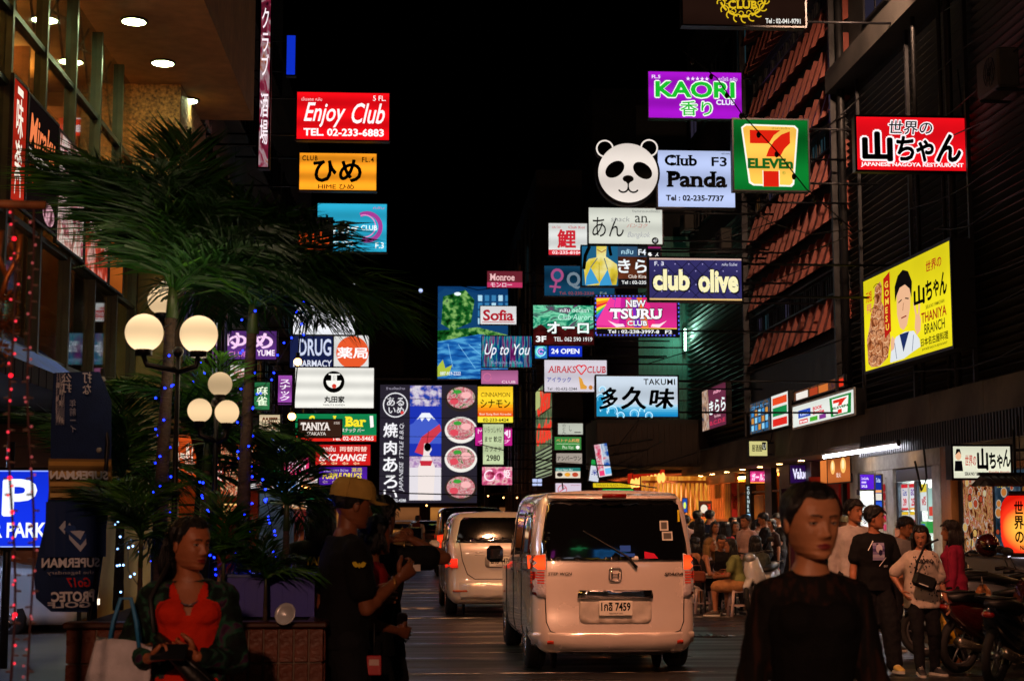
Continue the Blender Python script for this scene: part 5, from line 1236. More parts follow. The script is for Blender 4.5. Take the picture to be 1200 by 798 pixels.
osign('strip_sign', 'dark lit panel of small blue and amber goods at the end of the strip sign', 8.3, 879, 903, 466, 503, [T('コーヒー', 8, 10, 90, 20, '#5aa8e8', .03)] + [RC(8 + 18 * i, 26 + 24 * j, 20 + 18 * i, 44 + 24 * j, ('#3c88c8', '#c8883c', '#8ac8e8')[(i + j) % 3]) for i in range(5) for j in range(3)], pic([(.35, '#0c1420'), (.5, '#2c5c80'), (.6, '#7a5c34'), (.75, '#0c0c10')], 5, .7), (0, 0, 100, 100), depth=.15)
osign('strip_sign', 'dark picture strip with red and orange goods above the rounded white sign', 8.35, 930, 990, 440, 452, [RC(5, 20, 30, 95, '#e8e0d8'), RC(34, 20, 50, 95, '#a83c20'), RC(52, 20, 70, 95, '#c86c30'), RC(84, 20, 98, 95, '#d83018')], pic([(.3, '#201410'), (.5, '#7a4828'), (.7, '#4a2c40')], 6, .7), (0, 0, 100, 100), depth=.1)
osign('side_sign', 'pink and grey lit sign with white kana on the dark louvres', 8.3, 823, 851, 447, 497, [PG([(0, 0), (26, 0), (30, 100), (0, 100)], pic([(.35, '#38485c'), (.5, '#c89878'), (.6, '#e8d0c0'), (.75, '#28384c')], 4, .7)), T('きらら', 30, 32, 98, 66, '#e8f0f0', .05), T('คลับ', 50, 8, 80, 18, '#f0a0b8', .03), T('The Kirara', 52, 70, 78, 76, '#f0c0c8', .02), T('B.C.D.E', 34, 82, 96, 92, '#c83050', .03)], lit('#6a2c44', .8, .15), (0, 0, 100, 100), depth=.15)
osign('wall_banner', 'tall green and yellow wall banner with slanted red lettering on the far facade', 4.95, 628, 647, 440, 520, [T('Oishi', 10, 4, 95, 45, '#e83828', .05, .3), T('Outlet', 5, 55, 98, 92, '#e83828', .05, .3), RC(0, 0, 30, 30, '#a8b070')], pic([(.4, '#4c6a48'), (.55, '#8a9468'), (.7, '#a8b898')], 2, .6), (0, 0, 100, 100), depth=.05)
osign('louvred_light', 'pale green louvred light panel below the red lettered wall banner', 4.95, 628, 647, 522, 556, [RC(0, 8 + 14 * i, 100, 14 + 14 * i, '!101410') for i in range(7)], lit('#a8b890', .6), (0, 0, 100, 100), depth=.05)
fsign('restaurant_sign', 'cream light box with thick black brush lettering over the restaurant window', (1117, 523, 1184, 560), 20.6,
   [T('世界の', 1131, 533, 1144, 546, '#b82c20', .03, .15), T('山', 1145, 525, 1158, 551, K, .09), T('ち', 1159, 530, 1167, 549, K, .07), T('ゃ', 1168, 532, 1175, 549, K, .06), T('ん', 1175, 526, 1184, 547, K, .06, .1), T('SEKAI NO YAMACHAN', 1130, 553, 1157, 557, K, .03), T('THANIYA BRANCH', 1158, 552, 1183, 556, '#b02818', .03),
 EL(1123, 534, 3.4, 5, '#e4b088'), PG([(1119.5, 533), (1121, 526), (1125, 526), (1126.5, 533), (1124, 529)], '!100c0a'), PG([(1119, 540), (1127, 540), (1128, 552), (1118, 552)], '!1c2c4c')],
   lit('#e2e2c8', .9, .1, 9), cat='sign', arms=9.2, depth=.25)
def rbox_shell(L, W, H, z0, warp, rad=.14, n=22):
 """closed rounded box, warped into a car shell"""
 def ax(h):
  s = []
  k = 5
  for i in range(k): s.append(-h + rad * (1 - math.cos(math.pi / 2 * i / k)) if False else -h + rad * (i / k))
  m_ = n - 2 * k
  for i in range(m_ + 1): s.append(-h + rad + (2 * h - 2 * rad) * i / m_)
  for i in range(1, k + 1): s.append(h - rad + rad * (i / k))
  return s
 hx, hy, hz = W / 2, L / 2, (H - z0) / 2
 X, Y_, Z = ax(hx), ax(hy), ax(hz)
 bm = bmesh.new()
 cache = {}
 def vert(x, y, z):
  key = (round(x, 5), round(y, 5), round(z, 5))
  if key not in cache:
   p = V((x, y, z)); q = V((max(-hx + rad, min(hx - rad, x)), max(-hy + rad, min(hy - rad, y)), max(-hz + rad, min(hz - rad, z))))
   d = p - q
   if d.length > 1e-6: p = q + d.normalized() * rad
   cache[key] = bm.verts.new(warp(p.x, p.y, p.z + hz + z0))
  return cache[key]
 def face(A, B, f):
  for i in range(len(A) - 1):
   for j in range(len(B) - 1):
    q = [f(A[i], B[j]), f(A[i + 1], B[j]), f(A[i + 1], B[j + 1]), f(A[i], B[j + 1])]
    try: bm.faces.new([vert(*a) for a in q])
    except ValueError: pass
 for s in (-1, 1):
  face(X, Z, lambda a, b: (a, s * hy, b)); face(Y_, Z, lambda a, b: (s * hx, a, b)); face(X, Y_, lambda a, b: (a, b, s * hz))
 bmesh.ops.recalc_face_normals(bm, faces=bm.faces)
 return bm
def wheel(parent, loc, r, w_, side):
 wr = bpy.data.objects.new('wheel', None); COL.objects.link(wr); wr.parent = parent; wr.location = loc
 m = MB(); n = 36; rings = []
 for rr, xx in ((r * .66, -w_ / 2), (r * .9, -w_ / 2), (r, -w_ * .36), (r * 1.004, -w_ * .12), (r * .985, -w_ * .1), (r * .985, -w_ * .05), (r * 1.004, -w_ * .03), (r * 1.004, w_ * .1), (r * .985, w_ * .12), (r * .985, w_ * .17), (r, w_ * .36), (r * .9, w_ / 2), (r * .66, w_ / 2)):
  rings.append([V((xx, rr * math.cos(2 * math.pi * k / n), rr * math.sin(2 * math.pi * k / n))) for k in range(n)])
 m.loft(rings, caps=False); m.build('tyre', mat('#141414', .8, bump=.2, kind='tyre_rubber'), wr)
 m = MB(); xo = side * w_ * .42
 m.tube([(xo * .9, r * .64 * math.cos(a * math.pi / 14), r * .64 * math.sin(a * math.pi / 14)) for a in range(29)], .022, 6)
 m.cyl((xo * .2, 0, 0), (xo, 0, 0), .06, 14)
 for k in range(10):
  a = k * math.pi / 5; m.tube([(xo * .9, .05 * math.cos(a), .05 * math.sin(a)), (xo, r * .63 * math.cos(a + .06), r * .63 * math.sin(a + .06))], [.02, .014], 6)
 m.cyl((-side * .02, 0, 0), (-side * .01, 0, 0), r * .62, 20, mi=1)
 m.build('rim', [mat('#a0a0a4', .25, .9, kind='alloy'), DARK2], wr)
 return wr
class Car:
 def __init__(s, name, label, cat, loc, rz, L, W, H, paint, belt=1.1, hood=None, tumble=.12, rear_slope=.16, wheels=(.33, .2), axle=(-1.38, 1.42), roof_arc=.05):
  s.root = E(name, loc, label, cat, None, rz); s.L, s.W, s.H = L, W, H
  hood = hood or (.95, 1.5)
  def warp(x, y, z):
   t = max(0, (z - belt) / (H - belt))
   yy = y
   e = max(0, abs(y) - L * .3) / (L * .2)
   x = x * (1 - .05 * e * e)
   x *= 1 - tumble * t ** 1.3
   if z < .45: x *= 1 - .05 * (1 - (z - .2) / .25)
   if y < 0:
    wgt = min(1, max(0, (-y - L * .25) / (L * .25)))
    yy = y + wgt * (rear_slope * t ** 1.2 + .05 * (abs(x) / (W / 2)) ** 3 - .025 * math.exp(-((z - .42) / .12) ** 2) - .02)
   else:
    a = L / 2 - hood[1]
    if z > belt * .9:
     top = H if y < a * .25 else (H - (H - hood[0]) * ((y - a * .25) / (a * .95)) ** 1.25 if y < a * 1.2 else hood[0] - .12 * ((y - a * 1.2) / (L / 2 - a * 1.2 + 1e-3)) ** 2)
     top = max(top, hood[0] - .15)
     z = belt * .9 + (z - belt * .9) * max(-.05, (top - belt * .9)) / (H - belt * .9)
   if z > belt: z -= roof_arc * (abs(x) / (W / 2)) ** 2 * t + roof_arc * .8 * max(0, -y / L - .1) * t
   return V((x, yy, z))
  bm = rbox_shell(L, W, H, .2, warp, .14)
  me = bpy.data.meshes.new('body'); bm.to_mesh(me); 
  s.bvh = BVHTree.FromBMesh(bm); bm.free()
  tmp = bpy.data.objects.new('tmp', me); COL.objects.link(tmp)
  cutters = []
  mc = MB()
  for ay in axle: mc.cyl((-W, ay, wheels[0]), (W, ay, wheels[0]), wheels[0] + .055, 32)
  cut = mc.build('cut', DARK2); md = tmp.modifiers.new('b', 'BOOLEAN'); md.operation = 'DIFFERENCE'; md.object = cut; md.solver = 'EXACT'
  dg = bpy.context.evaluated_depsgraph_get(); dg.update()
  me2 = bpy.data.meshes.new_from_object(tmp.evaluated_get(dg))
  bpy.data.objects.remove(tmp); bpy.data.objects.remove(cut)
  me2.name = 'body'; me2.materials.clear(); me2.materials.append(paint)
  cs = [p.center.copy() for p in me2.polygons]
  me2.polygons.foreach_set('use_smooth', [True] * len(me2.polygons))
  if hasattr(me2, 'set_sharp_from_angle'): me2.set_sharp_from_angle(angle=R(50))
  s.body = bpy.data.objects.new('body', me2); COL.objects.link(s.body); s.body.parent = s.root
  m = MB()
  for ay in axle:
   for sx in (-1, 1): m.cyl((sx * (W / 2 - .32), ay, wheels[0] + .02), (sx * (W / 2 - .3), ay, wheels[0] + .02), wheels[0] + .05, 24)
  m.b2((-W / 2 + .3, -L / 2 + .35, .25), (W / 2 - .3, L / 2 - .4, .5)); m.b2((-W / 2 + .34, -L / 2 + .25, .2), (W / 2 - .34, -L / 2 + .6, .26)); m.cyl((.35, -L / 2 + .12, .24), (.35, -L / 2 + .6, .24), .04, 10)
  m.build('underbody', DARK2, s.root)
  for ay in axle:
   for sx in (-1, 1): wheel(s.root, (sx * (W / 2 - wheels[1] / 2 - .01), ay, wheels[0]), wheels[0], wheels[1], sx)
 def pt(s, face, a, b, off):
  o, d = {'rear': (V((a, -6, b)), V((0, 1, 0))), 'left': (V((-6, a, b)), V((1, 0, 0))), 'right': (V((6, a, b)), V((-1, 0, 0))), 'front': (V((a, 6, b)), V((0, -1, 0))), 'top': (V((a, b, 6)), V((0, 0, -1)))}[face]
  h = s.bvh.ray_cast(o, d)
  if h[0] is None:
   n = s.bvh.find_nearest(o + d * 5); return n[0] - d * off
  nn = h[1]
  if nn.dot(d) > 0: nn = -nn
  return h[0] + (nn * .5 - d * .5).normalized() * off
 def patch(s, name, face, poly, mats, off=.006, parent=None, cuts=3, mi=0):
  bm = bmesh.new()
  f = bm.faces.new([bm.verts.new((x, y, 0)) for x, y in poly])
  bmesh.ops.triangulate(bm, faces=bm.faces[:])
  for _ in range(cuts):
   lg = [e for e in bm.edges if e.calc_length() > .09]
   if not lg: break
   bmesh.ops.subdivide_edges(bm, edges=lg, cuts=1); bmesh.ops.triangulate(bm, faces=[f for f in bm.faces if len(f.verts) > 3])
  ext = bmesh.ops.extrude_edge_only(bm, edges=[e for e in bm.edges if e.is_boundary])
  sk = {v for v in ext['geom'] if isinstance(v, bmesh.types.BMVert)}
  bm.verts.index_update()
  m = MB(); vs = [s.pt(face, v.co.x, v.co.y, -.01 if v in sk else off) for v in bm.verts]
  m.add(vs, [[v.index for v in f.verts] for f in bm.faces], mi, True)
  bm.free()
  return m.build(name, mats, parent or s.root)
 def seam(s, name, face, pts, w_=.006, mt=None, off=.002, closed=False):
  P_ = list(pts) + ([pts[0]] if closed else [])
  dense = []
  for a, b in zip(P_, P_[1:]):
   n = max(1, int(math.hypot(b[0] - a[0], b[1] - a[1]) / .06))
   dense += [(a[0] + (b[0] - a[0]) * i / n, a[1] + (b[1] - a[1]) * i / n) for i in range(n)]
  dense.append(P_[-1])
  m = MB(); m.tube([s.pt(face, a, b, off) for a, b in dense], w_, 5); return m.build(name, mt or DARK2, s.root)
 def print_(s, face, els, off=.008, unlit=True, parent=None, flipx=1):
  return art(els, lambda x, y, o: s.pt(face, x * flipx, y, off + o), parent or s.root, .001, unlit)
def rr_poly(x0, z0, x1, z1, r, n=4):
 o = []
 for cx, cz, a0 in ((x1 - r, z1 - r, 0), (x0 + r, z1 - r, 90), (x0 + r, z0 + r, 180), (x1 - r, z0 + r, 270)):
  o += [(cx + r * math.cos(R(a0 + 90 * i / n)), cz + r * math.sin(R(a0 + 90 * i / n))) for i in range(n + 1)]
 return o
CGL = mat('#07080a', .06, 0, .05, kind='tinted_car_glass', spec=.9, coat=1)
CHR = mat('#c8c8cc', .12, 1, .02, kind='chrome')
PEARL = mat('#dccfc6', .27, .25, .06, 2.2, coat=1, kind='pearl_white_paint', grime=.12)
SILV = mat('#c8c0b4', .32, .35, .03, 3, coat=1, kind='champagne_paint')
BLKP = mat('#0a0a0c', .25, .3, .03, 3, coat=1, kind='black_paint')
CLR = mat('#d8ccd0', .12, .25, .15, 40, bump=.6, bscale=50, kind='clear_lamp_lens', coat=1)
REDL = mat('#7a0c0a', .2, 0, .2, 40, coat=1, kind='red_lens')
PLATE = mat('#d8d4c8', .4, 0, .05, kind='plate_white')
def plate(c, x, z, y_off, text, w_=.34, h=.15):
 p = c.pt('rear', x, z, .03)
 m = MB(); m.box(p, (w_, .012, h), bev=.01); pl = m.build('number_plate', PLATE, c.root)
 els = [T(text, x - w_ * .44, z - h * .18, x + w_ * .44, z + h * .40, '!141414', .03), T('กรุงเทพมหานคร', x - w_ * .2, z - h * .42, x + w_ * .2, z - h * .28, '!141414', .0)]
 els = [e[:3] + (-(e[5]),) + (e[4],) + (-(e[3]),) + e[6:] for e in els]      # photograph rows run downwards
 art(els, lambda a, b, o: V((a, p.y - .007 - o, -b)), pl, .0008, True)
def neg(els):
 return els
va = Car('passenger_van', 'pearl white box shaped passenger van with lit tail lamps, nearest in the lane', 'van', (1.96, 15.95 + 2.3, 0), R(1.0), 4.62, 1.72, 1.86, PEARL, belt=1.08, tumble=.11, rear_slope=.15, wheels=(.32, .2), axle=(-1.5, 1.4))
va.patch('rear_window', 'rear', [(-.755, 1.13), (.755, 1.13), (.74, 1.3), (.675, 1.69), (.62, 1.735), (-.62, 1.735), (-.675, 1.69), (-.74, 1.3)], CGL, .014, cuts=5)
for sx in (-1, 1):
 q = lambda *p: [(sx * a, b) for a, b in p]
 va.patch('tail_lamp', 'rear', q((.7, .76), (.835, .77), (.845, 1.18), (.7, 1.2)), CLR, .018)
 va.patch('brake_lamp', 'rear', q((.705, 1.04), (.84, 1.04), (.84, 1.175), (.705, 1.19)), lit('#ff4a1c', 1.3, .3, 30), .024)
 for k in range(5): va.patch('led_row', 'rear', q((.715, .9 + .027 * k), (.83, .9 + .027 * k), (.83, .914 + .027 * k), (.715, .914 + .027 * k)), lit('#d83418', .55), .023, cuts=1)
 va.patch('bumper_reflector', 'rear', q((.47, .30), (.69, .305), (.69, .335), (.47, .335)), mat('#c8402c', .25, kind='reflector'), .016)
 va.patch('wing_lamp', 'left' if sx < 0 else 'right', [(-2.25, .78), (-2.1, .8), (-2.05, 1.15), (-2.2, 1.19)], REDL, .01)
va.seam('tailgate_seam', 'rear', [(-.7, 1.14), (-.71, .8), (-.7, .52), (-.66, .43), (-.6, .41), (.6, .41), (.66, .43), (.7, .52), (.71, .8), (.7, 1.14)], .0055)
va.patch('bumper', 'rear', [(-.8, .22), (.8, .22), (.85, .30), (.86, .40), (.8, .415), (-.8, .415), (-.86, .40), (-.85, .30)], PEARL, .03)
va.patch('lower_valance', 'rear', [(-.6, .2), (.6, .2), (.56, .245), (-.56, .245)], mat('#242220', .6, kind='black_plastic'), .045)
va.patch('plate_recess', 'rear', rr_poly(-.37, .5, .37, .76, .06), mat('#b8b0a6', .35, .1, kind='pearl_white_paint'), .004)  # flat patch, recess shade put into a greyer pearl paint
va.patch('chrome_bar', 'rear', [(-.38, .755), (.38, .755), (.385, .78), (.37, .835), (-.37, .835), (-.385, .78)], CHR, .03)
plate(va, .0, .655, .03, '1กลิ 7459')
def vprint(c, els_img, **k):
 """els in (x, -z) so that rows run downwards"""
 return art(els_img, lambda x, y, o: c.pt('rear', x, -y, k.get('off', .01) + o), c.root, .001, True)
vprint(va, [T('STEP WGN', -.68, -1.015, -.44, -.985, '!50504e', .03, .1), T('SPADA', .5, -1.01, .7, -.98, '!3a3230', .04, .3)])
m = MB()
for sx in (-1, 1): m.tube([va.pt('rear', sx * .03, .945, .02), va.pt('rear', sx * .038, 1.035, .02)], .008, 6)
m.tube([va.pt('rear', -.03, .99, .02), va.pt('rear', .03, .99, .02)], .006, 6)
bd = [va.pt('rear', a, b, .014) for a, b in rr_poly(-.062, .925, .062, 1.055, .03)]; m.tube(bd + [bd[0]], .006, 6)
m.build('emblem', CHR, va.root)
m = MB(); m.tube([va.pt('rear', .22, 1.06, .02), va.pt('rear', .12, 1.17, .03), va.pt('rear', -.1, 1.3, .02), va.pt('rear', -.32, 1.43, .018)], [.016, .012, .008, .006], 6); m.build('wiper', DARK2, va.root)
va.patch('washer_cap', 'rear', rr_poly(.17, 1.13, .24, 1.175, .018), PLATE, .016, cuts=1); va.patch('washer_cap', 'rear', rr_poly(-.1, 1.13, -.03, 1.165, .012), PLATE, .014, cuts=1)
vprint(va, [RC(.47, -1.53, .56, -1.43, '!b8b8b0'), RC(.485, -1.515, .545, -1.445, '!50504c'), RC(.49, -1.42, .6, -1.33, '!b8b8b0'), RC(.505, -1.405, .585, -1.345, '!50504c'), PG([(.3, -1.22), (.4, -1.2), (.44, -1.15), (.3, -1.15)], '!c01c3c'), RC(.66, -1.64, .68, -1.52, '!c8b820'), RC(.05, -1.28, .16, -1.22, '!2858c8'), RC(.05, -1.20, .2, -1.17, '!2858c8')], off=.02)
m = MB(); m.loft([[va.pt('rear', x, 1.80, .02) + V((0, o[0], o[1])) for o in ((0, 0), (-.11, -.035), (-.12, -.055), (.02, -.065))] for x in [-.66 + .066 * i for i in range(21)]], caps=True); m.build('roof_spoiler', PEARL, va.root)
va.patch('high_brake_lamp', 'rear', [(-.12, 1.742), (.12, 1.742), (.12, 1.762), (-.12, 1.762)], REDL, .14, cuts=0)
for sd in ('left', 'right'):
 for nm, poly in (('quarter_window', [(-1.95, 1.16), (-1.2, 1.14), (-1.2, 1.62), (-1.72, 1.62), (-1.88, 1.5)]), ('door_window', [(-1.14, 1.14), (-.15, 1.12), (-.15, 1.63), (-1.14, 1.62)]), ('door_window', [(-.08, 1.12), (.95, 1.08), (.62, 1.5), (.45, 1.62), (-.08, 1.63)])):
  va.patch(nm, sd, poly, CGL, .006)
 va.seam('door_seam', sd, [(-1.2, 1.62), (-1.2, .35), (-.12, .3), (-.12, 1.64)]); va.seam('door_seam', sd, [(.95, 1.05), (.95, .35), (.7, .28), (-.08, .28)])
 va.seam('slide_rail', sd, [(-2.0, 1.02), (-1.2, 1.02)], .01); va.seam('side_chrome', sd, [(-2.0, 1.1), (.95, 1.06)], .008, CHR)
 va.seam('door_handle', sd, [(-1.05, .98), (-.85, .98)], .018, CHR); va.seam('door_handle', sd, [(0, .98), (.2, .98)], .018, CHR)
 sx = -1 if sd == 'left' else 1
 m = MB(); m.box((sx * 1.0, .98, 1.13), (.2, .11, .2), bev=.04); m.build('wing_mirror', BLKP if sx < 0 else BLKP, va.root)
m = MB(); m.cyl((-.48, -1.9, 1.86), (-.5, -2.0, 1.93), .008, 5); m.build('aerial', DARK2, va.root)
cb = Car('family_car', 'champagne coloured family car with dark rear window, half hidden by the white van', 'car', (1.27, 25.2 + 2.1, 0), R(1.2), 4.25, 1.7, 1.68, SILV, belt=1.08, tumble=.14, rear_slope=.34, wheels=(.3, .19), axle=(-1.32, 1.4))
cb.patch('rear_window', 'rear', [(-.7, 1.17), (.7, 1.17), (.62, 1.52), (.56, 1.57), (-.56, 1.57), (-.62, 1.52)], CGL, .008)
for sx in (-1, 1):
 q = lambda *p: [(sx * a, b) for a, b in p]
 cb.patch('tail_lamp', 'rear', q((.66, .8), (.84, .78), (.84, 1.1), (.74, 1.18), (.7, 1.0)), CLR, .018)
 cb.patch('brake_lamp', 'rear', q((.67, .78), (.84, .77), (.84, .92), (.68, .92)), lit('#ff2c18', 1.2, .3, 30), .026)
 cb.patch('bumper_reflector', 'rear', q((.52, .4), (.74, .4), (.74, .43), (.52, .43)), mat('#a8502c', .3, kind='reflector'), .03)
cb.seam('tailgate_seam', 'rear', [(-.64, 1.17), (-.6, .9), (-.52, .68), (-.4, .6), (.4, .6), (.52, .68), (.6, .9), (.64, 1.17)], .006)
cb.seam('tailgate_crease', 'rear', [(-.4, 1.02), (.4, 1.02), (.4, .98), (-.4, .98)], .004, SILV)
cb.patch('bumper', 'rear', [(-.82, .3), (.82, .3), (.85, .55), (-.85, .55)], SILV, .03)
cb.patch('plate_recess', 'rear', rr_poly(-.24, .78, .24, .97, .05), mat('#8a8278', .4), .004)
plate(cb, .0, .87, .03, '2กษ 4471')
m = MB(); m.cyl((-.3, -2.08, .27), (-.3, -1.5, .27), .035, 10); m.box((0, -1.95, .28), (.7, .25, .1), bev=.03); m.build('exhaust', STEEL, cb.root)
for sd in ('left', 'right'):
 for nm, poly in (('quarter_window', [(-1.85, 1.2), (-1.2, 1.16), (-1.2, 1.5), (-1.6, 1.48)]), ('door_window', [(-1.14, 1.14), (-.15, 1.12), (-.15, 1.5), (-1.14, 1.5)]), ('door_window', [(-.08, 1.12), (.9, 1.06), (.4, 1.45), (-.08, 1.5)])):
  cb.patch(nm, sd, poly, CGL, .006)
 cb.seam('door_seam', sd, [(-1.2, 1.5), (-1.1, .4), (-.12, .35), (-.12, 1.5)])
 m = MB(); m.box(((-1 if sd == 'left' else 1) * .95, .9, 1.1), (.18, .1, .15), bev=.04); m.build('wing_mirror', SILV, cb.root)
cc = Car('dark_van', 'black van with one red lamp showing, in front of the champagne car', 'van', (1.42, 42 + 2.4, 0), R(.5), 4.9, 1.85, 1.88, BLKP, belt=1.1, tumble=.1, rear_slope=.12, wheels=(.33, .21))
cc.patch('rear_window', 'rear', [(-.75, 1.18), (.75, 1.18), (.68, 1.72), (-.68, 1.72)], CGL, .008)
for sx in (-1, 1):
 cc.patch('tail_lamp', 'rear', [(sx * .7, .78), (sx * .9, .78), (sx * .9, 1.12), (sx * .72, 1.15)], lit('#ff3c18', 1.3, .4, 26), .02)
cc.patch('bumper', 'rear', [(-.85, .28), (.85, .28), (.88, .5), (-.88, .5)], BLKP, .03)
plate(cc, 0, .75, .03, 'ฮค 1182')
for i, (px, Y, pt_, lab, rz) in enumerate(((499, 76, BLKP, 'dark saloon with two red tail lamps crossing at the street end', R(8)), (474, 82, SILV, 'pale saloon behind the walking pedestrian at the street end', R(70)), (452, 84, BLKP, 'dark car farthest left on the cross street', R(80)))):
 c = Car('far_car', lab, 'car', (P(px, 640, Y).x, Y, 0), rz, 4.4, 1.74, 1.48, pt_, belt=.9, tumble=.2, rear_slope=.6, hood=(.9, 1.2))
 c.patch('rear_window', 'rear', [(-.6, 1.0), (.6, 1.0), (.5, 1.3), (-.5, 1.3)], CGL, .008)
 for sx in (-1, 1): c.patch('tail_lamp', 'rear', [(sx * .55, .7), (sx * .8, .7), (sx * .8, .86), (sx * .55, .86)], lit('#ff2c18', 1.6), .02)
 for sd in ('left', 'right'): c.patch('door_window', sd, [(-1.3, .98), (.8, .98), (.4, 1.3), (-1.0, 1.3)], CGL, .008)
wc = Car('parked_car', 'white car with spoked alloy wheel parked under the blue awning at the far left', 'car', (-6.5, 21.0, .02), R(-90), 4.4, 1.75, 1.5, mat('#c8ccd4', .3, .1, .05, 3, coat=1, kind='white_paint'), belt=.92, tumble=.2, rear_slope=.5, hood=(.95, 1.3), axle=(-1.35, 1.3))
for sd in ('right', 'left'):
 wc.patch('door_window', sd, [(-1.3, .98), (.8, .98), (.35, 1.32), (-1.0, 1.34)], CGL, .008)
 wc.seam('door_seam', sd, [(-.2, 1.3), (-.2, .35), (.85, .35), (.85, .95)])
for sx in (-1, 1): wc.patch('headlight', 'front', [(sx * .45, .62), (sx * .82, .64), (sx * .82, .78), (sx * .5, .74)], CLR, .02)
for sx in (-1, 1): wc.patch('fog_lamp', 'front', rr_poly(sx * .68 - .06, .38, sx * .68 + .06, .46, .03), lit('#ffe8c8', 1.6), .02, cuts=1)
def scooter(label, loc, rz, colr, lean=R(4)):
 r_ = E('motor_scooter', loc, label, 'motorcycle', 'motor scooters parked along the right kerb', rz)
 r_.rotation_euler = (0, lean, rz)
 pm_ = mat(colr, .25, .1, .05, coat=1, kind='scooter_paint'); bl = mat('#101012', .5, kind='black_plastic')
 for y in (-.62, .62):
  w_ = bpy.data.objects.new('wheel', None); COL.objects.link(w_); w_.parent = r_; w_.location = (0, y, .29)
  m = MB(); m.tube([(0, .245 * math.cos(a * math.pi / 16), .245 * math.sin(a * math.pi / 16)) for a in range(33)], .045, 8, caps=False); m.build('tyre', mat('#121212', .8), w_)
  m = MB(); m.tube([(0, .2 * math.cos(a * math.pi / 12), .2 * math.sin(a * math.pi / 12)) for a in range(25)], .014, 5, caps=False); m.cyl((-.05, 0, 0), (.05, 0, 0), .04, 10)
  for k in range(6): m.tube([(0, 0, 0), (0, .2 * math.cos(k * 1.047), .2 * math.sin(k * 1.047))], .01, 5)
  m.build('rim', mat('#8a8a8c', .3, .8), w_)
 def hull(name, secs, mt):
  m = MB(); m.loft([[V((sx_ * hw, y + dy * 0, z)) for sx_, z in ((-1, zb), (-1, (zb + zt) / 2 + .02), (-.6, zt), (.6, zt), (1, (zb + zt) / 2 + .02), (1, zb))] for y, hw, zb, zt, dy in secs]); return m.build(name, mt, r_)
 hull('front_shield', [(.38, .2, .32, .86, 0), (.44, .19, .3, .93, 0), (.52, .12, .45, .9, 0), (.58, .05, .6, .82, 0)], pm_)
 hull('front_mudguard', [(.36, .05, .5, .54, 0), (.5, .06, .54, .6, 0), (.66, .06, .55, .61, 0), (.84, .05, .44, .5, 0)], pm_)
 hull('floorboard', [(-.2, .17, .26, .36, 0), (.4, .17, .26, .34, 0)], bl)
 hull('rear_body', [(-.9, .04, .66, .74, 0), (-.7, .11, .5, .76, 0), (-.45, .15, .36, .74, 0), (-.2, .14, .3, .68, 0), (-.12, .12, .3, .6, 0)], pm_)
 hull('seat', [(-.82, .07, .74, .8, 0), (-.6, .13, .74, .84, 0), (-.3, .14, .7, .78, 0), (-.12, .1, .68, .74, 0)], bl)
 m = MB(); m.tube([(-.06, .62, .29), (-.06, .5, .6), (-.03, .42, .95)], .022, 6); m.tube([(.06, .62, .29), (.06, .5, .6), (.03, .42, .95)], .022, 6); m.build('fork', STEEL, r_)
 m = MB(); m.tube([(-.34, .3, 1.0), (-.2, .36, 1.02), (0, .42, .98), (.2, .36, 1.02), (.34, .3, 1.0)], .016, 6); m.build('handlebar', STEEL, r_)
 for sx in (-1, 1):
  m = MB(); m.cyl((sx * .34, .3, 1.0), (sx * .24, .345, 1.015), .022, 8); m.build('grip', bl, r_)
  m = MB(); m.tube([(sx * .22, .36, 1.02), (sx * .3, .36, 1.15)], .007, 5); m.ell((sx * .33, .36, 1.2), (.065, .015, .045), 12, 6); m.build('mirror', bl, r_)
 m = MB(); m.ell((0, .5, .93), (.1, .09, .08), 14, 8); m.build('headlight', mat('#c8c8c8', .1, .7), r_)
 m = MB(); m.ell((0, -.88, .68), (.07, .04, .035), 12, 6); m.build('tail_lamp', REDL, r_)
 m = MB(); m.tube([(.16, -.1, .25), (.17, -.5, .27), (.17, -.85, .36)], [.03, .045, .05], 10); m.build('exhaust', mat('#9a9488', .25, .9), r_)
 m = MB(); m.tube([(0, -.1, .26), (-.16, -.05, .01)], .012, 5); m.build('side_stand', STEEL, r_)
 m = MB(); m.tube([(-.14, -.85, .82), (-.15, -.6, .84), (-.1, -.95, .84), (.1, -.95, .84), (.15, -.6, .84)], .012, 5); m.build('grab_rail', STEEL, r_)
 return r_
scooter('dark blue scooter with chrome exhaust, nearest the camera at the right edge', (P(1190, 700, 15.0).x, 15.0, .0), R(-42), '#141a24', R(6))
scooter('black scooter behind the pink cardigan woman carrying a clear plastic bag', (P(1150, 700, 17.4).x, 17.4, .0), R(70), '#101012', R(5))
scooter('grey scooter with round mirrors beside the wooden post', (P(1172, 690, 19.2).x, 19.2, .12), R(80), '#3c3c40', R(5))
scooter('white nosed scooter parked behind the seated crowd', (P(896, 690, 25.6).x, 25.6, .0), R(150), '#c8c8cc', R(5))
scooter('dark red scooter wedged between the nearest blue one and the black one', (P(1168, 700, 16.1).x, 16.1, .0), R(-60), '#3a0e10', R(5))
scooter('silver scooter at the right edge under the red lantern', (P(1196, 695, 18.2).x, 18.2, .12), R(-75), '#74767c', R(5))
FOLD = bpy.data.textures.new('cloth_folds', 'CLOUDS'); FOLD.noise_scale = .07; FOLD.noise_depth = 2
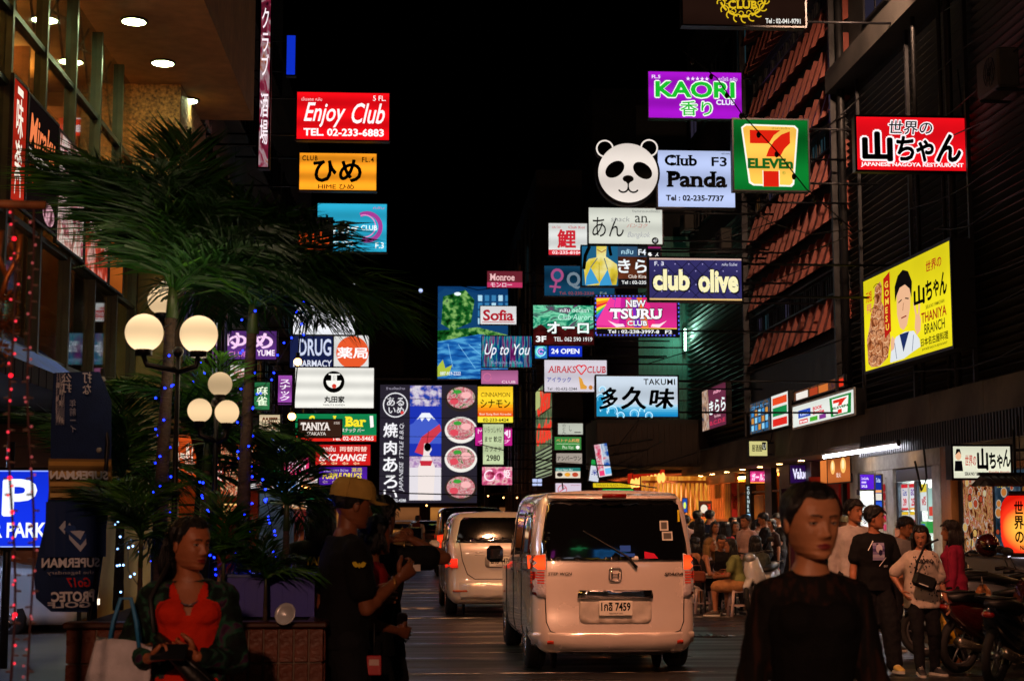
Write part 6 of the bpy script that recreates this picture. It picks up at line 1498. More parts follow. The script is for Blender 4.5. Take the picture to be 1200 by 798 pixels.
def fuse(mb, voxel, folds=0.0, smooth=3):
 """overlapping closed volumes -> one continuous surface"""
 me = mb.mesh('tmp', DARK2); o = bpy.data.objects.new('tmp', me); COL.objects.link(o)
 r_ = o.modifiers.new('r', 'REMESH'); r_.mode = 'VOXEL'; r_.voxel_size = voxel; r_.use_smooth_shade = True
 s_ = o.modifiers.new('s', 'SMOOTH'); s_.iterations = smooth; s_.factor = .5
 if folds:
  d_ = o.modifiers.new('d', 'DISPLACE'); d_.texture = FOLD; d_.strength = folds; d_.mid_level = .5; d_.texture_coords = 'LOCAL'
 dg = bpy.context.evaluated_depsgraph_get(); dg.update()
 out = bpy.data.meshes.new_from_object(o.evaluated_get(dg))
 bpy.data.objects.remove(o); bpy.data.meshes.remove(me)
 return out
def mesh_obj(name, me, mt, parent):
 me.name = name; me.materials.clear()
 for m_ in (mt if isinstance(mt, (list, tuple)) else [mt]): me.materials.append(m_)
 o = bpy.data.objects.new(name, me); COL.objects.link(o); o.parent = parent
 return o
def interp(tab, z):
 if z <= tab[0][0]: return tab[0][1]
 for (a, x), (b, y) in zip(tab, tab[1:]):
  if z <= b:
   t = (z - a) / (b - a); t = t * t * (3 - 2 * t) * .5 + t * .5; return x + (y - x) * t
 return tab[-1][1]
HA = [(-.118, .018), (-.11, .034), (-.095, .05), (-.07, .062), (-.03, .071), (0, .075), (.04, .077), (.07, .072), (.095, .056), (.112, .034), (.12, .004)]
HF = [(-.118, .06), (-.11, .082), (-.095, .088), (-.08, .086), (-.05, .089), (-.02, .090), (.02, .094), (.05, .091), (.075, .078), (.095, .06), (.112, .034), (.12, .004)]
HB = [(-.118, .0), (-.1, .02), (-.07, .052), (-.03, .076), (0, .09), (.04, .098), (.07, .09), (.095, .068), (.112, .04), (.12, .004)]
def headpt(phi, z, grow=0.0, feat=True):
 a, f, b = interp(HA, z) + grow, interp(HF, z) + grow, interp(HB, z) + grow
 s, c = math.sin(phi), math.cos(phi)
 x = a * math.copysign(abs(s) ** .9, s); y = (f if c > 0 else b) * math.copysign(abs(c) ** .86, c)
 if feat and c > 0:
  g = lambda u, m_, w_: math.exp(-((u - m_) / w_) ** 2)
  nz = (g(z, -.036, .012) * .024 + g(z, -.018, .014) * .013 + g(z, -.002, .012) * .005)
  y += nz * math.exp(-(x / .0105) ** 2) + .009 * g(z, -.041, .008) * g(abs(x), .012, .007)
  y -= .012 * g(abs(x), .031, .015) * g(z, .003, .012)
  y += .004 * g(abs(x), .03, .02) * g(z, .026, .008)
  y += (.0065 * g(z, -.0655, .005) + .0075 * g(z, -.077, .0055) - .004 * g(z, -.071, .002)) * math.exp(-(x / .021) ** 2)
  y -= .004 * g(z, -.089, .006) * g(x, 0, .03)
  y += .006 * g(z, -.106, .01) * g(x, 0, .018)
  y += .004 * g(abs(x), .042, .016) * g(z, -.03, .02)
 return V((x, y, z))
SKINS = {}
def head_mesh(mb, M, hi, k=1.0, brow=True):
 """adds the head (materials: 0 skin, 1 lips, 2 brow/lash) transformed by matrix M"""
 nz, nph = (88, 108) if hi else (44, 56)
 rows = []
 for i in range(nz + 1):
  t = i / nz; z = -.118 + .238 * (.5 - .5 * math.cos(math.pi * t)) if not hi else -.118 + .238 * t
  rows.append([headpt(2 * math.pi * j / nph, z) for j in range(nph)])
 vs = [M @ p for r_ in rows for p in r_]; fs = []; ms = []
 for i in range(nz):
  for j in range(nph):
   q = (j + 1) % nph; fs.append((i * nph + j, i * nph + q, (i + 1) * nph + q, (i + 1) * nph + j))
   c = (rows[i][j] + rows[i + 1][q]) / 2; mi = 0
   if c.y > .04:
    ax_ = abs(c.x)
    if (c.x / .0235) ** 2 + ((c.z + .0715) / (.0115 - .003 * min(1, ax_ / .02))) ** 2 < 1: mi = 1
    if brow and .012 < ax_ < .045 and abs(c.z - (.0215 + .004 * math.sin((ax_ - .012) / .033 * 2.4))) < (.0034 if hi else .0045) * (1.2 - ax_ / .06): mi = 2
    if not hi and abs(ax_ - .031) < .0125 and abs(c.z - .002) < .0045: mi = 2
   ms.append(mi)
 fs.append(tuple(range(nph))[::-1]); ms.append(0); fs.append(tuple(nz * nph + j for j in range(nph))); ms.append(0)
 mb.add(vs, fs, ms, True)
 for sx in (-1, 1):
  n0 = len(mb.v); mb.ell((sx * .077, -.004, -.008), (.009, .018, .031), 12, 8, rot=Matrix.Rotation(R(-sx * 14), 3, 'Z')); mb.ell((sx * .081, .0, -.008), (.006, .011, .02), 10, 6)
  for a in range(n0, len(mb.v)): mb.v[a] = tuple(M @ V(mb.v[a]))
def hand_mesh(mb, wrist, f, n, side, curl, s=1.0, hi=True, spread=.12):
 """palm, four unequal fingers and a thumb; f finger direction, n direction the palm faces, side +1 if the thumb lies along f x n"""
 f = V(f).normalized(); n = (V(n) - f * V(n).dot(f)).normalized(); l = f.cross(n) * side
 k = 6 if hi else 5
 rings = []
 for t, hw, th in ((-.02, .024, .02), (.01, .028, .019), (.04, .038, .016), (.075, .041, .014), (.092, .039, .011)):
  c = wrist + f * (t * s)
  rings.append([c + l * (math.cos(a) * hw * s) + n * (math.sin(a) * th * s) for a in [2 * math.pi * i / 12 for i in range(12)]])
 mb.loft(rings)
 for i, (off, L_) in enumerate(((.029, .072), (.010, .08), (-.010, .075), (-.028, .06))):
  p = wrist + f * ((.088 - .004 * abs(i - 1.2)) * s) + l * (off * s); pts = [p]; d = (f + l * (off * spread / .03)).normalized()
  for j, fr in enumerate((.45, .3, .25)):
   a = R(curl[i] if hasattr(curl, '__len__') else curl) * (.8, 1.05, .7)[j]
   ax_ = d.cross(n).normalized() if d.cross(n).length > .05 else l
   d = Matrix.Rotation(a, 3, f.cross(n)) @ d if True else d
   p = p + d * (L_ * fr * s); pts.append(p)
  mb.tube([pts[0] - f * .012 * s] + pts, [.0095 * s, .0093 * s, .0085 * s, .0078 * s, .0055 * s], k + 2)
 t0 = wrist + f * .02 * s + l * .026 * s; d = (f * .62 + l * .7 + n * .35).normalized(); p1 = t0 + d * .042 * s; d2 = (f * .85 + l * .2 + n * .5).normalized(); p2 = p1 + d2 * .032 * s; p3 = p2 + (d2 + n * .3).normalized() * .024 * s
 mb.tube([t0, p1, p2, p3], [.014 * s, .0125 * s, .0105 * s, .007 * s], k + 2)
def ik(a, t, l1, l2, hint):
 a, t, hint = V(a), V(t), V(hint); d = t - a; L_ = d.length
 mx = (l1 + l2) * .995
 if L_ > mx: t = a + d * (mx / L_); d = t - a; L_ = mx
 u = d.normalized(); x = (L_ ** 2 + l1 ** 2 - l2 ** 2) / (2 * L_); h = math.sqrt(max(0, l1 ** 2 - x ** 2))
 h_ = hint - u * hint.dot(u); h_ = h_.normalized() if h_.length > 1e-4 else u.orthogonal().normalized()
 return a + u * x + h_ * h, t
def loft_torso(mb, base, top, xax, prof, inf=0.0, n=18):
 """elliptical rings between pelvis and neck; prof: (t, rx, ry, forward shift)"""
 u = (top - base); L_ = u.length; u.normalize(); fw = u.cross(xax)
 rings = []
 for t, rx_, ry_, sh in prof:
  c = base + u * (L_ * t) + fw * sh
  rings.append([c + xax * (math.copysign(abs(math.cos(a)) ** .85, math.cos(a)) * (rx_ + inf)) + fw * (math.copysign(abs(math.sin(a)) ** .85, math.sin(a)) * (ry_ + inf)) for a in [2 * math.pi * i / n for i in range(n)]])
 mb.loft(rings)
HAIRM = {}
def hair_mat(h): return mat(h, .38, 0, .4, 18, stretch=(6, 6, .5), bump=.5, bscale=60, kind='hair', spec=.4)
def hair_build(parent, M, style, colr, rnd, hi=False):
 mb = MB(); nph, nt = (72, 22) if hi else (40, 12)
 low = {'short': -.045, 'crop': -.03, 'bun': -.085, 'ponytail': -.08, 'long': -.1, 'bob': -.1, 'wavy': -.1}[style]
 fl = {'short': .058, 'bun': .083, 'ponytail': .078}.get(style, .072)
 def zmin(p):
  p = abs((p + math.pi) % (2 * math.pi) - math.pi)
  if style == 'bun': return .079 - .004 * math.cos(p * 3) if p < R(42) else max(-.085, .077 - (p - R(42)) * .12 / R(56)) if p < R(112) else max(-.085, -.045 - (p - R(112)) * .04 / R(20))
  if p < R(48): return fl - .004 * math.cos(p * 3)
  if p < R(84): t = (p - R(48)) / R(36); return fl * (1 - t) + (.0 if style in ('short', 'crop', 'bun', 'ponytail') else -.03) * t
  if p < R(110): t = (p - R(84)) / R(26); return (0 if style in ('short', 'crop', 'bun', 'ponytail') else -.03) * (1 - t) + low * t
  return low
 thick = {'short': .016, 'crop': .01, 'bun': .008, 'ponytail': .007, 'long': .014, 'bob': .018, 'wavy': .018}[style]
 rows = []
 for i in range(nt + 1):
  t = i / nt; r_ = []
  for j in range(nph):
   ph = 2 * math.pi * j / nph; z0 = zmin(ph); z = z0 + (.119 - z0) * t
   g_ = thick * (min(1, t * 5) * .8 + .2) + (.006 if style in ('short', 'wavy') else .0025 if style != 'bun' else .0008) * (rnd.random() - .5) + .003 * math.sin(ph * 9 + t * 4)
   p = headpt(ph, z, g_, False); p.z += g_ * t * 1.0; r_.append(M @ p)
  rows.append(r_)
 inner = [M @ headpt(2 * math.pi * j / nph, zmin(2 * math.pi * j / nph), -.004, False) for j in range(nph)]
 mb.loft([inner] + rows, caps=False); mb.poly(rows[-1])
 R3 = M.to_3x3()
 if hi and style != 'bun':
  for k in range(150 if style in ('short', 'wavy') else 90):
   ph = rnd.uniform(0, 2 * math.pi); z0 = zmin(ph); z = z0 + (.112 - z0) * rnd.random() ** (1.2 if style == 'short' else 1.6)
   a = headpt(ph, z, thick * .9, False); o_ = V((a.x, a.y, a.z * .6)).normalized(); dn = V((rnd.uniform(-.3, .3), .5 if math.cos(ph) > 0 else -.6, -.7)).normalized() if style in ('short', 'wavy') else V((0, -.9, -.2))
   L2 = rnd.uniform(.02, .042); g2 = .55 if style in ('short', 'wavy') else .1
   mb.tube([M @ a, M @ (a + (dn + o_ * g2) * L2 * .5), M @ (a + dn * L2 + o_ * L2 * g2 * .4)], [.0032, .0026, .0006], 4)
 if style == 'bun': mb.ell(M @ V((0, -.115, .035)), (.042, .036, .04), 16, 10)
 if style == 'ponytail':
  for k in range(26):
   a = rnd.uniform(-1, 1); b_ = rnd.uniform(-1, 1)
   mb.tube([M @ V((a * .02, -.1, .03 + b_ * .02)), M @ V((a * .03, -.135, .0 + b_ * .02)), M @ V((a * .035, -.14 + b_ * .02, -.09)), M @ V((a * .03, -.12 + b_ * .02, -.19 - .04 * abs(a)))], [.012, .013, .012, .003], 5)
 if style in ('long', 'wavy', 'bob'):
  Ln = {'long': .36, 'wavy': .3, 'bob': .09}[style]; N_ = 64 if hi else 44
  for k in range(N_):
   ph = R(78) + (2 * math.pi - R(156)) * (k + .5) / N_ + rnd.uniform(-.03, .03); z = rnd.uniform(-.03, .02)
   p = headpt(ph, z, .01, False); out = V((p.x, p.y, 0)).normalized(); wv = .012 if style == 'wavy' else .004
   L_ = Ln * rnd.uniform(.85, 1.1); pts = []
   for q in range(6):
    t = q / 5; d = out * (.006 + .012 * math.sin(t * 2.4)) + V((math.sin(t * 9 + k) * wv, math.cos(t * 8 + k) * wv, 0)) * t
    base = V((p.x * (1 - .15 * t), p.y * (1 - .1 * t), z - L_ * t)) + d
    if base.y > 0: base.x *= 1.04
    pts.append(M @ base)
   mb.tube(pts, [.012, .016, .017, .016, .013, .003], 5)
 return mb.build('hair', hair_mat(colr), parent)
def skin_mat(h): return mat(h, .46, 0, .16, 14, bump=.12, bscale=120, kind='skin', spec=.4)
FAB = lambda h: mat(h, .85, 0, .15, 14, bump=.35, bscale=160, kind='woven_cloth', spec=.2)
def person(label, loc, rz, H=1.68, fem=False, pose=None, shirt=None, bottom=None, hair=('short', '#0c0807'), skin='#a06a48', shoes='#202020', hi=False, vox=None, group=None, cap=None, lips=None, curl=25, hands=True, z=0.0, name='person', sandals=False, collar=False):
 s = H / 1.70; ps = dict(pel=.93, lean=(0, .02), hL=(-.22, .06, .78), hR=(.22, .06, .78), fL=(-.1, 0, .08), fR=(.1, .04, .08), kL=(0, 1, 0), kR=(0, 1, 0), eL=(-.4, -1, -.2), eR=(.4, -1, -.2), yaw=0, pitch=0, tilt=0, nL=(1, .2, 0), nR=(-1, .2, 0), turn=0)
 ps.update(pose or {})
 vox = vox or (.008 if hi else .013)
 root = E(name, (loc[0], loc[1], z), label, 'person', group, rz)
 S = lambda t: V(t) * s
 pel = S((ps.get('px', 0), ps.get('py', 0), ps['pel'])); up = V((ps['lean'][0], ps['lean'][1], 0))
 tl = .50; top = pel + V((up.x * s, up.y * s, math.sqrt(max(.05, tl ** 2 - up.length ** 2)) * s))
 sp = (top - pel).normalized(); xax = V((math.cos(R(ps['turn'])), math.sin(R(ps['turn'])), 0)); xax = (xax - sp * xax.dot(sp)).normalized(); fw = sp.cross(xax)
 sw = (.148 if fem else .176) * s
 shL = top - sp * .09 * s - xax * sw; shR = top - sp * .09 * s + xax * sw
 hpL = pel - xax * .088 * s - sp * .03 * s; hpR = pel + xax * .088 * s - sp * .03 * s
 elL, wrL = ik(shL, S(ps['hL']), .285 * s, .25 * s, V(ps['eL'])); elR, wrR = ik(shR, S(ps['hR']), .285 * s, .25 * s, V(ps['eR']))
 knL, anL = ik(hpL, S(ps['fL']), .43 * s, .41 * s, V(ps['kL'])); knR, anR = ik(hpR, S(ps['fR']), .43 * s, .41 * s, V(ps['kR']))
 hp = ps.get('hoff', (0, .02)); hc = top + sp * .105 * s + xax * hp[0] * s + fw * hp[1] * s + V((0, 0, .045 * s))
 hs = s * (1.0 if not fem else .97)
 Mh = Matrix.Translation(hc) @ Matrix.Rotation(math.atan2(xax.y, xax.x), 4, 'Z') @ Matrix.Rotation(R(ps['yaw']), 4, 'Z') @ Matrix.Rotation(R(ps['pitch']), 4, 'X') @ Matrix.Rotation(R(ps['tilt']), 4, 'Y') @ Matrix.Scale(hs, 4) @ Matrix.Diagonal((ps.get('hw', 1.04), 1.02, 1, 1))
 w_ = .92 if fem else 1.0
 TP = [(-.1, .10, .085, 0), (0, .15, .105, -.005), (.12, .155 if fem else .15, .108, -.008), (.3, .118 if fem else .135, .088, 0), (.5, .128 if fem else .148, .1, .006), (.68, .145 if fem else .168, .108, .012 if fem else .004), (.8, .145 if fem else .172, .095, 0), (.9, .105 if fem else .128, .074, -.008), (.97, .07 if fem else .085, .062, -.01), (1.04, .054, .054, -.008)]
 TP = [(t, a * s, b * s, c * s) for t, a, b, c in TP]
 arm = lambda mb, inf=0, e=1.0: None
 b = MB(); loft_torso(b, pel, top, xax, TP)
 if fem:
  for sx in (-1, 1): b.ell(pel + sp * .35 * s + xax * sx * .068 * s + fw * .085 * s, (.058 * s, .05 * s, .055 * s), 14, 10)
 for sh in (shL, shR): b.cap(top - sp * .035 * s, sh + sp * .012 * s, .05 * s * w_, .045 * s * w_)
 b.cap(top - sp * .03 * s, hc - V((0, 0, .05 * s)) - (Mh.to_3x3() @ V((0, .02, 0))), .054 * s * w_, .05 * s * w_, 14)
 for sh, el, wr in ((shL, elL, wrL), (shR, elR, wrR)):
  b.ell(sh, (.053 * s * w_,) * 3, 12, 8); b.cap(sh, el, .048 * s * w_, .04 * s * w_); b.cap(el, wr, .041 * s * w_, .027 * s * w_); b.ell(el + (wr - el) * .25, (.043 * s * w_,) * 3, 10, 6)
 for hpj, kn, an in ((hpL, knL, anL), (hpR, knR, anR)):
  b.cap(hpj, kn, .083 * s, .056 * s, 12); b.cap(kn, an, .054 * s, .037 * s, 12); b.ell(kn + (an - kn) * .28 - (fw * .01), (.055 * s,) * 3, 10, 6)
 me = fuse(b, vox, 0, 4)
 ex = MB(); ex.v = [tuple(v.co) for v in me.vertices]; ex.f = [tuple(p.vertices) for p in me.polygons]; ex.m = [0] * len(ex.f); ex.sm = [True] * len(ex.f)
 bpy.data.meshes.remove(me)
 head_mesh(ex, Mh, hi)
 cl = curl if hasattr(curl, 'get') else {'L': curl, 'R': curl}
 for tg_, el, wr, nn, sd in (('L', elL, wrL, ps['nL'], 1), ('R', elR, wrR, ps['nR'], -1)):
  f = (wr - el).normalized(); fd = ps.get('d' + tg_)
  if fd: f = V(fd).normalized()
  hand_mesh(ex, wr + f * .01, f, nn, -sd, cl[tg_], s * (.92 if fem else 1.0), hi)
 shoes_open = shoes is None
 for an, kn, ft in ((anL, knL, 'tL'), (anR, knR, 'tR')):
  d = V(ps.get(ft, (0, 1, -.0))).normalized()
  if shoes_open or sandals:
   ex.cap(an - V((0, 0, .045 * s)) - d * .03 * s, an + d * .12 * s - V((0, 0, .055 * s)), .034 * s, .024 * s); 
   for q in range(5): ex.cap(an + d * .12 * s + V((-d.y, d.x, 0)) * (q - 2) * .014 * s - V((0, 0, .06 * s)), an + d * (.165 - .008 * q) * s + V((-d.y, d.x, 0)) * (q - 2) * .015 * s - V((0, 0, .066 * s)), .011 * s, .008 * s, 6)
 sk = skin_mat(skin)
 body = ex.build('body', [sk, skin_mat(lips or '#7a3a30'), hair_mat('#0c0807')], root)
 if hi:
  for sx in (-1, 1):
   e = MB(); c = Mh @ V((sx * .031, .0715, .002)); gz = (Mh.to_3x3() @ V((ps.get('gaze', 0), 1, 0))).normalized()
   r0 = .0135 * hs; n_, m_ = 20, 14
   rot = gz.to_track_quat('Z', 'Y').to_matrix(); vs = []; fs = []; ms = []
   for i in range(m_ + 1):
    th = math.pi * i / m_
    for j in range(n_):
     vs.append(c + rot @ (V((math.sin(th) * math.cos(2 * math.pi * j / n_), math.sin(th) * math.sin(2 * math.pi * j / n_), math.cos(th))) * r0))
   for i in range(m_):
    for j in range(n_):
     q = (j + 1) % n_; fs.append((i * n_ + j, (i + 1) * n_ + j, (i + 1) * n_ + q, i * n_ + q)); ms.append(1 if i < 2 else 0)
   e.add(vs, fs, ms, True)
   e.build('eye', [mat('#b8b0a8', .15, 0, .05, kind='eye_white'), mat('#120a06', .08, 0, .05, kind='iris')], root)
   ld = MB()                                   # upper and lower lids
   Mr = Mh.to_3x3(); r1 = .0148
   for a0, a1 in ((12, 95), (-95, -22)):
    rows = []
    for i in range(7):
     a = R(a0 + (a1 - a0) * i / 6)
     rows.append([Mh @ (V((sx * .031, .0715, .002)) + V((math.sin(R(q)), math.cos(R(q)) * math.cos(a * (1 - .15 * abs(q) / 80)), math.sin(a * (1 - .15 * abs(q) / 80)) * (1 - abs(q) / 260))) * r1) for q in range(-80, 81, 16)])
    ld.loft(rows, caps=False, closed=False)
   ld.build('eyelid', sk, root)
   ls = MB(); ls.tube([Mh @ (V((sx * .031, .0715, .002)) + V((math.sin(R(q)), math.cos(R(q)) * math.cos(R(11)), math.sin(R(11)) * (1 - abs(q) / 110))) * .0155) for q in range(-70, 71, 14)], .0013, 4); ls.build('eyelash', hair_mat('#0c0807'), root)
 fv = vox * 1.1
 if shirt:
  col_, slv = shirt[0], shirt[1]; length = shirt[2] if len(shirt) > 2 else -.12; loose = shirt[3] if len(shirt) > 3 else .018
  m_ = MB(); inf = loose * s
  pr = [(length, .158 * s, .118 * s, 0)] + [q for q in TP[1:] if q[0] > length + .05]
  pr = pr[:-1] + [(.975, .082 * s, .065 * s, -.01 * s)]
  if slv == 'strap': pr = [(t, a * (1 if t < .8 else .8), b_, c) for t, a, b_, c in pr if t < .9]
  mx_w = .14 * s if loose > .022 else 0
  pr = [(t, max(a, mx_w) if t < .8 else a, b_, c) for t, a, b_, c in pr]
  loft_torso(m_, pel, top, xax, pr, inf)
  if fem:
   for sx in (-1, 1): m_.ell(pel + sp * .35 * s + xax * sx * .066 * s + fw * .088 * s, (.062 * s + inf * .5, .056 * s + inf * .4, .06 * s), 14, 10)
  if slv in ('short', 'long'):
   for sh, el, wr in ((shL, elL, wrL), (shR, elR, wrR)):
    ia = min(inf, .014 * s)
    m_.cap(top - sp * .04 * s, sh + sp * .01 * s, .046 * s * w_ + ia, .046 * s * w_ + ia)
    m_.ell(sh, (.05 * s * w_ + ia,) * 3, 12, 8)
    if slv == 'short': m_.cap(sh, sh + (el - sh) * (.62 if inf < .04 else .8), .049 * s * w_ + ia, .052 * s * w_ + min(inf, .022) * 1.2)
    else: m_.cap(sh, el, .048 * s * w_ + ia, .043 * s * w_ + ia); m_.cap(el, el + (wr - el) * .9, .043 * s * w_ + ia, .032 * s * w_ + ia * .8)
  sm = col_ if not isinstance(col_, str) else FAB(col_)
  so_ = mesh_obj('shirt', fuse(m_, fv, .014 if hi else .018, 2), sm, root)
  if collar:
   m_ = MB(); m_.tube([top + sp * .012 * s + xax * (.062 * s * math.sin(R(a))) + fw * (.06 * s * math.cos(R(a)) - .005) - sp * (.02 * s * (1 + math.cos(R(a)))) for a in range(20, 341, 16)], .013 * s, 6, flat=2); m_.build('collar', sm, root)
 if bottom:
  col_, kind = bottom[0], bottom[1]; m_ = MB()
  bm_ = FAB(col_) if isinstance(col_, str) else col_
  inf = .016 * s
  loft_torso(m_, pel, top, xax, [(-.12, .13 * s, .1 * s, 0), (0, .158 * s, .112 * s, -.005), (.1, .156 * s, .112 * s, -.005), (.2, .13 * s, .1 * s, 0)], inf * .7)
  if kind in ('trousers', 'wide', 'shorts'):
   for hpj, kn, an in ((hpL, knL, anL), (hpR, knR, anR)):
    wd = 1.5 if kind == 'wide' else 1.0
    m_.cap(hpj, kn if kind != 'shorts' else hpj + (kn - hpj) * .7, .09 * s + inf, .063 * s * wd + inf, 14)
    if kind != 'shorts': m_.cap(kn, an + (kn - an) * (-.02), .062 * s * wd + inf * .8, .05 * s * wd + inf * .4, 14)
  else:
   ln = {'skirt': .55, 'dress': .55, 'long_skirt': .95, 'dress_long': 1.0}[kind]
   for hpj, kn, an in ((hpL, knL, anL), (hpR, knR, anR)):
    e_ = hpj + (kn - hpj) * min(1, ln * 1.6); m_.cap(hpj, e_, .1 * s + inf, .1 * s, 14)
    if ln > .9: m_.cap(e_, kn + (an - kn) * .5, .1 * s, .1 * s, 14)
   mid = lambda a, c_: (a + c_) / 2
   e2 = mid(hpL, hpR) + (mid(knL, knR) - mid(hpL, hpR)) * min(1, ln * 1.6); m_.cap(mid(hpL, hpR), e2, .11 * s + inf, .1 * s)
  mesh_obj('skirt' if 'skirt' in kind else ('dress' if 'dress' in kind else ('shorts' if kind == 'shorts' else 'trousers')), fuse(m_, fv, .025, 2), bm_, root)
 if shoes:
  for an, ft in ((anL, 'tL'), (anR, 'tR')):
   d = V(ps.get(ft, (0, 1, -.0))).normalized(); q = V((-d.y, d.x, 0)); o = V((0, 0, -.08 * s)) + an
   m_ = MB(); rings = []
   for y, hw, hh in ((-.07, .028, .05), (-.05, .036, .085), (0, .038, .1), (.06, .042, .075), (.12, .046, .055), (.17, .042, .04), (.195, .026, .028)):
    rings.append([o + d * y * s + q * (math.cos(a) * hw * s) + V((0, 0, (.012 + hh * .5 + math.sin(a) * hh * .5) * s)) for a in [2 * math.pi * i / 14 for i in range(14)]])
   m_.loft(rings)
   m_.loft([[o + d * y * s + q * (sg * hw * s) + V((0, 0, zz * s)) for sg, zz in ((-1, .0), (1, .0), (1, .026), (-1, .026))] for y, hw in ((-.075, .03), (-.04, .04), (.06, .045), (.13, .05), (.185, .035), (.205, .02))], mi=1, smooth=False)
   for k_ in range(4): m_.tube([o + d * (.04 + .022 * k_) * s + q * (-.02 * s) + V((0, 0, (.1 - .012 * k_) * s)), o + d * (.045 + .022 * k_) * s + q * (.02 * s) + V((0, 0, (.1 - .012 * k_) * s))], .004 * s, 4, mi=1)
   m_.build('shoe', [mat(shoes, .6, kind='shoe'), mat('#b8b4ac', .6, kind='sole')], root)
 hair_build(root, Mh, hair[0], hair[1], random.Random(len(label)), hi)
 if cap:
  m_ = MB(); rows = []
  for i in range(9):
   z_ = .045 + .1 * i / 8; r_ = []
   for j in range(32):
    p = headpt(2 * math.pi * j / 32, min(.119, .03 + .09 * i / 8), .022, False); p.z = .03 + .105 * math.sin(math.pi / 2 * i / 8); r_.append(Mh @ p)
   rows.append(r_)
  m_.loft(rows, caps=False); m_.poly(rows[-1]); m_.ell(Mh @ V((0, 0, .137)), (.008,) * 3, 8, 5)
  for a in range(6): m_.tube([Mh @ (headpt(a * math.pi / 3, min(.119, .03 + .09 * i / 8), .0235, False) * 1 + V((0, 0, (.03 + .105 * math.sin(math.pi / 2 * i / 8)) - min(.119, .03 + .09 * i / 8)))) for i in range(9)], .0018, 4)
  br = []
  for q, zz in ((0, .035), (1.25, .03), (1.2, .024), (0, .028)):
   br.append([Mh @ V((math.sin(R(a)) * (.088 + .004 * q), (math.cos(R(a)) * (.1 + .075 * q)) if q else math.cos(R(a)) * .1, zz - .018 * abs(math.sin(R(a))) ** 2 * q)) for a in range(-62, 63, 8)])
  m_.loft(br, caps=False, closed=False)
  m_.build('cap', FAB(cap), root)
 info = dict(root=root, M=Mh, wrL=wrL, wrR=wrR, elL=elL, elR=elR, top=top, pel=pel, fw=fw, xax=xax, sp=sp, s=s, shL=shL, shR=shR, knL=knL, knR=knR, anL=anL, anR=anR, shirt=so_ if shirt else None)
 return info
def shirt_print(pi, els, z0=.25, off=.006, back=False, unlit=True, k=1.0):
 """flat print on chest or back; els in metres around the chest point, rows downwards"""
 o = pi['shirt']; bm = bmesh.new(); bm.from_mesh(o.data); t = BVHTree.FromBMesh(bm); bm.free()
 fw = pi['fw'] * (-1 if back else 1); xa = pi['xax'] * (1 if back else -1); c = pi['pel'] + pi['sp'] * z0 * pi['s']
 def fm(x, y, of):
  p = c + xa * x * pi['s'] * 1 - pi['sp'] * y * pi['s'] + fw * .6
  h = t.ray_cast(p, -fw)
  q = h[0] if h[0] is not None else c + xa * x * pi['s'] - pi['sp'] * y * pi['s'] + fw * .13 * pi['s']
  return q + fw * (off + of)
 r_ = art(els, fm, pi['root'], .001, unlit, k)
 return r_
def W(pi, p):
 """world position of a point in the person's frame"""
 r_ = pi['root']; return Matrix.Translation(r_.location) @ Matrix.Rotation(r_.rotation_euler.z, 4, 'Z') @ V(p)
def wire_lamp(label, loc, target, power, ang, colr, blend=.5, rad=.12, wires=((-4, 0), (8.5, 0))):
 loc = V(loc)
 r_ = E('street_lamp', loc, label, 'street lamp', 'lamps hung on wires across the street')
 d = (V(target) - loc).normalized(); rot = d.to_track_quat('-Z', 'Y').to_matrix()
 m = MB(); m.loft([[rot @ V((rr * math.cos(a * math.pi / 8), rr * math.sin(a * math.pi / 8), z)) for a in range(16)] for rr, z in ((.05, .3), (.1, .25), (.14, .12), (.26, .0), (.25, -.01))]); m.build('reflector_hood', STEEL, r_)
 m = MB(); m.add([rot @ V((.2 * math.cos(a * math.pi / 12), .2 * math.sin(a * math.pi / 12), -.02)) for a in range(24)], [tuple(range(24))]); m.build('lens', lit(colr, 6), r_)
 m = MB()
 for wx, wy in wires: m.tube([V((0, 0, .3)), V(((wx - loc.x) * .5, wy * .5, .33)), V((wx - loc.x, wy, .6))], .01, 5)
 m.build('span_wire', DARK, r_)
 l = bpy.data.lights.new('lamp_light', 'SPOT'); l.energy = power; l.spot_size = R(ang); l.spot_blend = blend; l.shadow_soft_size = rad; l.color = lin(colr)[:3]
 o = bpy.data.objects.new('lamp_light', l); COL.objects.link(o); o.parent = r_; o.location = d * .06; o.rotation_euler = rot.to_euler()
 return r_
wire_lamp('warm street lamp hung over the lane behind the white van', (2.3, 9.6, 8.8), (1.75, 17, .9), 4500, 58, '#ffa87e', .8)
wire_lamp('warm street lamp hung high before the red brown panels', (7.0, 23.5, 11.2), (8.7, 35, 6.6), 3300, 76, '#ffcaa4', .9)
wire_lamp('warm street lamp hung high over the champagne car', (1.6, 20.0, 9.5), (1.3, 27, .2), 2600, 80, '#ffb078', .9)
wire_lamp('warm street lamp behind the photographer', (-1.0, -4.5, 4.6), (.6, 9.0, 1.1), 1500, 70, '#ffb890', .9)  # unseen lamp, added to light the faces from the front

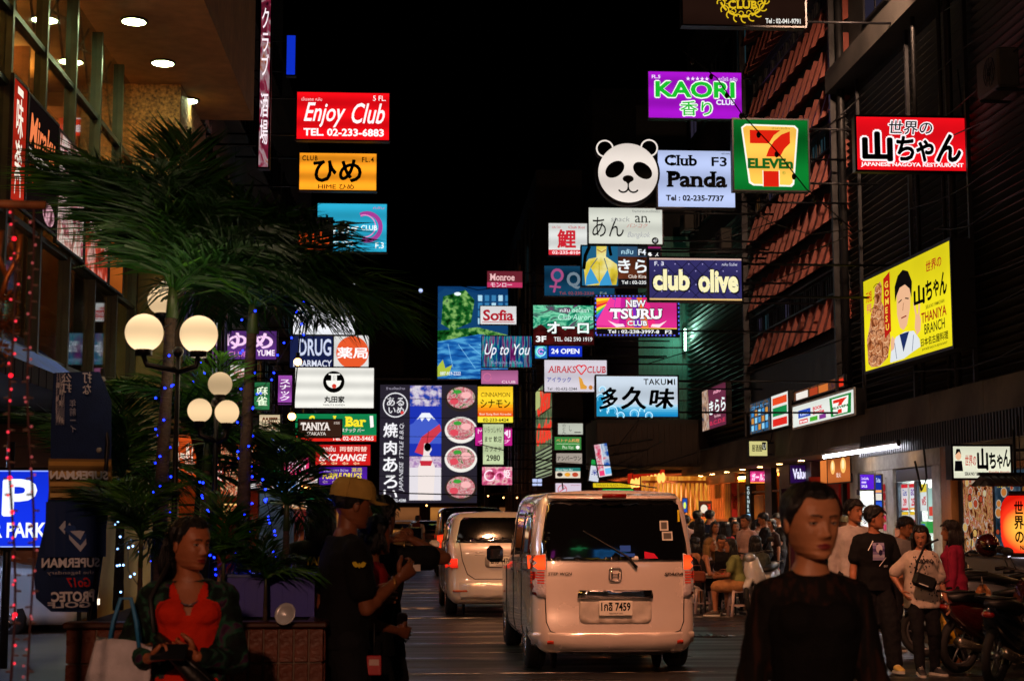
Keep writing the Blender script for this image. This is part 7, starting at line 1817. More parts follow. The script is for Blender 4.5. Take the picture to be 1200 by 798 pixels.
def gx(px, Y): return P(px, 650, Y).x
b = E('tiled_planter', (-1.1, 8, 0), 'raised planter faced with upright glazed brown tiles holding the palms', 'planter')
x0, x1, yf, zt = gx(80, 7.9), gx(381, 7.9), 7.9, 1.045
m = MB(); m.b2((x0 + .012, yf + .012, 0), (x1 - .012, 9.6, zt - .03)); m.build('core', mat('#6a5c50', .85), b, world=True)
m = MB(); m.b2((x0 - .015, yf - .02, zt - .03), (x1 + .015, yf + .12, zt), bev=.008); m.b2((x1 - .1, yf + .12, zt - .03), (x1 + .015, 9.6, zt), bev=.008); m.build('coping', mat('#3a1c10', .3, 0, .3), b, world=True)
m = MB(); m.b2((x0 + .05, yf + .121, zt - .04), (x1 - .11, 9.58, zt - .01)); m.build('soil', mat('#120c08', .95, bump=.6), b, world=True)
TILE = mat('#5c2a18', .28, 0, .45, 9, bump=.15, kind='glazed_tile')
t0 = None; tw, th = (x1 - x0) / 17, .168
for i in range(17):
 for j in range(7):
  z = zt - .03 - th * (j + .5) - (.084 if i % 2 else 0) + (.084 if i % 2 else 0) * 1
  zc = zt - .032 - th * (j + .5)
  off = .0 if i % 2 else .06
  if zc - th / 2 < 0: continue
  if t0 is None: m = MB(); m.box((0, 0, 0), (tw - .008, .016, th - .008), bev=.003); t0 = m.build('tile', TILE, b); o = t0
  else: o = copy_obj(t0, b)
  o.location = V((x0 + tw * (i + .5), yf + .004 + random.uniform(-.0015, .0015), zc)) - b.location
e0 = None
for i in range(21):
 for j in range(5):
  zc = zt - .032 - th * (j + .5)
  if e0 is None: m = MB(); m.box((0, 0, 0), (.016, tw - .008, th - .008), bev=.003); e0 = m.build('tile', TILE, b); o = e0
  else: o = copy_obj(e0, b)
  o.location = V((x1 - .004, yf + .05 + tw * (i + .5), zc)) - b.location
LEAF = [mat(h, .45, 0, .3, 10, kind='palm_leaf', spec=.35) for h in ('#173c10', '#1d4a14', '#38661c')]
def frond_mesh(L_, n, droop, seed, lw=.02, ll=.5):
 rr = random.Random(seed); m = MB(); pts = []
 for i in range(13):
  t = i / 12; pts.append(V((rr.uniform(-.004, .004), L_ * (t - .12 * t * t * droop), L_ * (.25 * t - (.25 + .55 * droop) * t * t))))
 m.tube(pts, [.011 - .009 * i / 12 for i in range(13)], 5)
 def at(t):
  q = t * 12; i = min(11, int(q)); return pts[i].lerp(pts[i + 1], q - i), (pts[i + 1] - pts[i]).normalized()
 for k in range(n):
  t = .1 + .89 * k / (n - 1); p, d = at(t)
  for s_ in (-1, 1):
   l = ll * L_ * (math.sin(math.pi * min(1, .15 + t * .9)) ** .5) * rr.uniform(.85, 1.1) + .04
   a = R(62 - 38 * t) + rr.uniform(-.12, .12)
   dr = (d * math.cos(a) + V((s_, 0, 0)) * math.sin(a) + V((0, 0, rr.uniform(-.15, .25)))).normalized()
   dn = V((0, 0, -1)); wv = dr.cross(V((0, 0, 1))).normalized() * lw * .5; wv = wv + V((0, 0, rr.uniform(-.4, .4) * lw))
   q0 = p; q1 = p + dr * l * .5 + dn * l * .05; q2 = p + dr * l * .92 + dn * l * rr.uniform(.18, .38)
   m.add([q0 - wv * .4, q0 + wv * .4, q1 - wv, q1 + wv, q2], [(0, 1, 3, 2), (2, 3, 4)], 0)
 return m
FM = {}
def palm(label, base, ztop, nfr, Ls, seed, trunk_r=.034, els=(-25, 78), name='palm_tree', group='palms in the tiled planter', n=60, lean=(0, 0), azr=(0, 360), kind=0, lim=False):
 rr = random.Random(seed)
 r_ = E(name, base, label, 'palm', group)
 m = MB(); h = ztop - base[2]; pts = []; rs = []
 for i in range(19):
  t = i / 18; pts.append((lean[0] * t * t, lean[1] * t * t, h * t)); rs.append(trunk_r * (1.25 - .45 * t) * (1 + .07 * (i % 2)))
 m.tube(pts, rs, 10); m.build('trunk', mat('#3c2e22', .8, 0, .4, 14, stretch=(1, 1, 4), bump=.6), r_)
 m = MB(); m.tube([(lean[0], lean[1], h - .12), (lean[0], lean[1], h + .1)], [trunk_r * 1.1, trunk_r * .6], 8); m.build('crown_shaft', mat('#2c4018', .5), r_)
 for k in range(nfr):
  key = (round(Ls, 2), k % 4, n)
  if key not in FM: FM[key] = frond_mesh(Ls, n, .3 + .45 * (k % 4) / 3, k % 4 + 3, lw=.0125 * (Ls / 1.0) ** .4).mesh('frond', LEAF[(k + kind) % 3])
  o = bpy.data.objects.new('frond', FM[key]); COL.objects.link(o); o.parent = r_
  az = R(azr[0] + (azr[1] - azr[0]) * ((k * 137.5) % 360) / 360) + rr.uniform(-.15, .15); el = R(els[0] + (els[1] - els[0]) * ((k * .618) % 1))
  if abs(((math.degrees(az) - 180) + 180) % 360 - 180) < 62 and el < R(42): el = R(42 + 30 * rr.random())
  if lim and math.cos(az - math.radians(270)) > .35: el = R(12 + 20 * rr.random())
  o.location = (lean[0], lean[1], h + .03); o.rotation_euler = (el, rr.uniform(-.3, .3), az); s_ = rr.uniform(.82, 1.12); o.scale = (s_, s_, s_)
 return r_
zs = zt - .02
palm('left tall palm whose trunk is wound with blue fairy lights', (gx(186, 8.75), 8.75, zs), 2.78, 26, 1.02, 3, lean=(.04, 0), els=(8, 86), lim=True)
palm('right tall palm rising beside the banner pole, fronds reaching toward the club signs', (gx(283, 8.95), 8.95, zs), 2.72, 21, 1.02, 8, lean=(.04, 0), els=(14, 60), kind=1, lim=True)
palm('low bushy palm between the two tall trunks', (gx(240, 9.25), 9.25, zs), 1.95, 19, .66, 12, .025, n=30, name='low_palm', kind=2, els=(0, 75))
palm('low palm at the left end of the planter behind the flag', (gx(140, 9.3), 9.3, zs), 1.75, 18, .62, 15, .025, n=30, name='low_palm', kind=1, els=(0, 80))
palm('low palm near the right end of the planter behind the blue crate', (gx(335, 9.35), 9.35, zs), 1.6, 16, .5, 17, .02, n=30, name='low_palm', els=(0, 80))
palm('small yellow green palm behind the left globe lamp', (gx(110, 10.2), 10.2, .12), 1.75, 11, .68, 19, .03, n=30, name='low_palm', kind=2, els=(5, 80))
palm('small leafy palm leaning over the left end of the blue crate', (gx(262, 8.2), 8.2, zs), 1.3, 13, .36, 31, .012, n=26, name='low_palm', els=(-5, 80), kind=1)
palm('small leafy palm before the first trunk above the woman in the floral jacket', (gx(165, 8.3), 8.3, zs), 1.42, 14, .42, 33, .012, n=26, name='low_palm', els=(-5, 80), kind=2)
palm('small leafy palm in front of the blue crate beside the white dish', (gx(312, 8.15), 8.15, zs), 1.22, 11, .3, 35, .01, n=24, name='low_palm', els=(0, 80))
BUL = {}
def fairy(label, pts, n, colr, k=6, r=.0058, jit=.02, seed=1, cat='string lights', wire=True, group=None, rnd_lit=1.0):
 rr = random.Random(seed); pts = [V(p) for p in pts]
 r_ = E('fairy_lights', pts[0], label, cat, group)
 if wire:
  m = MB(); m.tube([p - pts[0] for p in pts], .0025, 4); m.build('wire', mat('#181818', .6), r_)
 key = (colr, k, r)
 if key not in BUL: m = MB(); m.ell((0, 0, 0), r, 8, 6); BUL[key] = m.mesh('bulb', lit(colr, k))
 L_ = [0]
 for a, b_ in zip(pts, pts[1:]): L_.append(L_[-1] + (b_ - a).length)
 for i in range(n):
  t = L_[-1] * (i + rr.random()) / n
  j = max(q for q in range(len(L_)) if L_[q] <= t); j = min(j, len(pts) - 2)
  p = pts[j].lerp(pts[j + 1], (t - L_[j]) / max(1e-6, L_[j + 1] - L_[j])) + V((rr.uniform(-jit, jit), rr.uniform(-jit, 0), rr.uniform(-jit, jit)))
  o = bpy.data.objects.new('bulb', BUL[key]); COL.objects.link(o); o.parent = r_; o.location = p - pts[0]
 return r_
def helix(px, Y, z0, z1, r, turns, n=70): return [(gx(px, Y) + r * math.cos(turns * 6.283 * i / n), Y + r * math.sin(turns * 6.283 * i / n), z0 + (z1 - z0) * i / n) for i in range(n + 1)]
BLU = '#1428ff'
fairy('blue fairy lights wound round the left palm trunk', helix(188, 8.75, 1.06, 2.65, .045, 9), 30, BLU, 9, jit=.008, seed=2)
fairy('blue fairy lights wound round the right palm trunk', helix(286, 8.95, 1.06, 2.75, .045, 9), 32, BLU, 9, jit=.008, seed=3)
fairy('loose blue fairy lights trailing over the blue crate to the ground', [P(238, 560, 8.6), P(246, 640, 8.5), P(262, 690, 8.45), P(300, 700, 8.4), P(330, 715, 8.4)], 26, BLU, 9, jit=.02, seed=4)
fairy('hanging blue fairy lights between the low palms right of the second trunk', [P(305, 560, 8.7), P(316, 600, 8.7), P(322, 650, 8.7), P(330, 720, 8.5)], 22, BLU, 9, jit=.015, seed=5)
fairy('pale blue fairy lights in the low palm left of the first trunk', [P(128, 600, 8.9), P(150, 640, 8.9), P(150, 668, 8.8), P(165, 690, 8.8)], 18, '#8ab8ff', 5, jit=.07, seed=6)
fairy('blue fairy lights strung through the upper palm fronds', [P(195, 460, 8.9), P(240, 430, 9.2), P(300, 470, 9.2), P(372, 343, 9.4), P(378, 330, 9.4)], 24, BLU, 9, jit=.05, seed=7)
def warm_string(label, pts, at_, seed):
 r_ = E('bulb_string', pts[0], label, 'string lights'); m = MB(); m.tube([V(p) - V(pts[0]) for p in pts], .005, 5); m.build('wire', DARK, r_)
 for p in at_:
  m = MB(); m.ell(V(p) - V(pts[0]), .03, 14, 10); q = m.build('bulb', lit('#ffb060', 9), r_)
  m = MB(); c = V(p) - V(pts[0]); m.cyl(c + V((0, 0, .025)), c + V((0, 0, .07)), .016, 8); m.build('socket', DARK, r_)
warm_string('two bare warm bulbs on a hanging wire between the palms and the white signs', [P(352, 380, 12), P(349, 423, 12), P(343, 487, 12), P(345, 560, 12)], [P(349, 424, 12), P(342, 488, 12)], 1)
def globes(label, px, Y, gl, r, z_, en, gk=1.35):
 bx = gx(px, Y); r_ = E('globe_lamp_post', (bx, Y, z_), label, 'lamp post', 'globe lamp posts behind the palms')
 tz = max(P(px, y, Y).z for _, y in gl) - z_
 m = MB(); m.tube([(0, 0, 0), (0, 0, .5), (0, 0, tz - .12)], [.03, .016, .012], 8); m.ell((0, 0, tz - .1), .03, 10, 6); m.build('post', DARK, r_)
 for gx_, gy_ in gl:
  c = P(gx_, gy_, Y) - V((bx, Y, z_))
  m = MB(); m.ell(c, r, 28, 18); m.build('globe', lit('#ffd8a4', gk, .28, 24), r_)
  m = MB(); m.cyl(c - V((0, 0, r + .02)), c - V((0, 0, r - .03)), r * .45, 14); m.tube([c - V((0, 0, r + .02)), V((c.x * .9, c.y, c.z - r - .07)), V((0, 0, c.z - r - .1))], .016, 6); m.build('arm', DARK, r_)
  l = bpy.data.lights.new('globe_light', 'POINT'); l.energy = en; l.color = (1, .78, .5); l.shadow_soft_size = r; lo = bpy.data.objects.new('globe_light', l); COL.objects.link(lo); lo.parent = r_; lo.location = c + V((0, -.0, r + .12))
 return r_
globes('near lamp post with three glowing white globes', 203, 8.3, ((169, 390), (233, 392)), .1, zs, 2.2)
globes('farther lamp post with three smaller glowing globes beside the banner', 250, 8.62, ((258, 450), (234, 481), (266, 483)), .066, zs, 1, .75)
globes('single globe lamp half hidden by the left palm fronds above the near pair', 192, 9.3, ((190, 352),), .085, zs, 2, 1.0)
def flag(label, pts_top, outline, Y, els_unlit, base, pole, cat='flag', curv=.05, grid=None):
 """feather flag: cloth sheet with thickness, sagging in depth, on a pole"""
 x0 = min(p[0] for p in outline); x1 = max(p[0] for p in outline); y0 = min(p[1] for p in outline); y1 = max(p[1] for p in outline)
 o0 = P(x0, y1, Y); r_ = E('feather_flag', V((P(pole[-1][0], 700, Y).x, Y, .0)), label, cat)
 def surf(x, y, off=0):
  p = P(x, y, Y); u = (x - x0) / (x1 - x0); v = (y - y0) / (y1 - y0)
  return V((p.x, Y - curv * math.sin(u * 3.1 + v * 2) - .02 * math.sin(v * 9) - off, p.z)) - r_.location
 bm = bmesh.new(); bm.faces.new([bm.verts.new((a, b_, 0)) for a, b_ in outline]); bmesh.ops.triangulate(bm, faces=bm.faces[:])
 for _ in range(5):
  lg = [e for e in bm.edges if e.calc_length() > 16]
  if not lg: break
  bmesh.ops.subdivide_edges(bm, edges=lg, cuts=1); bmesh.ops.triangulate(bm, faces=[f for f in bm.faces if len(f.verts) > 3])
 bm.verts.index_update(); m = MB()
 fs = [[v.index for v in f.verts] for f in bm.faces]
 m.add([surf(v.co.x, v.co.y) for v in bm.verts], fs, 0, True); m.add([surf(v.co.x, v.co.y, -.004) for v in bm.verts], [f[::-1] for f in fs], 0, True); bm.free()
 m.build('cloth', FAB(base), r_)
 m = MB(); m.tube([P(a, b_, Y + .01) - r_.location for a, b_ in pole[:-1]] + [P(pole[-1][0], pole[-1][1], Y + .01) - r_.location, V((0, .01, .12))], .012, 8); m.build('pole', DARK, r_)
 m = MB()
 for q in range(7):
  a, b_ = pole[0][0] + (pole[-1][0] - pole[0][0]) * q / 7, pole[0][1] + (pole[-1][1] - pole[0][1]) * (q + .3) / 7
  m.ell(P(a, b_, Y) - r_.location, .016, 8, 6)
 m.build('tie', mat('#8a8a88', .6), r_)
 art(els_unlit, lambda x, y, o: surf(x, y, .014 + o), r_, .0008, True)
 return r_
def sub(x0, y0, x1, y1, col, n=6):     # rectangle as strips so that it follows the cloth
 return [RC(x0 + (x1 - x0) * i / n, y0, x0 + (x1 - x0) * (i + 1) / n, y1, col) for i in range(n)]
fl = []
for i, (y, c) in enumerate(((541, '#b08a48'), (548, '#6a5430'), (553, '#c8a868'), (560, '#5a4828'), (565, '#b89458'), (573, '#6a5836'), (578, '#c0a468'))):
 fl += sub(61 + i * .4, y, 129, y + (5 if i % 2 == 0 else 3), c)
fl = sub(60, 538, 130, 585, '#7c6238', 8) + fl
fl += [T('株式会社打', 72, 438, 82, 500, '#c8ccd8', .02), T('中\nの\nド\n中', 74, 470, 80, 505, '#9aa4bc', .02, flip=True), T('年\n前\nー\nイ', 88, 470, 95, 508, '#9aa4bc', .02, flip=True), T('公\n打', 78, 440, 90, 462, '#c8ccd8', .02, flip=True), T('打\nな', 102, 438, 112, 464, '#c8ccd8', .02, flip=True)]
fl = fl[:-4] + fl[-3:]
fl += [T('SUPERMAN', 64, 552, 127, 562, '#dfe2ea', .04, flip=True)]
fl += sub(59, 588, 125, 652, '#182c58') + [PG([(74, 618), (80, 610), (108, 612), (114, 622), (97, 646)], '#aab4c8'), PG([(79, 620), (83, 615), (105, 616), (109, 622), (97, 639)], '#25407c'), PG([(86, 622), (102, 621), (97, 632)], '#aab4c8')]
fl += [T('SUPERMAN', 56, 653, 118, 664, '#c8ccd8', .03, flip=True), T('the legendary', 62, 668, 112, 673, '#9a9aa4', .0, flip=True), T('Go17', 82, 676, 108, 687, '#b82828', .02, .2, flip=True), T('PROTEC', 66, 692, 112, 704, '#d0d2da', .04, flip=True), T('GOLF', 62, 704, 108, 711, '#b8bcc8', .03, flip=True)]
flag('dark blue and gold feather flag with mirrored white lettering left of the planter', None, [(66, 438), (118, 436), (131, 470), (130, 520), (124, 600), (118, 660), (110, 718), (62, 716), (46, 700), (44, 670), (56, 610), (62, 540), (64, 480)], 8.45, fl, '#1a2c54', [(120, 432), (126, 520), (118, 640), (106, 722)], curv=.06)
flag('narrow black and red feather flag between the palm trunks', None, [(222, 480), (244, 472), (252, 500), (248, 560), (244, 650), (232, 655), (228, 600), (232, 540), (222, 505)], 9.9, sub(224, 506, 250, 512, '#b8b0a8', 3) + sub(226, 514, 250, 522, '#a83820', 3) + [T('味\n自\n慢', 234, 540, 244, 620, '#a8a8a0', .02, flip=True)], '#1c1c20', [(252, 470), (250, 560), (247, 680)], curv=.03)
r_ = E('light_curtain_pole', P(-30, 240, 5), 'wooden pole at the upper left from which red string lights hang', 'pole')
m = MB(); m.tube([P(-60, 237, 5) - r_.location, P(54, 241, 5) - r_.location], .014, 8); m.build('pole', WOOD, r_)
m = MB(); m.cyl(P(-60, 237, 5) - r_.location, V((P(-60, 237, 5).x, 5, 0)) - r_.location, .03, 8); m.build('upright', WOOD, r_)
for i, (px, lab) in enumerate(((14, 'leftmost strand of red string lights hanging from the wooden pole'), (36, 'second strand of dim pinkish string lights hanging beside the leftmost one'))):
 pts = [P(px + 4 * math.sin(k * .7 + i), 240 + 40 * k, 5) for k in range(17)]
 q = fairy(lab, pts, 30, '#ff3848' if i == 0 else '#d86060', 1.3 - .8 * i, .0042, .012, 30 + i)
 m = MB(); m.tube([p - pts[0] for p in pts], .004, 5); m.build('cord', mat('#3c1c1e', .7), q)
 rr = random.Random(i); m = MB()
 for k in range(34):
  t = k / 34 * 16; j = int(t); p = pts[j].lerp(pts[j + 1], t - j) - pts[0]; s_ = rr.choice((-1, 1)); m.tube([p, p + V((s_ * .018, 0, -.002))], .0035, 5)
 o = m.build('lamp_holders', mat('#6a5048', .5), q); o['kind'] = 'stuff'
 if i == 0:
  for k in (1, 5, 8, 9, 12): m = MB(); m.ell(pts[k] - pts[0], .007, 8, 6); m.build('red_bulb', lit('#ff1828', 2.5), q)
r_ = E('tinsel_reindeer', P(5, 330, 5.2), 'brown and gold tinsel reindeer ornament hanging at the left edge', 'ornament'); rr = random.Random(9); c0 = r_.location
m = MB()
for cx, cy_, rad, n in ((4, 378, 20, 110), (8, 350, 8, 40), (2, 410, 14, 60)):
 for k in range(n):
  a, b_ = rr.gauss(0, .5) * rad, rr.gauss(0, .5) * rad; p = P(cx + a, cy_ + b_, 5.2 + rr.uniform(-.05, .05)) - c0; d = V((rr.uniform(-1, 1), rr.uniform(-1, 1), rr.uniform(-1, 1))) * .014; e = V((rr.uniform(-1, 1), rr.uniform(-1, 1), rr.uniform(-1, 1))) * .005
  m.add([p - d, p + e, p + d, p - e], [(0, 1, 2, 3)])
o = m.build('tinsel', mat('#a8622c', .3, .8, .5, 20), r_); o['kind'] = 'stuff'
m = MB(); m.tube([P(2, 350, 5.2) - c0, P(8, 325, 5.2) - c0, P(22, 300, 5.2) - c0, P(24, 275, 5.2) - c0], .009, 6); m.tube([P(8, 325, 5.2) - c0, P(-2, 300, 5.2) - c0, P(2, 270, 5.2) - c0], .009, 6); m.tube([P(22, 300, 5.2) - c0, P(12, 285, 5.2) - c0], .008, 6); m.build('antler', mat('#a8622c', .4, .6, .4, 20), r_)
r_ = E('blue_crate', (gx(315, 8.5), 8.5, zt), 'blue plastic crate with glinting rim standing on the planter edge', 'crate')
bl = mat('#040e90', .5, 0, .15, kind='blue_plastic'); xa, xb = gx(268, 8.5) - r_.location.x, gx(372, 8.5) - r_.location.x
m = MB(); m.b2((xa, -.2, 0), (xb, -.185, .2)); m.b2((xa, .185, 0), (xb, .2, .2)); m.b2((xa, -.184, 0), (xa + .015, .184, .2)); m.b2((xb - .015, -.184, 0), (xb, .184, .2)); m.b2((xa + .016, -.184, .001), (xb - .016, .184, .015)); m.build('wall', bl, r_)
m = MB(); m.tube([(xa, -.2, .21), (xb, -.2, .21), (xb, .2, .21), (xa, .2, .21), (xa, -.2, .21)], .01, 6); m.build('rim', mat('#7a8ac8', .25, .3), r_)
for k in range(7): m = MB(); m.b2((xa + .03 + .065 * k, -.206, .03), (xa + .045 + .065 * k, -.2, .18)); m.build('rib', bl, r_)
for k, c in enumerate(('#2c1c10', '#143818', '#2c1c10')):
 bt = E('bottle', (gx(300 + 22 * k, 8.55), 8.55, zt + .016), ('brown bottle standing in the blue crate, left', 'green bottle standing in the middle of the blue crate', 'brown bottle in the blue crate, nearest the white dish')[k], 'bottle')
 m = MB(); m.tube([(0, 0, 0), (0, 0, .13), (0, 0, .17), (0, 0, .25)], [.03, .03, .013, .012], 14); m.build('glass', mat(c, .1, 0, .1, coat=1), bt)
 m = MB(); m.cyl((0, 0, .25), (0, 0, .26), .014, 10); m.build('bottle_cap', STEEL, bt)
r_ = E('dish_floodlight', P(334, 719, 7.82), 'unlit round white dish floodlight clipped to the planter edge', 'floodlight')
rot = Matrix.Rotation(R(70), 3, 'X') @ Matrix.Rotation(R(-20), 3, 'Y')
m = MB(); m.loft([[rot @ V((rr_ * math.cos(a * math.pi / 14), rr_ * math.sin(a * math.pi / 14), z)) for a in range(28)] for rr_, z in ((.018, -.05), (.03, -.045), (.05, -.01), (.056, 0), (.053, .004), (.04, -.006), (.015, -.03))]); m.build('dish', mat('#c8ccd0', .35, .3), r_)
m = MB(); m.tube([rot @ V((0, 0, -.05)), V((0, .06, -.02)), V((0, .09, .0))], .008, 6); m.build('clip', DARK, r_)
CAMF = 180
blackdress = pic([(.3, '#050404'), (.5, '#0c0807'), (.62, '#2a160e'), (.8, '#0a0605')], 5, 1, stretch=(9, 9, .35), emit=False)
p = person('blurred woman in black sheer dress with slick tied back hair walking toward the viewer', (gx(948, 4.75), 4.75), R(CAMF), 1.66, True,
   dict(hw=1.19, yaw=16, pitch=-4, hL=(-.24, .1, .8), hR=(.24, .0, .8), fL=(-.09, .2, .09), fR=(.09, -.15, .1), gaze=.25, hoff=(0, .015)), (blackdress, 'long', -.12, .012), ('#0a0808', 'dress'), ('bun', '#070505'), '#ac7450', '#101010', True, .0075, lips='#7c3030')
m = MB(); s = p['s']
loft_torso(m, p['pel'], p['top'], p['xax'], [(-.02, .168 * s, .128 * s, 0), (.3, .128 * s, .106 * s, 0), (.5, .142 * s, .12 * s, .006), (.68, .158 * s, .128 * s, .014), (.8, .15 * s, .112 * s, .006)], .004)
p['root'].scale = (.94, .95, 1)
for sx in (-1, 1): m.ell(p['pel'] + p['sp'] * .35 * s + p['xax'] * sx * .066 * s + p['fw'] * .092 * s, (.068 * s, .06 * s, .066 * s), 14, 10)
mesh_obj('bodice', fuse(m, .008, .012, 3), FAB('#060506'), p['root'])
m = MB(); m.tube([p['pel'] + p['sp'] * .14 * s + p['xax'] * (.15 * s * math.cos(R(a))) + p['fw'] * (.128 * s * math.sin(R(a))) for a in range(0, 361, 15)], .006, 6, flat=1.6); m.build('belt', mat('#8a4a30', .5), p['root'])
jk = pic([(.35, '#060a0a'), (.5, '#0c1c16'), (.57, '#1c4a38'), (.63, '#3c1c3c'), (.75, '#080808')], 9, 1, emit=False, dist=2)
OR = '#c8280c'
p = person('woman in red orange dress and dark floral jacket looking aside while holding a phone', (gx(222, 6.55), 6.55), R(CAMF + 8), 1.56, True,
   dict(yaw=42, pitch=-3, hL=(-.04, .22, 1.1), hR=(.16, .27, 1.1), eL=(-.6, -.3, -1), eR=(.7, -.3, -1), dL=(.8, .4, .35), dR=(-.85, .5, .1), nL=(0, -1, .1), nR=(.1, -.3, 1), fL=(-.08, .03, .08), fR=(.1, 0, .08), gaze=.3), (OR, 'none', -.12, .016), (OR, 'dress'), ('ponytail', '#080606'), '#9a5c3c', '#201c1c', True, .0075, lips='#7c2820', curl={'L': 58, 'R': 60})
s = p['s']; m = MB()
bm = bmesh.new(); bm.from_mesh(p['shirt'].data)
bmesh.ops.delete(bm, geom=[v for v in bm.verts if (v.co - p['pel']).dot(p['fw']) > .0 and abs((v.co - p['pel']).dot(p['xax'])) < (v.co.z - p['top'].z + .15) * .42], context='VERTS'); bm.to_mesh(p['shirt'].data); bm.free()
loft_torso(m, p['pel'], p['top'], p['xax'], [(.0, .165 * s, .118 * s, -.012), (.3, .15 * s, .105 * s, -.016), (.6, .168 * s, .112 * s, -.02), (.86, .18 * s, .1 * s, -.016), (.98, .085 * s, .07 * s, -.02)], .014)
for sh, el, wr in ((p['shL'], p['elL'], p['wrL']), (p['shR'], p['elR'], p['wrR'])):
 m.ell(sh, (.078 * s,) * 3, 12, 8); m.cap(sh, el, .07 * s, .062 * s); m.cap(el, el + (wr - el) * .82, .06 * s, .046 * s)
me = fuse(m, .009, .02, 2)
bm = bmesh.new(); bm.from_mesh(me); pl, xa, fw = p['pel'], p['xax'], p['fw']
bmesh.ops.delete(bm, geom=[v for v in bm.verts if (v.co - pl).dot(fw) > .05 and abs((v.co - pl).dot(xa)) < .03 + .1 * (v.co.z - pl.z) and pl.z - .3 < v.co.z < pl.z + .52 * s], context='VERTS'); bm.to_mesh(me); bm.free()
mesh_obj('jacket', me, jk, p['root'])
m = MB(); m.tube([p['top'] + xa * (.055 * math.sin(R(a))) + fw * (.03 + .085 * math.cos(R(a))) - V((0, 0, .0 + .1 * (1 + math.cos(R(a))) * .5)) for a in range(0, 361, 18)], .003, 5); m.build('necklace', mat('#585c6c', .4, .3), p['root'])
pw = p
ph = E('mobile_phone', W(p, p['wrR'] + V((-.08, .075, .03))), 'black mobile phone held by the woman in the orange dress', 'phone'); ph.rotation_euler = (R(-35), 0, R(-12) + 0)
m = MB(); m.box((0, 0, 0), (.145, .009, .072), bev=.004); m.build('case', mat('#0c0c0e', .3, coat=1), ph)
m = MB(); m.box((0, .0052, 0), (.135, .001, .064)); m.build('screen', mat('#101820', .1), ph)
q = E('crossbody_bag', W(p, p['pel'] + V((-.02, .2, .1))), 'black crossbody waist bag with a white star mark worn by the orange dress woman', 'bag')
Rz = Matrix.Rotation(p['root'].rotation_euler.z, 3, 'Z'); rel = lambda v: Rz @ V(v)
m = MB(); m.tube([rel((.14, -.02, .14)), rel((.07, .0, .07)), rel((0, .015, 0)), rel((-.09, .0, -.08)), rel((-.15, -.03, -.13))], [.03, .055, .065, .06, .03], 12, flat=.55); m.build('pouch', mat('#0a0a0c', .5, bump=.2), q)
m = MB(); m.tube([rel((.15, -.02, .15)), rel((.17, -.1, .28)), rel((.1, -.16, .42))], .009, 6, flat=.3); m.tube([rel((-.15, -.03, -.13)), rel((-.19, -.14, -.16)), rel((-.1, -.28, -.1))], .014, 6, flat=.3); m.build('strap', mat('#0c0c10', .6), q)
m = MB(); m.tube([rel((.1, .035, .115)), rel((.0, .055, .03)), rel((-.1, .035, -.06))], .003, 4); m.build('zip', mat('#9a9a9a', .3, .8), q)
art([PG([(-.03 + (.03 if k % 2 == 0 else .013) * math.cos(R(-90 + 36 * k)) - .02, (.03 if k % 2 == 0 else .013) * math.sin(R(-90 + 36 * k)) + .0) for k in range(10)], '#c8c8c8')], lambda x, y, o: rel((x * -1 - .07, .048 + o, -.05 - y)), q, .001, True)
q = E('tote_bag', P(146, 752, 6.35), 'white cloth tote bag with blue handles hanging from the orange dress woman\'s elbow', 'bag')
m = MB(); rings = []
for z, w_, d in ((-.33, .09, .03), (-.3, .12, .045), (-.15, .125, .055), (-.04, .115, .035), (0, .11, .018)):
 rings.append([V((w_ * math.copysign(abs(math.cos(a)) ** .5, math.cos(a)), d * math.copysign(abs(math.sin(a)) ** .8, math.sin(a)) + .008 * math.sin(a * 5), z + .012 * math.sin(3 * a))) for a in [2 * math.pi * k / 24 for k in range(24)]])
m.loft(rings); o = m.build('cloth', FAB('#c0bcc4'), q); o.rotation_euler = (0, R(8), R(12))
for sg in (-1, 1):
 m = MB(); m.tube([V((-.06, sg * .02, -.02)), V((-.045, sg * .015, .08)), V((-.02, 0, .17)), V((.02, 0, .17)), V((.045, sg * .015, .08)), V((.06, sg * .02, -.02))], .008, 6, flat=.4); m.build('handle', mat('#1c6ca0', .6), q)
p = person('man in tan cap and black tee with yellow moth print on the sleeve', (gx(402, 8.25), 8.25), R(-74), 1.75, False,
   dict(yaw=6, pitch=-8, hR=(.06, .27, 1.2), hL=(-.14, .18, 1.1), eR=(.3, -.5, -1), eL=(-.3, -.5, -1), dR=(-.1, .8, .6), nR=(-1, 0, .3), nL=(1, 0, 0), fL=(-.1, .06, .08), fR=(.12, -.03, .08), gaze=0), ('#0c0c0e', 'short', -.14, .026), ('#141418', 'trousers'), ('crop', '#0a0807'), '#7c4a30', '#181818', True, .009, cap='#b09048', curl={'L': 30, 'R': 48})
o = p['shirt']; sl = p['shR']
art([PG([(0, 0), (-.02, -.018), (-.036, -.012), (-.03, .004), (-.018, .012), (0, .006), (.018, .012), (.03, .004), (.036, -.012), (.02, -.018)], '#c8b030'), LN([(0, -.012), (0, .016)], .006, '#c8b030')], lambda x, y, oo: sl + p['xax'] * (.098 + oo) + p['fw'] * x * -1 - V((0, 0, .06 + y)), p['root'], .001, True)
m = MB(); m.tube([p['elR'] + (p['wrR'] - p['elR']) * .86 + V((.03 * math.cos(R(a)), 0, .034 * math.sin(R(a)))) for a in range(0, 361, 24)], .008, 6, caps=False); m.build('bracelet', mat('#a87840', .4, .6), p['root'])
q = E('cigarette_pack', W(p, p['wrR'] + V((-.01, .1, .06))), 'small pale card held up in the cap wearing man\'s fingers', 'card'); m = MB(); m.box((0, 0, 0), (.05, .004, .034), bev=.001); m.build('card', mat('#c8b8ac', .5), q)
q = E('id_badge', W(p, V((.16, .13, .86))), 'red badge hanging at the cap wearing man\'s hip', 'badge')
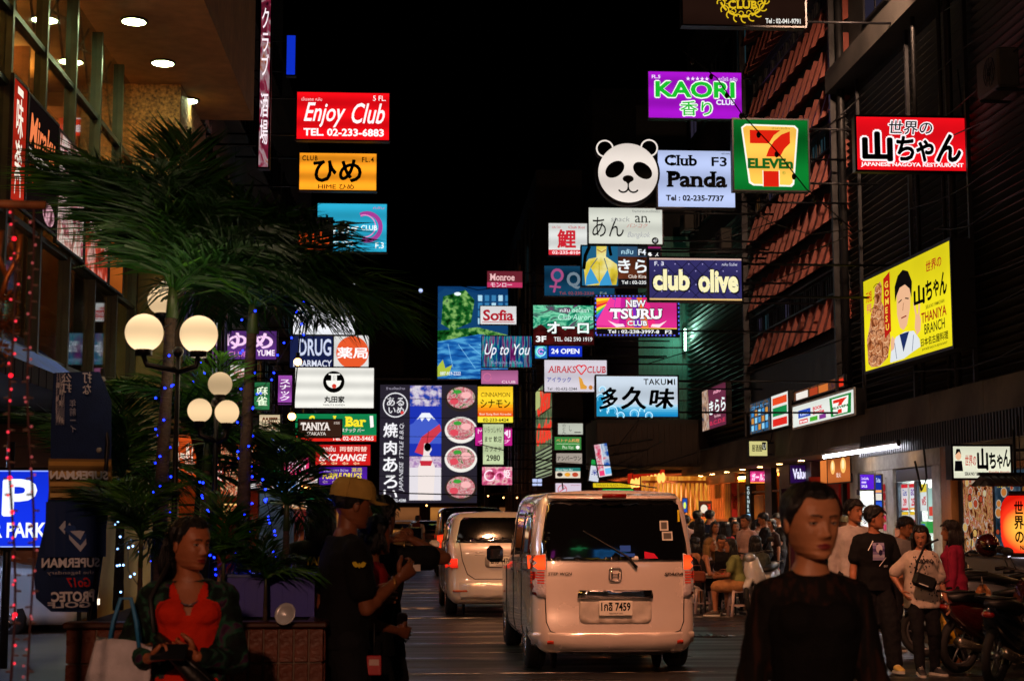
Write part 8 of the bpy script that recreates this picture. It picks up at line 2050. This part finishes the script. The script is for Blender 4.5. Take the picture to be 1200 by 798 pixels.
m = MB(); m.box((0, 0, -.05), (.075, .01, .1), bev=.004); m.build('holder', mat('#a01820', .4), q); m = MB(); m.tube([V((0, 0, 0)), V((0, .01, .16))], .004, 5); m.build('lanyard', mat('#181818', .6), q)
m = MB(); m.box((0, -.006, -.035), (.05, .002, .03)); m.build('label_card', mat('#b89890', .5), q)
p2_ = person('woman with red top and black vest facing the road behind the cap wearing man', (gx(431, 8.75), 8.75), R(-70), 1.57, True,
   dict(yaw=0, pitch=2, hR=(.1, .16, 1.02), hL=(-.12, .18, 1.0), eR=(.4, -.6, -1), eL=(-.4, -.6, -1)), ('#7a1014', 'short', -.12, .02), ('#101014', 'trousers'), ('bob', '#080606'), '#7c4a32', '#181818', True, .0095, curl=35)
p = p2_; m = MB(); loft_torso(m, p['pel'], p['top'], p['xax'], [(-.1, .17, .13, 0), (.3, .14, .11, 0), (.6, .155, .13, .01), (.82, .15, .1, 0)], .016); mesh_obj('vest', fuse(m, .01, .02, 2), FAB('#0a0a0c'), p['root'])
p = person('man in black with both arms raised taking a picture up the street', (gx(440, 9.4), 9.4), R(-38), 1.68, False,
   dict(yaw=-5, hR=(.1, .24, 1.44), hL=(-.06, .26, 1.46), eR=(.9, -.2, -.5), eL=(-.9, -.2, -.5), nR=(-1, 0, 0), nL=(1, 0, 0)), ('#0e0e10', 'short', -.14, .024), ('#16161c', 'trousers'), ('short', '#080606'), '#7c4c34', '#181818', True, .0095, curl=50)
q = E('camera_phone', W(p, (p['wrL'] + p['wrR']) / 2 + V((0, .1, .03))), 'dark phone held up by the man with raised arms', 'phone'); q.rotation_euler = (0, 0, R(-50)); m = MB(); m.box((0, 0, 0), (.15, .01, .075), bev=.004); m.build('case', mat('#101012', .3), q)
m = MB(); m.box((0, -.006, 0), (.14, .001, .066)); m.build('screen', mat('#0c1420', .08), q)
q = E('belt_pouch', W(p, V((.19, .02, .95))), 'brown belt pouch on the hip of the man taking a picture', 'pouch'); m = MB(); m.box((0, 0, 0), (.06, .1, .1), bev=.015); m.build('pouch', mat('#4a2c20', .5), q)
m = MB(); m.box((0, 0, .03), (.064, .104, .05), bev=.012); m.build('flap', mat('#3c2218', .5), q)
p = person('dark haired person seen from behind in a black jersey with yellow lettering', (gx(376, 11.2), 11.2), R(12), 1.68, False, dict(hL=(-.22, .15, .9)), ('#0c1220', 'short', -.14, .03), ('#141418', 'trousers'), ('wavy', '#080606'), '#6a4430')
shirt_print(p, [T('YAKATA', -.13, -.12, .13, -.06, '#b8a028', .03), LN([(-.12, .0), (.0, .16)], .03, '#b8a028'), LN([(.12, .0), (.02, .16)], .03, '#b8a028'), LN([(-.06, .04), (.06, .14)], .02, '#2c50b0')], back=True)
person('person with a pink headscarf partly hidden behind the palms and the black jersey', (gx(357, 13.5), 13.5), R(20), 1.62, True, {}, ('#18141c', 'short'), ('#141418', 'trousers'), ('short', '#b04860'), '#7c4c34')
p = person('distant pedestrian in white shirt and khaki trousers walking away down the road', (gx(489, 54), 54), R(-10), 1.66, False, dict(fL=(-.09, .25, .12), fR=(.09, -.22, .16)), ('#c8c0b0', 'short'), ('#a89060', 'trousers'), ('short', '#100c0a'), '#7c5038')
q = E('backpack', W(p, V((0, -.2, 1.22))), 'reddish backpack on the distant pedestrian', 'backpack'); m = MB(); m.box((0, 0, 0), (.28, .16, .4), bev=.05); m.build('sack', FAB('#6a2c20'), q)
m = MB(); m.box((0, -.1, -.05), (.2, .05, .2), bev=.02); m.build('pocket', FAB('#5a2418'), q)
WK = dict(fL=(-.1, .22, .09), fR=(.1, -.2, .13), tR=(0, 1, -.2))
p = person('smiling man in open white shirt walking behind the black tee man', (gx(1000, 17.4), 17.4), R(CAMF + 10), 1.76, False, dict(WK, yaw=22, hL=(-.24, .05, .8), hR=(.24, -.05, .8)), ('#b0a8a4', 'long', -.16, .03), ('#1c1c22', 'trousers'), ('short', '#0a0706'), '#9a6444', hi=True, vox=.011, collar=True)
p = person('young man in black tee with violet portrait print and white slashes', (gx(1024, 16.0), 16.0), R(CAMF + 5), 1.68, False, dict(yaw=62, hL=(-.27, .12, .82), hR=(.26, .04, .8), fL=(-.1, .24, .09), fR=(.12, -.1, .1)), ('#0a0a0c', 'short', -.2, .034), ('#0c0c10', 'wide'), ('short', '#080605'), '#a4684a', '#b09c50', hi=True, vox=.011)
shirt_print(p, [RC(-.07, -.1 + .03 * i, .055, -.07 + .03 * i, ('#8a84a8', '#6c6494', '#4c4474', '#7c74a0', '#a8a4bc')[i % 5]) for i in range(6)] + [EL(-.005, -.04, .035, .045, '#c0bcd0'), EL(.01, .0, .02, .03, '#2c2648'), LN([(-.12, -.02), (-.06, -.12)], .008, '#e0e0e0'), LN([(.0, .14), (.07, .05)], .008, '#e0e0e0'), T('EXIT', .05, .13, .1, .15, '#c8c8c8', .02)], z0=.3)
m = MB(); m.tube([p['elL'] + (p['wrL'] - p['elL']) * .95 + V((.03 * math.cos(R(a)), .034 * math.sin(R(a)), 0)) for a in range(0, 361, 24)], .01, 6, caps=False); m.build('wristwatch', mat('#101014', .3, .5), p['root'])
person('man in grey tee stooping behind the black tee and patterned tee walkers', (gx(1050, 18.6), 18.6), R(CAMF + 25), 1.6, False, dict(yaw=15, pitch=-18, lean=(0, .14), fL=(-.1, .2, .09)), ('#7c7878', 'short', -.14, .03), ('#14141a', 'trousers'), ('short', '#0a0706'), '#94603f', hi=True, vox=.011)
p = person('woman in loose white patterned tee looking down with a black crossbody bag', (gx(1079, 15.7), 15.7), R(CAMF - 6), 1.48, True, dict(yaw=-18, pitch=-14, hL=(-.27, .1, .78), hR=(.24, .1, .95), eR=(.8, -.6, -.4), fL=(-.12, .02, .08), fR=(.1, .26, .1), tR=(0, 1, -.1), tL=(-.5, 1, 0)), ('#b8a89c', 'short', -.34, .055), ('#0c0c10', 'trousers'), ('long', '#090706'), '#a06a50', '#202024', hi=True, vox=.011)
rr = random.Random(4)
shirt_print(p, [T('MOSCHINO', -.1, -.12, .1, -.07, '#1c1c20', .05)] + [EL(rr.uniform(-.17, .17), rr.uniform(-.2, .38), .008, .01, '#2c2830', 8) for _ in range(46)], z0=.28)
q = E('crossbody_bag', W(p, p['pel'] + V((.02, .22, .12))), 'black crossbody bag on the front of the white patterned tee', 'bag')
m = MB(); m.box((0, 0, 0), (.24, .08, .14), rot=Matrix.Rotation(R(20), 3, 'Y'), bev=.03); m.build('pouch', mat('#08080a', .5, bump=.2), q)
m = MB(); m.tube([V((-.1, 0, .04)), V((-.06, -.0, .2)), V((.0, -.06, .36)), V((.1, -.16, .42))], .012, 6, flat=.4); m.tube([V((.1, 0, -.02)), V((.17, -.06, -.02)), V((.19, -.18, .02))], .012, 6, flat=.4); m.build('strap', mat('#0c0c10', .6), q)
m = MB(); m.box((-.02, -.042, -.03), (.1, .002, .012), rot=Matrix.Rotation(R(20), 3, 'Y')); m.build('logo_bar', mat('#b8b8b8', .5), q)
p = person('woman in pink cardigan with long wavy hair standing side on by the scooters', (gx(1119, 16.5), 16.5), R(68), 1.53, True, dict(yaw=8, hL=(-.2, .08, .76), hR=(.2, .1, .76), fL=(-.08, .05, .1), fR=(.09, -.06, .1)), ('#8c1c3c', 'long', -.1, .028), ('#0c0c10', 'trousers'), ('wavy', '#140c08'), '#94603f', '#a8643c', hi=True, vox=.011)
q = E('plastic_bag', W(p, p['wrL'] + V((.0, .02, -.16))), 'yellow plastic carrier bag hanging from the pink cardigan woman\'s hand', 'bag')
m = MB(); rings = []
for z, w_, d in ((-.34, .08, .05), (-.3, .1, .07), (-.18, .1, .07), (-.06, .07, .05), (.0, .05, .025), (.06, .03, .012)):
 rings.append([V(((w_ + .01 * math.sin(5 * a + z * 30)) * math.cos(a), (d + .008 * math.sin(4 * a + z * 20)) * math.sin(a), z)) for a in [2 * math.pi * k / 26 for k in range(26)]])
m.loft(rings); m.build('film', mat('#c89a1c', .3, 0, .3, 20, bump=.6, bscale=25, kind='plastic_film'), q)
m = MB(); m.tube([V((-.03, 0, .05)), V((-.01, 0, .14)), V((.01, 0, .14)), V((.03, 0, .05))], .006, 5); m.build('handle', mat('#c89a1c', .3), q)
person('person in white shirt seen from behind near the red shop door', (gx(978, 28), 28), R(5), 1.68, False, {}, ('#b8b8bc', 'long', -.14, .03), ('#101014', 'trousers'), ('short', '#080606'), '#8c5c40')
person('woman with pale top and wide straw hat beside the red shop', (gx(991, 27.2), 27.2), R(150), 1.6, True, {}, ('#a89c70', 'short'), ('#28242c', 'skirt'), ('bob', '#080606'), '#9a6a4a', cap='#8c8468')
def stool(label, loc, colr='#c0a8a4'):
 r_ = E('plastic_stool', loc, label, 'stool', 'plastic stools under the crowd'); mt = mat(colr, .45, kind='stool_plastic')
 m = MB(); m.box((0, 0, .435), (.3, .3, .03), bev=.012); m.b2((-.14, -.14, .38), (.14, -.13, .42)); m.b2((-.14, .13, .38), (.14, .14, .42)); m.build('seat', mt, r_)
 for sx in (-1, 1):
  for sy in (-1, 1): m = MB(); m.tube([(sx * .12, sy * .12, .425), (sx * .165, sy * .165, 0)], [.024, .028], 6); m.build('leg', mt, r_)
 for a, b_ in (((-.14, -.145), (.14, -.145)), ((-.14, .145), (.14, .145)), ((-.145, -.14), (-.145, .14)), ((.145, -.14), (.145, .14))): m = MB(); m.tube([(a[0], a[1], .17), (b_[0], b_[1], .17)], .012, 6); m.build('rung', mt, r_)
 return r_
SIT = dict(pel=.54, lean=(0, .1), fL=(-.12, .4, .08), fR=(.12, .42, .08), kL=(0, .5, 1), kR=(0, .5, 1), hL=(-.08, .36, .66), hR=(.1, .34, .66), eL=(-.6, -.3, -.6), eR=(.6, -.3, -.6))
CR = 'people gathered at the street stalls'
def seated(label, px, Y, rz, fem, shirt, bottom, hair, seat=True, H=1.62, skin='#9a6444', stl=None, z=0, **ps):
 q = person(label, (gx(px, Y), Y), R(rz), H, fem, dict(SIT, **ps), shirt, bottom, hair, skin, shoes='#3a2c24', group=CR, z=z)
 stool('stool under the ' + (stl or label)[:70], (gx(px, Y), Y, z))
 return q
seated('seated woman in pale green top and tan skirt with long hair on the nearest stool', 866, 25.2, 72, True, ('#7c8450', 'short'), ('#a8784c', 'skirt'), ('long', '#0e0908'), yaw=15, stl='nearest woman in pale green top')
seated('seated woman with light streaked hair holding a brown handbag', 823, 25.9, -105, True, ('#201814', 'strap'), ('#181010', 'skirt'), ('wavy', '#7a5c30'), yaw=-20, stl='woman with streaked hair')
seated('seated man in white cap and dark shirt at the low table', 844, 26.6, 178, False, ('#141214', 'short'), ('#181820', 'trousers'), ('crop', '#0a0807'), H=1.68, stl='man in white cap', pitch=-15)
cp = [o for o in bpy.data.objects if o.get('label', '').startswith('seated man in white cap')][0]
seated('seated person in grey shirt with back turned beside the white nosed scooter', 889, 25.9, 12, False, ('#4c5048', 'short'), ('#14141a', 'trousers'), ('wavy', '#080606'), H=1.66, stl='person in grey shirt')
seated('seated woman in dark sleeveless top at the left end of the crowd', 808, 27.4, -60, True, ('#18141c', 'strap'), ('#1c1814', 'skirt'), ('long', '#0c0806'), stl='leftmost woman of the crowd')
seated('seated woman in brown dress between the streaked hair woman and the white cap', 832, 27.6, 160, True, ('#5c3424', 'short'), ('#5c3424', 'dress'), ('long', '#0c0806'), stl='woman in brown dress')
for args in (
 ('standing person in pinkish white shirt with back turned, left of the crowd', 804, 30.2, 5, False, ('#b09088', 'short'), ('short', '#0a0706'), 1.62, {}),
 ('standing woman with long black hair seen from behind, second in the back row', 821, 29.4, 15, True, ('#14100e', 'short'), ('long', '#080606'), 1.56, {}),
 ('tall man in navy shirt in front of the wooden slats', 832, 31.6, -30, False, ('#14203c', 'short'), ('short', '#080606'), 1.72, dict(yaw=-30)),
 ('woman in white tank top facing the street with loose hair', 838, 28.6, 178, True, ('#b8a898', 'strap'), ('long', '#100a08'), 1.5, dict(yaw=15)),
 ('woman in red top with long black hair and back turned', 852, 28.9, 25, True, ('#a01418', 'long'), ('long', '#060404'), 1.5, {}),
 ('woman in black top with round face turned to the street', 862, 29.6, 170, True, ('#0e0c10', 'short'), ('long', '#0a0706'), 1.5, dict(yaw=20)),
 ('person in yellowish white top near the red cloth banner', 871, 31.0, 60, True, ('#c0a870', 'short'), ('bob', '#0a0706'), 1.58, {}),
 ('woman in white tee bending over a glowing phone by the amber door', 882, 29.6, -70, True, ('#c0b09c', 'short'), ('ponytail', '#0a0706'), 1.6, dict(lean=(0, .14), pitch=-25, hR=(.08, .36, 1.12), hL=(-.06, .38, 1.12), eR=(.5, -.5, -1), eL=(-.5, -.5, -1))),
 ('person in dark top holding a phone up, right end of the crowd', 898, 29.2, 80, False, ('#141010', 'short'), ('short', '#080606'), 1.66, dict(pitch=-15, hR=(.08, .36, 1.15), hL=(-.1, .34, 1.1), eR=(.5, -.5, -1), eL=(-.5, -.5, -1))),
 ('woman in brown patterned skirt behind the white nosed scooter', 906, 30.5, 120, True, ('#2c1c18', 'short'), ('bob', '#0a0706'), 1.55, {}),
 ('far passer-by in orange lit shirt beyond the crowd by the lanterns', 786, 36, 0, False, ('#a0643c', 'short'), ('short', '#0a0706'), 1.66, {}),
 ('second far passer-by in dark dress beyond the crowd', 797, 38, 170, True, ('#281c24', 'short'), ('long', '#0a0706'), 1.58, {})):
 lab, px, Y, rz, fem, sh, hr, H, ps = args
 person(lab, (gx(px, Y), Y), R(rz), H, fem, ps, sh, ('#14121a', 'skirt' if fem and px % 2 else 'trousers'), hr, '#9a6444', group=CR)
ph = E('mobile_phone', (gx(886, 29.5), 29.45, 1.2), 'glowing phone in the hands of the woman in white tee', 'phone'); m = MB(); m.box((0, 0, 0), (.08, .15, .01), rot=Matrix.Rotation(R(-30), 3, 'X'), bev=.003); m.build('case', mat('#141414', .4), ph)
m = MB(); m.box((0, .002, .008), (.07, .13, .002), rot=Matrix.Rotation(R(-30), 3, 'X')); m.build('screen', lit('#c8d8ff', 1.2), ph)
hb = E('handbag', (gx(817, 25.4), 25.45, .62), 'brown leather handbag on the lap of the streaked hair woman', 'bag'); m = MB(); m.box((0, 0, 0), (.28, .12, .18), bev=.03); m.build('bag_body', mat('#6a3018', .4, bump=.15), hb); m = MB(); m.tube([V((-.08, 0, .08)), V((-.06, 0, .18)), V((.06, 0, .18)), V((.08, 0, .08))], .01, 6); m.build('handle', mat('#4a2010', .4), hb)
tb = E('folding_table', (gx(842, 25.6), 25.7, 0), 'low steel folding table among the seated crowd', 'table'); m = MB(); m.box((0, 0, .6), (.6, .5, .025), bev=.006); m.build('table_top', mat('#8a8884', .3, .8), tb)
for sx in (-1, 1):
 for sy in (-1, 1): m = MB(); m.cyl((sx * .25, sy * .2, 0), (sx * .25, sy * .2, .588), .014, 6); m.build('leg', STEEL, tb)
for k, (dx, dy, c) in enumerate(((-.15, .05, '#d8d0c8'), (.1, -.08, '#c8402c'), (.18, .12, '#d8d0c8'))):
 bw = E('bowl', (tb.location.x + dx, 25.7 + dy, .613), ('white bowl on the steel table, left', 'red bowl on the steel table, nearest', 'white bowl on the steel table beside the red bowl')[k], 'bowl')
 m = MB(); m.loft([[V((r2 * math.cos(a * math.pi / 8), r2 * math.sin(a * math.pi / 8), z)) for a in range(16)] for r2, z in ((.03, 0), (.055, .025), (.07, .05), (.066, .05), (.05, .025), (.02, .008))]); m.build('bowl', mat(c, .3), bw)
# ================================================================== RED LANTERN, PLASTIC BAG, HELMET
c = P(1198, 614, 20.2); r_ = E('paper_lantern', c, 'large glowing red paper lantern with black lettering at the right edge', 'lantern')
m = MB(); rings = []; n = 32; H2 = .37
for i in range(25):
 t = i / 24; z = -H2 + 2 * H2 * t; rr_ = .27 * (1 - abs(2 * t - 1) ** 4 * .35) + .004 * (i % 2); rings.append([V((rr_ * math.cos(2 * math.pi * k / n), rr_ * math.sin(2 * math.pi * k / n), z)) for k in range(n)])
def lantern_mat():
 m_, nt, N, L = _new('lantern_paper'); out = N.new('ShaderNodeOutputMaterial'); e = N.new('ShaderNodeEmission'); L.new(e.outputs[0], out.inputs[0])
 tc = N.new('ShaderNodeTexCoord'); g = N.new('ShaderNodeTexGradient'); g.gradient_type = 'SPHERICAL'; mp = N.new('ShaderNodeMapping'); mp.inputs['Scale'].default_value = (2.6, 2.6, 2.4); mp.inputs['Location'].default_value = (0, .35, .12)
 L.new(tc.outputs['Object'], mp.inputs[0]); L.new(mp.outputs[0], g.inputs[0]); rp = N.new('ShaderNodeValToRGB'); rp.color_ramp.elements[0].color = lin('#c01408'); rp.color_ramp.elements[1].color = lin('#ffb040'); rp.color_ramp.elements[1].position = .5
 q = rp.color_ramp.elements.new(.22); q.color = lin('#f0341a'); L.new(g.outputs[0], rp.inputs[0]); L.new(rp.outputs[0], e.inputs[0]); e.inputs[1].default_value = 1.3; return m_
m.loft(rings); m.build('paper', lantern_mat(), r_)
for z in (-H2 - .03, H2 + .03): m = MB(); m.cyl((0, 0, z - .03), (0, 0, z + .03), .16, 20); m.build('ring', DARK2, r_)
m = MB(); m.cyl((0, 0, H2 + .06), (0, 0, 2.9 - c.z), .008, 6); m.build('cord', DARK, r_)
def lf(x, y, o):
 a = x / .27; t = (y + H2) / (2 * H2); rr_ = .27 * (1 - abs(2 * t - 1) ** 4 * .35) + .008 + o; return V((rr_ * math.sin(a), -rr_ * math.cos(a), -y))
art([T('世\n界\nの', -.2, -.3, -.08, .24, '!120604', .05), T('山', -.06, -.3, .1, -.12, '!120604', .06), T('ち', -.04, -.1, .1, .08, '!120604', .05), T('ん', -.04, .1, .1, .24, '!120604', .05), T('NAGOYA', -.14, .27, .12, .33, '!120604', .04)], lf, r_, .001, True)
b = E('lantern_canopy', (P(1190, 560, 20.3).x, 20.3, 0), 'small dark wooden roof above the red lantern', 'canopy')
m = MB(); cc_ = P(1190, 566, 20.3); 
for i in range(9):
 m = MB(); m.tube([cc_ + V((-.42 + .105 * i, -.35, -.03)) - b.location, cc_ + V((-.42 + .105 * i, .0, .1)) - b.location, cc_ + V((-.42 + .105 * i, .35, -.02)) - b.location], .055, 8, flat=.4); m.build('roof_tile', mat('#2c1a12', .5, bump=.2), b)
m = MB(); m.b2(cc_ + V((-.5, -.03, .1)), cc_ + V((.5, .03, .14))); m.cyl(cc_ + V((.0, 0, .14)), V((cc_.x, cc_.y, 2.72)), .02, 6); m.build('ridge', DARK, b, world=True)
hm = E('motor_helmet', P(1157, 639, 17.1), 'dark red helmet hung on the scooter mirror', 'helmet'); m = MB(); m.ell((0, 0, 0), (.13, .15, .135), 20, 12); m.build('shell', mat('#3c0c0c', .2, coat=1), hm); m = MB(); m.ell((0, -.045, -.015), (.112, .12, .06), 16, 8); m.build('visor', CGL, hm)
bg = E('plastic_bag', P(1152, 702, 16.7), 'clear plastic bag with orange packets hung on the scooter handlebar', 'bag'); m = MB(); rings = []
for z, w_ in ((-.15, .06), (-.12, .1), (0, .11), (.1, .07), (.16, .02)): rings.append([V(((w_ + .012 * math.sin(5 * a + z * 30)) * math.cos(a), (w_ * .6 + .01 * math.sin(4 * a + z * 20)) * math.sin(a), z)) for a in [2 * math.pi * k / 20 for k in range(20)]])
m.loft(rings); m.build('film', pic([(.35, '#2c2420'), (.5, '#a86a38'), (.6, '#c8b8a0'), (.75, '#3c2c24')], 9, 1, emit=False), bg)
m = MB(); m.tube([V((0, 0, .15)), V((0, .02, .24))], .006, 5); m.build('handle', mat('#8a8078', .4), bg)
def cable(label, pts, r=.012, bulbs=0):
 pts = [V(p) for p in pts]; r_ = E('overhead_cable', pts[0], label, 'cable', None)
 m = MB(); m.tube([p - pts[0] for p in pts], r, 5); m.build('wire', mat('#0a0a0a', .6), r_)
 for k in range(bulbs):
  t = (k + .5) / bulbs * (len(pts) - 1); j = int(t); p = pts[j].lerp(pts[j + 1], t - j) - pts[0]
  m = MB(); m.ell(p - V((0, 0, .05)), (.035, .035, .05), 8, 6); m.build('bulb', mat('#181410', .3), r_)
cable('slack cable with dark unlit bulbs crossing in front of the purple and green signs', [P(800, 60, 24), P(840, 92, 24), P(870, 135, 24), P(908, 175, 23.6), P(945, 222, 23), P(1000, 270, 22)], .01, 9)
cable('thin cable sagging across the street above the far awnings', [P(560, 520, 44) + V((0, 0, 0)), P(650, 542, 40), P(760, 548, 38), P(880, 510, 34)], .014)
cable('cable running from the pool billboard to the far right facade', [P(520, 330, 70), P(560, 340, 68), P(640, 330, 62)], .02)
cable('long cable across the red brown panels below the green light box', [P(870, 240, 27), P(905, 262, 27), P(950, 275, 27), P(1000, 268, 26)], .01)
cable('dark cable bundle hanging beside the cream restaurant sign', [P(1072, 540, 22), P(1080, 575, 22), P(1086, 560, 22), P(1082, 520, 22)], .016)
cable('low cable across the street end over the barbecue billboard', [P(407, 572, 60), P(480, 578, 60), P(560, 580, 60), P(640, 575, 60)], .025)

p = P(803, 398, 49.3); b = E('green_fill_tube', p, 'greenish tube lamp high on the teal corrugated building', 'lamp')  # tube and its point light are added to brighten the teal sheets
m = MB(); m.cyl((0, 0, -.35), (0, 0, .35), .035, 8); m.build('tube', lit('#b8ffd8', 7), b); m = MB(); m.b2((-.05, .04, -.4), (.05, .12, .4)); m.build('fitting', STEEL, b)
l = bpy.data.lights.new('tube_glow', 'POINT'); l.energy = 45; l.color = (.45, 1, .75); l.shadow_soft_size = .2; o = bpy.data.objects.new('tube_glow', l); COL.objects.link(o); o.parent = b; o.location = (0, -.6, 0)
for x, y, z, w_, h, c, t, c2 in ((-2, -14, 6.2, 2.2, 1.1, '#e83020', 'HOT', 'red'), (1.5, -16, 9.2, 2.4, 1, '#f0f0ff', 'CLUB', 'bluish white'), (4.6, -12, 7.2, 1.8, 1.2, '#f8c030', 'SUSHI', 'amber'), (6.2, -18, 11, 2.2, 1.2, '#30a0ff', 'BAR', 'sky blue'), (-3, -20, 11.5, 2, 1.4, '#d040c0', 'SNACK', 'magenta'), (3, -22, 13.5, 2.6, 1, '#40d880', 'Karaoke', 'green'), (7, -9, 3.4, 1.6, .8, '#ffffff', 'OPEN', 'white')):
 box_sign('reflection_sign', c2 + ' light box reading %s hung in the street behind the photographer' % t, V((x + w_, y, z)), (-1, 0, 0), w_, h, (0, 0, 10, 10), [T(t, 1, 2.5, 9, 7.5, '!101010', .03)], lit(c, 1.6, .2), group='signs behind the photographer')  # invented light boxes out of view, added for reflections in the van
src = {o['label'].split(' ')[0] + str(i): o for i, o in enumerate([q for q in bpy.data.objects if q.get('group') == CR and q.get('category') == 'person'])}
src = list(src.values())
for i, (k, px, Y, dz, lab) in enumerate(((9, 812, 31.2, 40, 'woman in white tank top half hidden by the pinkish white shirt'), (10, 845, 30.8, -60, 'woman in red top at the back of the crowd before the amber slats'), (12, 858, 31.8, 150, 'person in yellowish white top deep in the crowd near the red banner'),
 (6, 876, 27.9, 120, 'person in pinkish white shirt standing over the seated grey shirt'), (8, 818, 33.2, 20, 'man in navy shirt farther back beside the blue poster'), (14, 914, 31.6, 30, 'person in dark top at the right end by the orange bar door'),
 (13, 826, 32.6, 0, 'woman in white tee looking down between the slats and the crowd'), (11, 886, 32.4, 190, 'woman in black top behind the phone holder by the bar front'), (2, 828, 29.0, 150, 'person in dark shirt with white cap sitting farther back in the crowd'), (12, 868, 33.6, 10, 'person in pale top near the bar sign post, last in the row'))):
 o = copy_tree(src[k % len(src)]); o['label'] = lab; o.location = (gx(px, Y), Y, o.location.z); o.rotation_euler = (0, 0, o.rotation_euler.z + R(dz))
for i, (pts, at_) in enumerate((([P(560, 578, 62), P(600, 582, 60), P(640, 578, 58)], [P(572, 581, 61.6), P(590, 583, 60.5), P(606, 583, 59.7), P(624, 581, 58.8)]), ([P(640, 588, 48), P(680, 592, 47), P(735, 586, 46)], [P(655, 591, 47.7), P(672, 593, 47.2), P(716, 590, 46.4)]), ([P(424, 586, 60), P(470, 592, 60), P(520, 590, 60)], [P(440, 590, 60), P(458, 592, 60), P(500, 592, 60)]))):
 warm_string(('row of four warm bulbs across the far street left of the pipe covered wall', 'three warm bulbs strung just above the van roof', 'three warm bulbs over the cars at the street end')[i], pts, at_, i)
bpy.data.objects.remove(TXT)
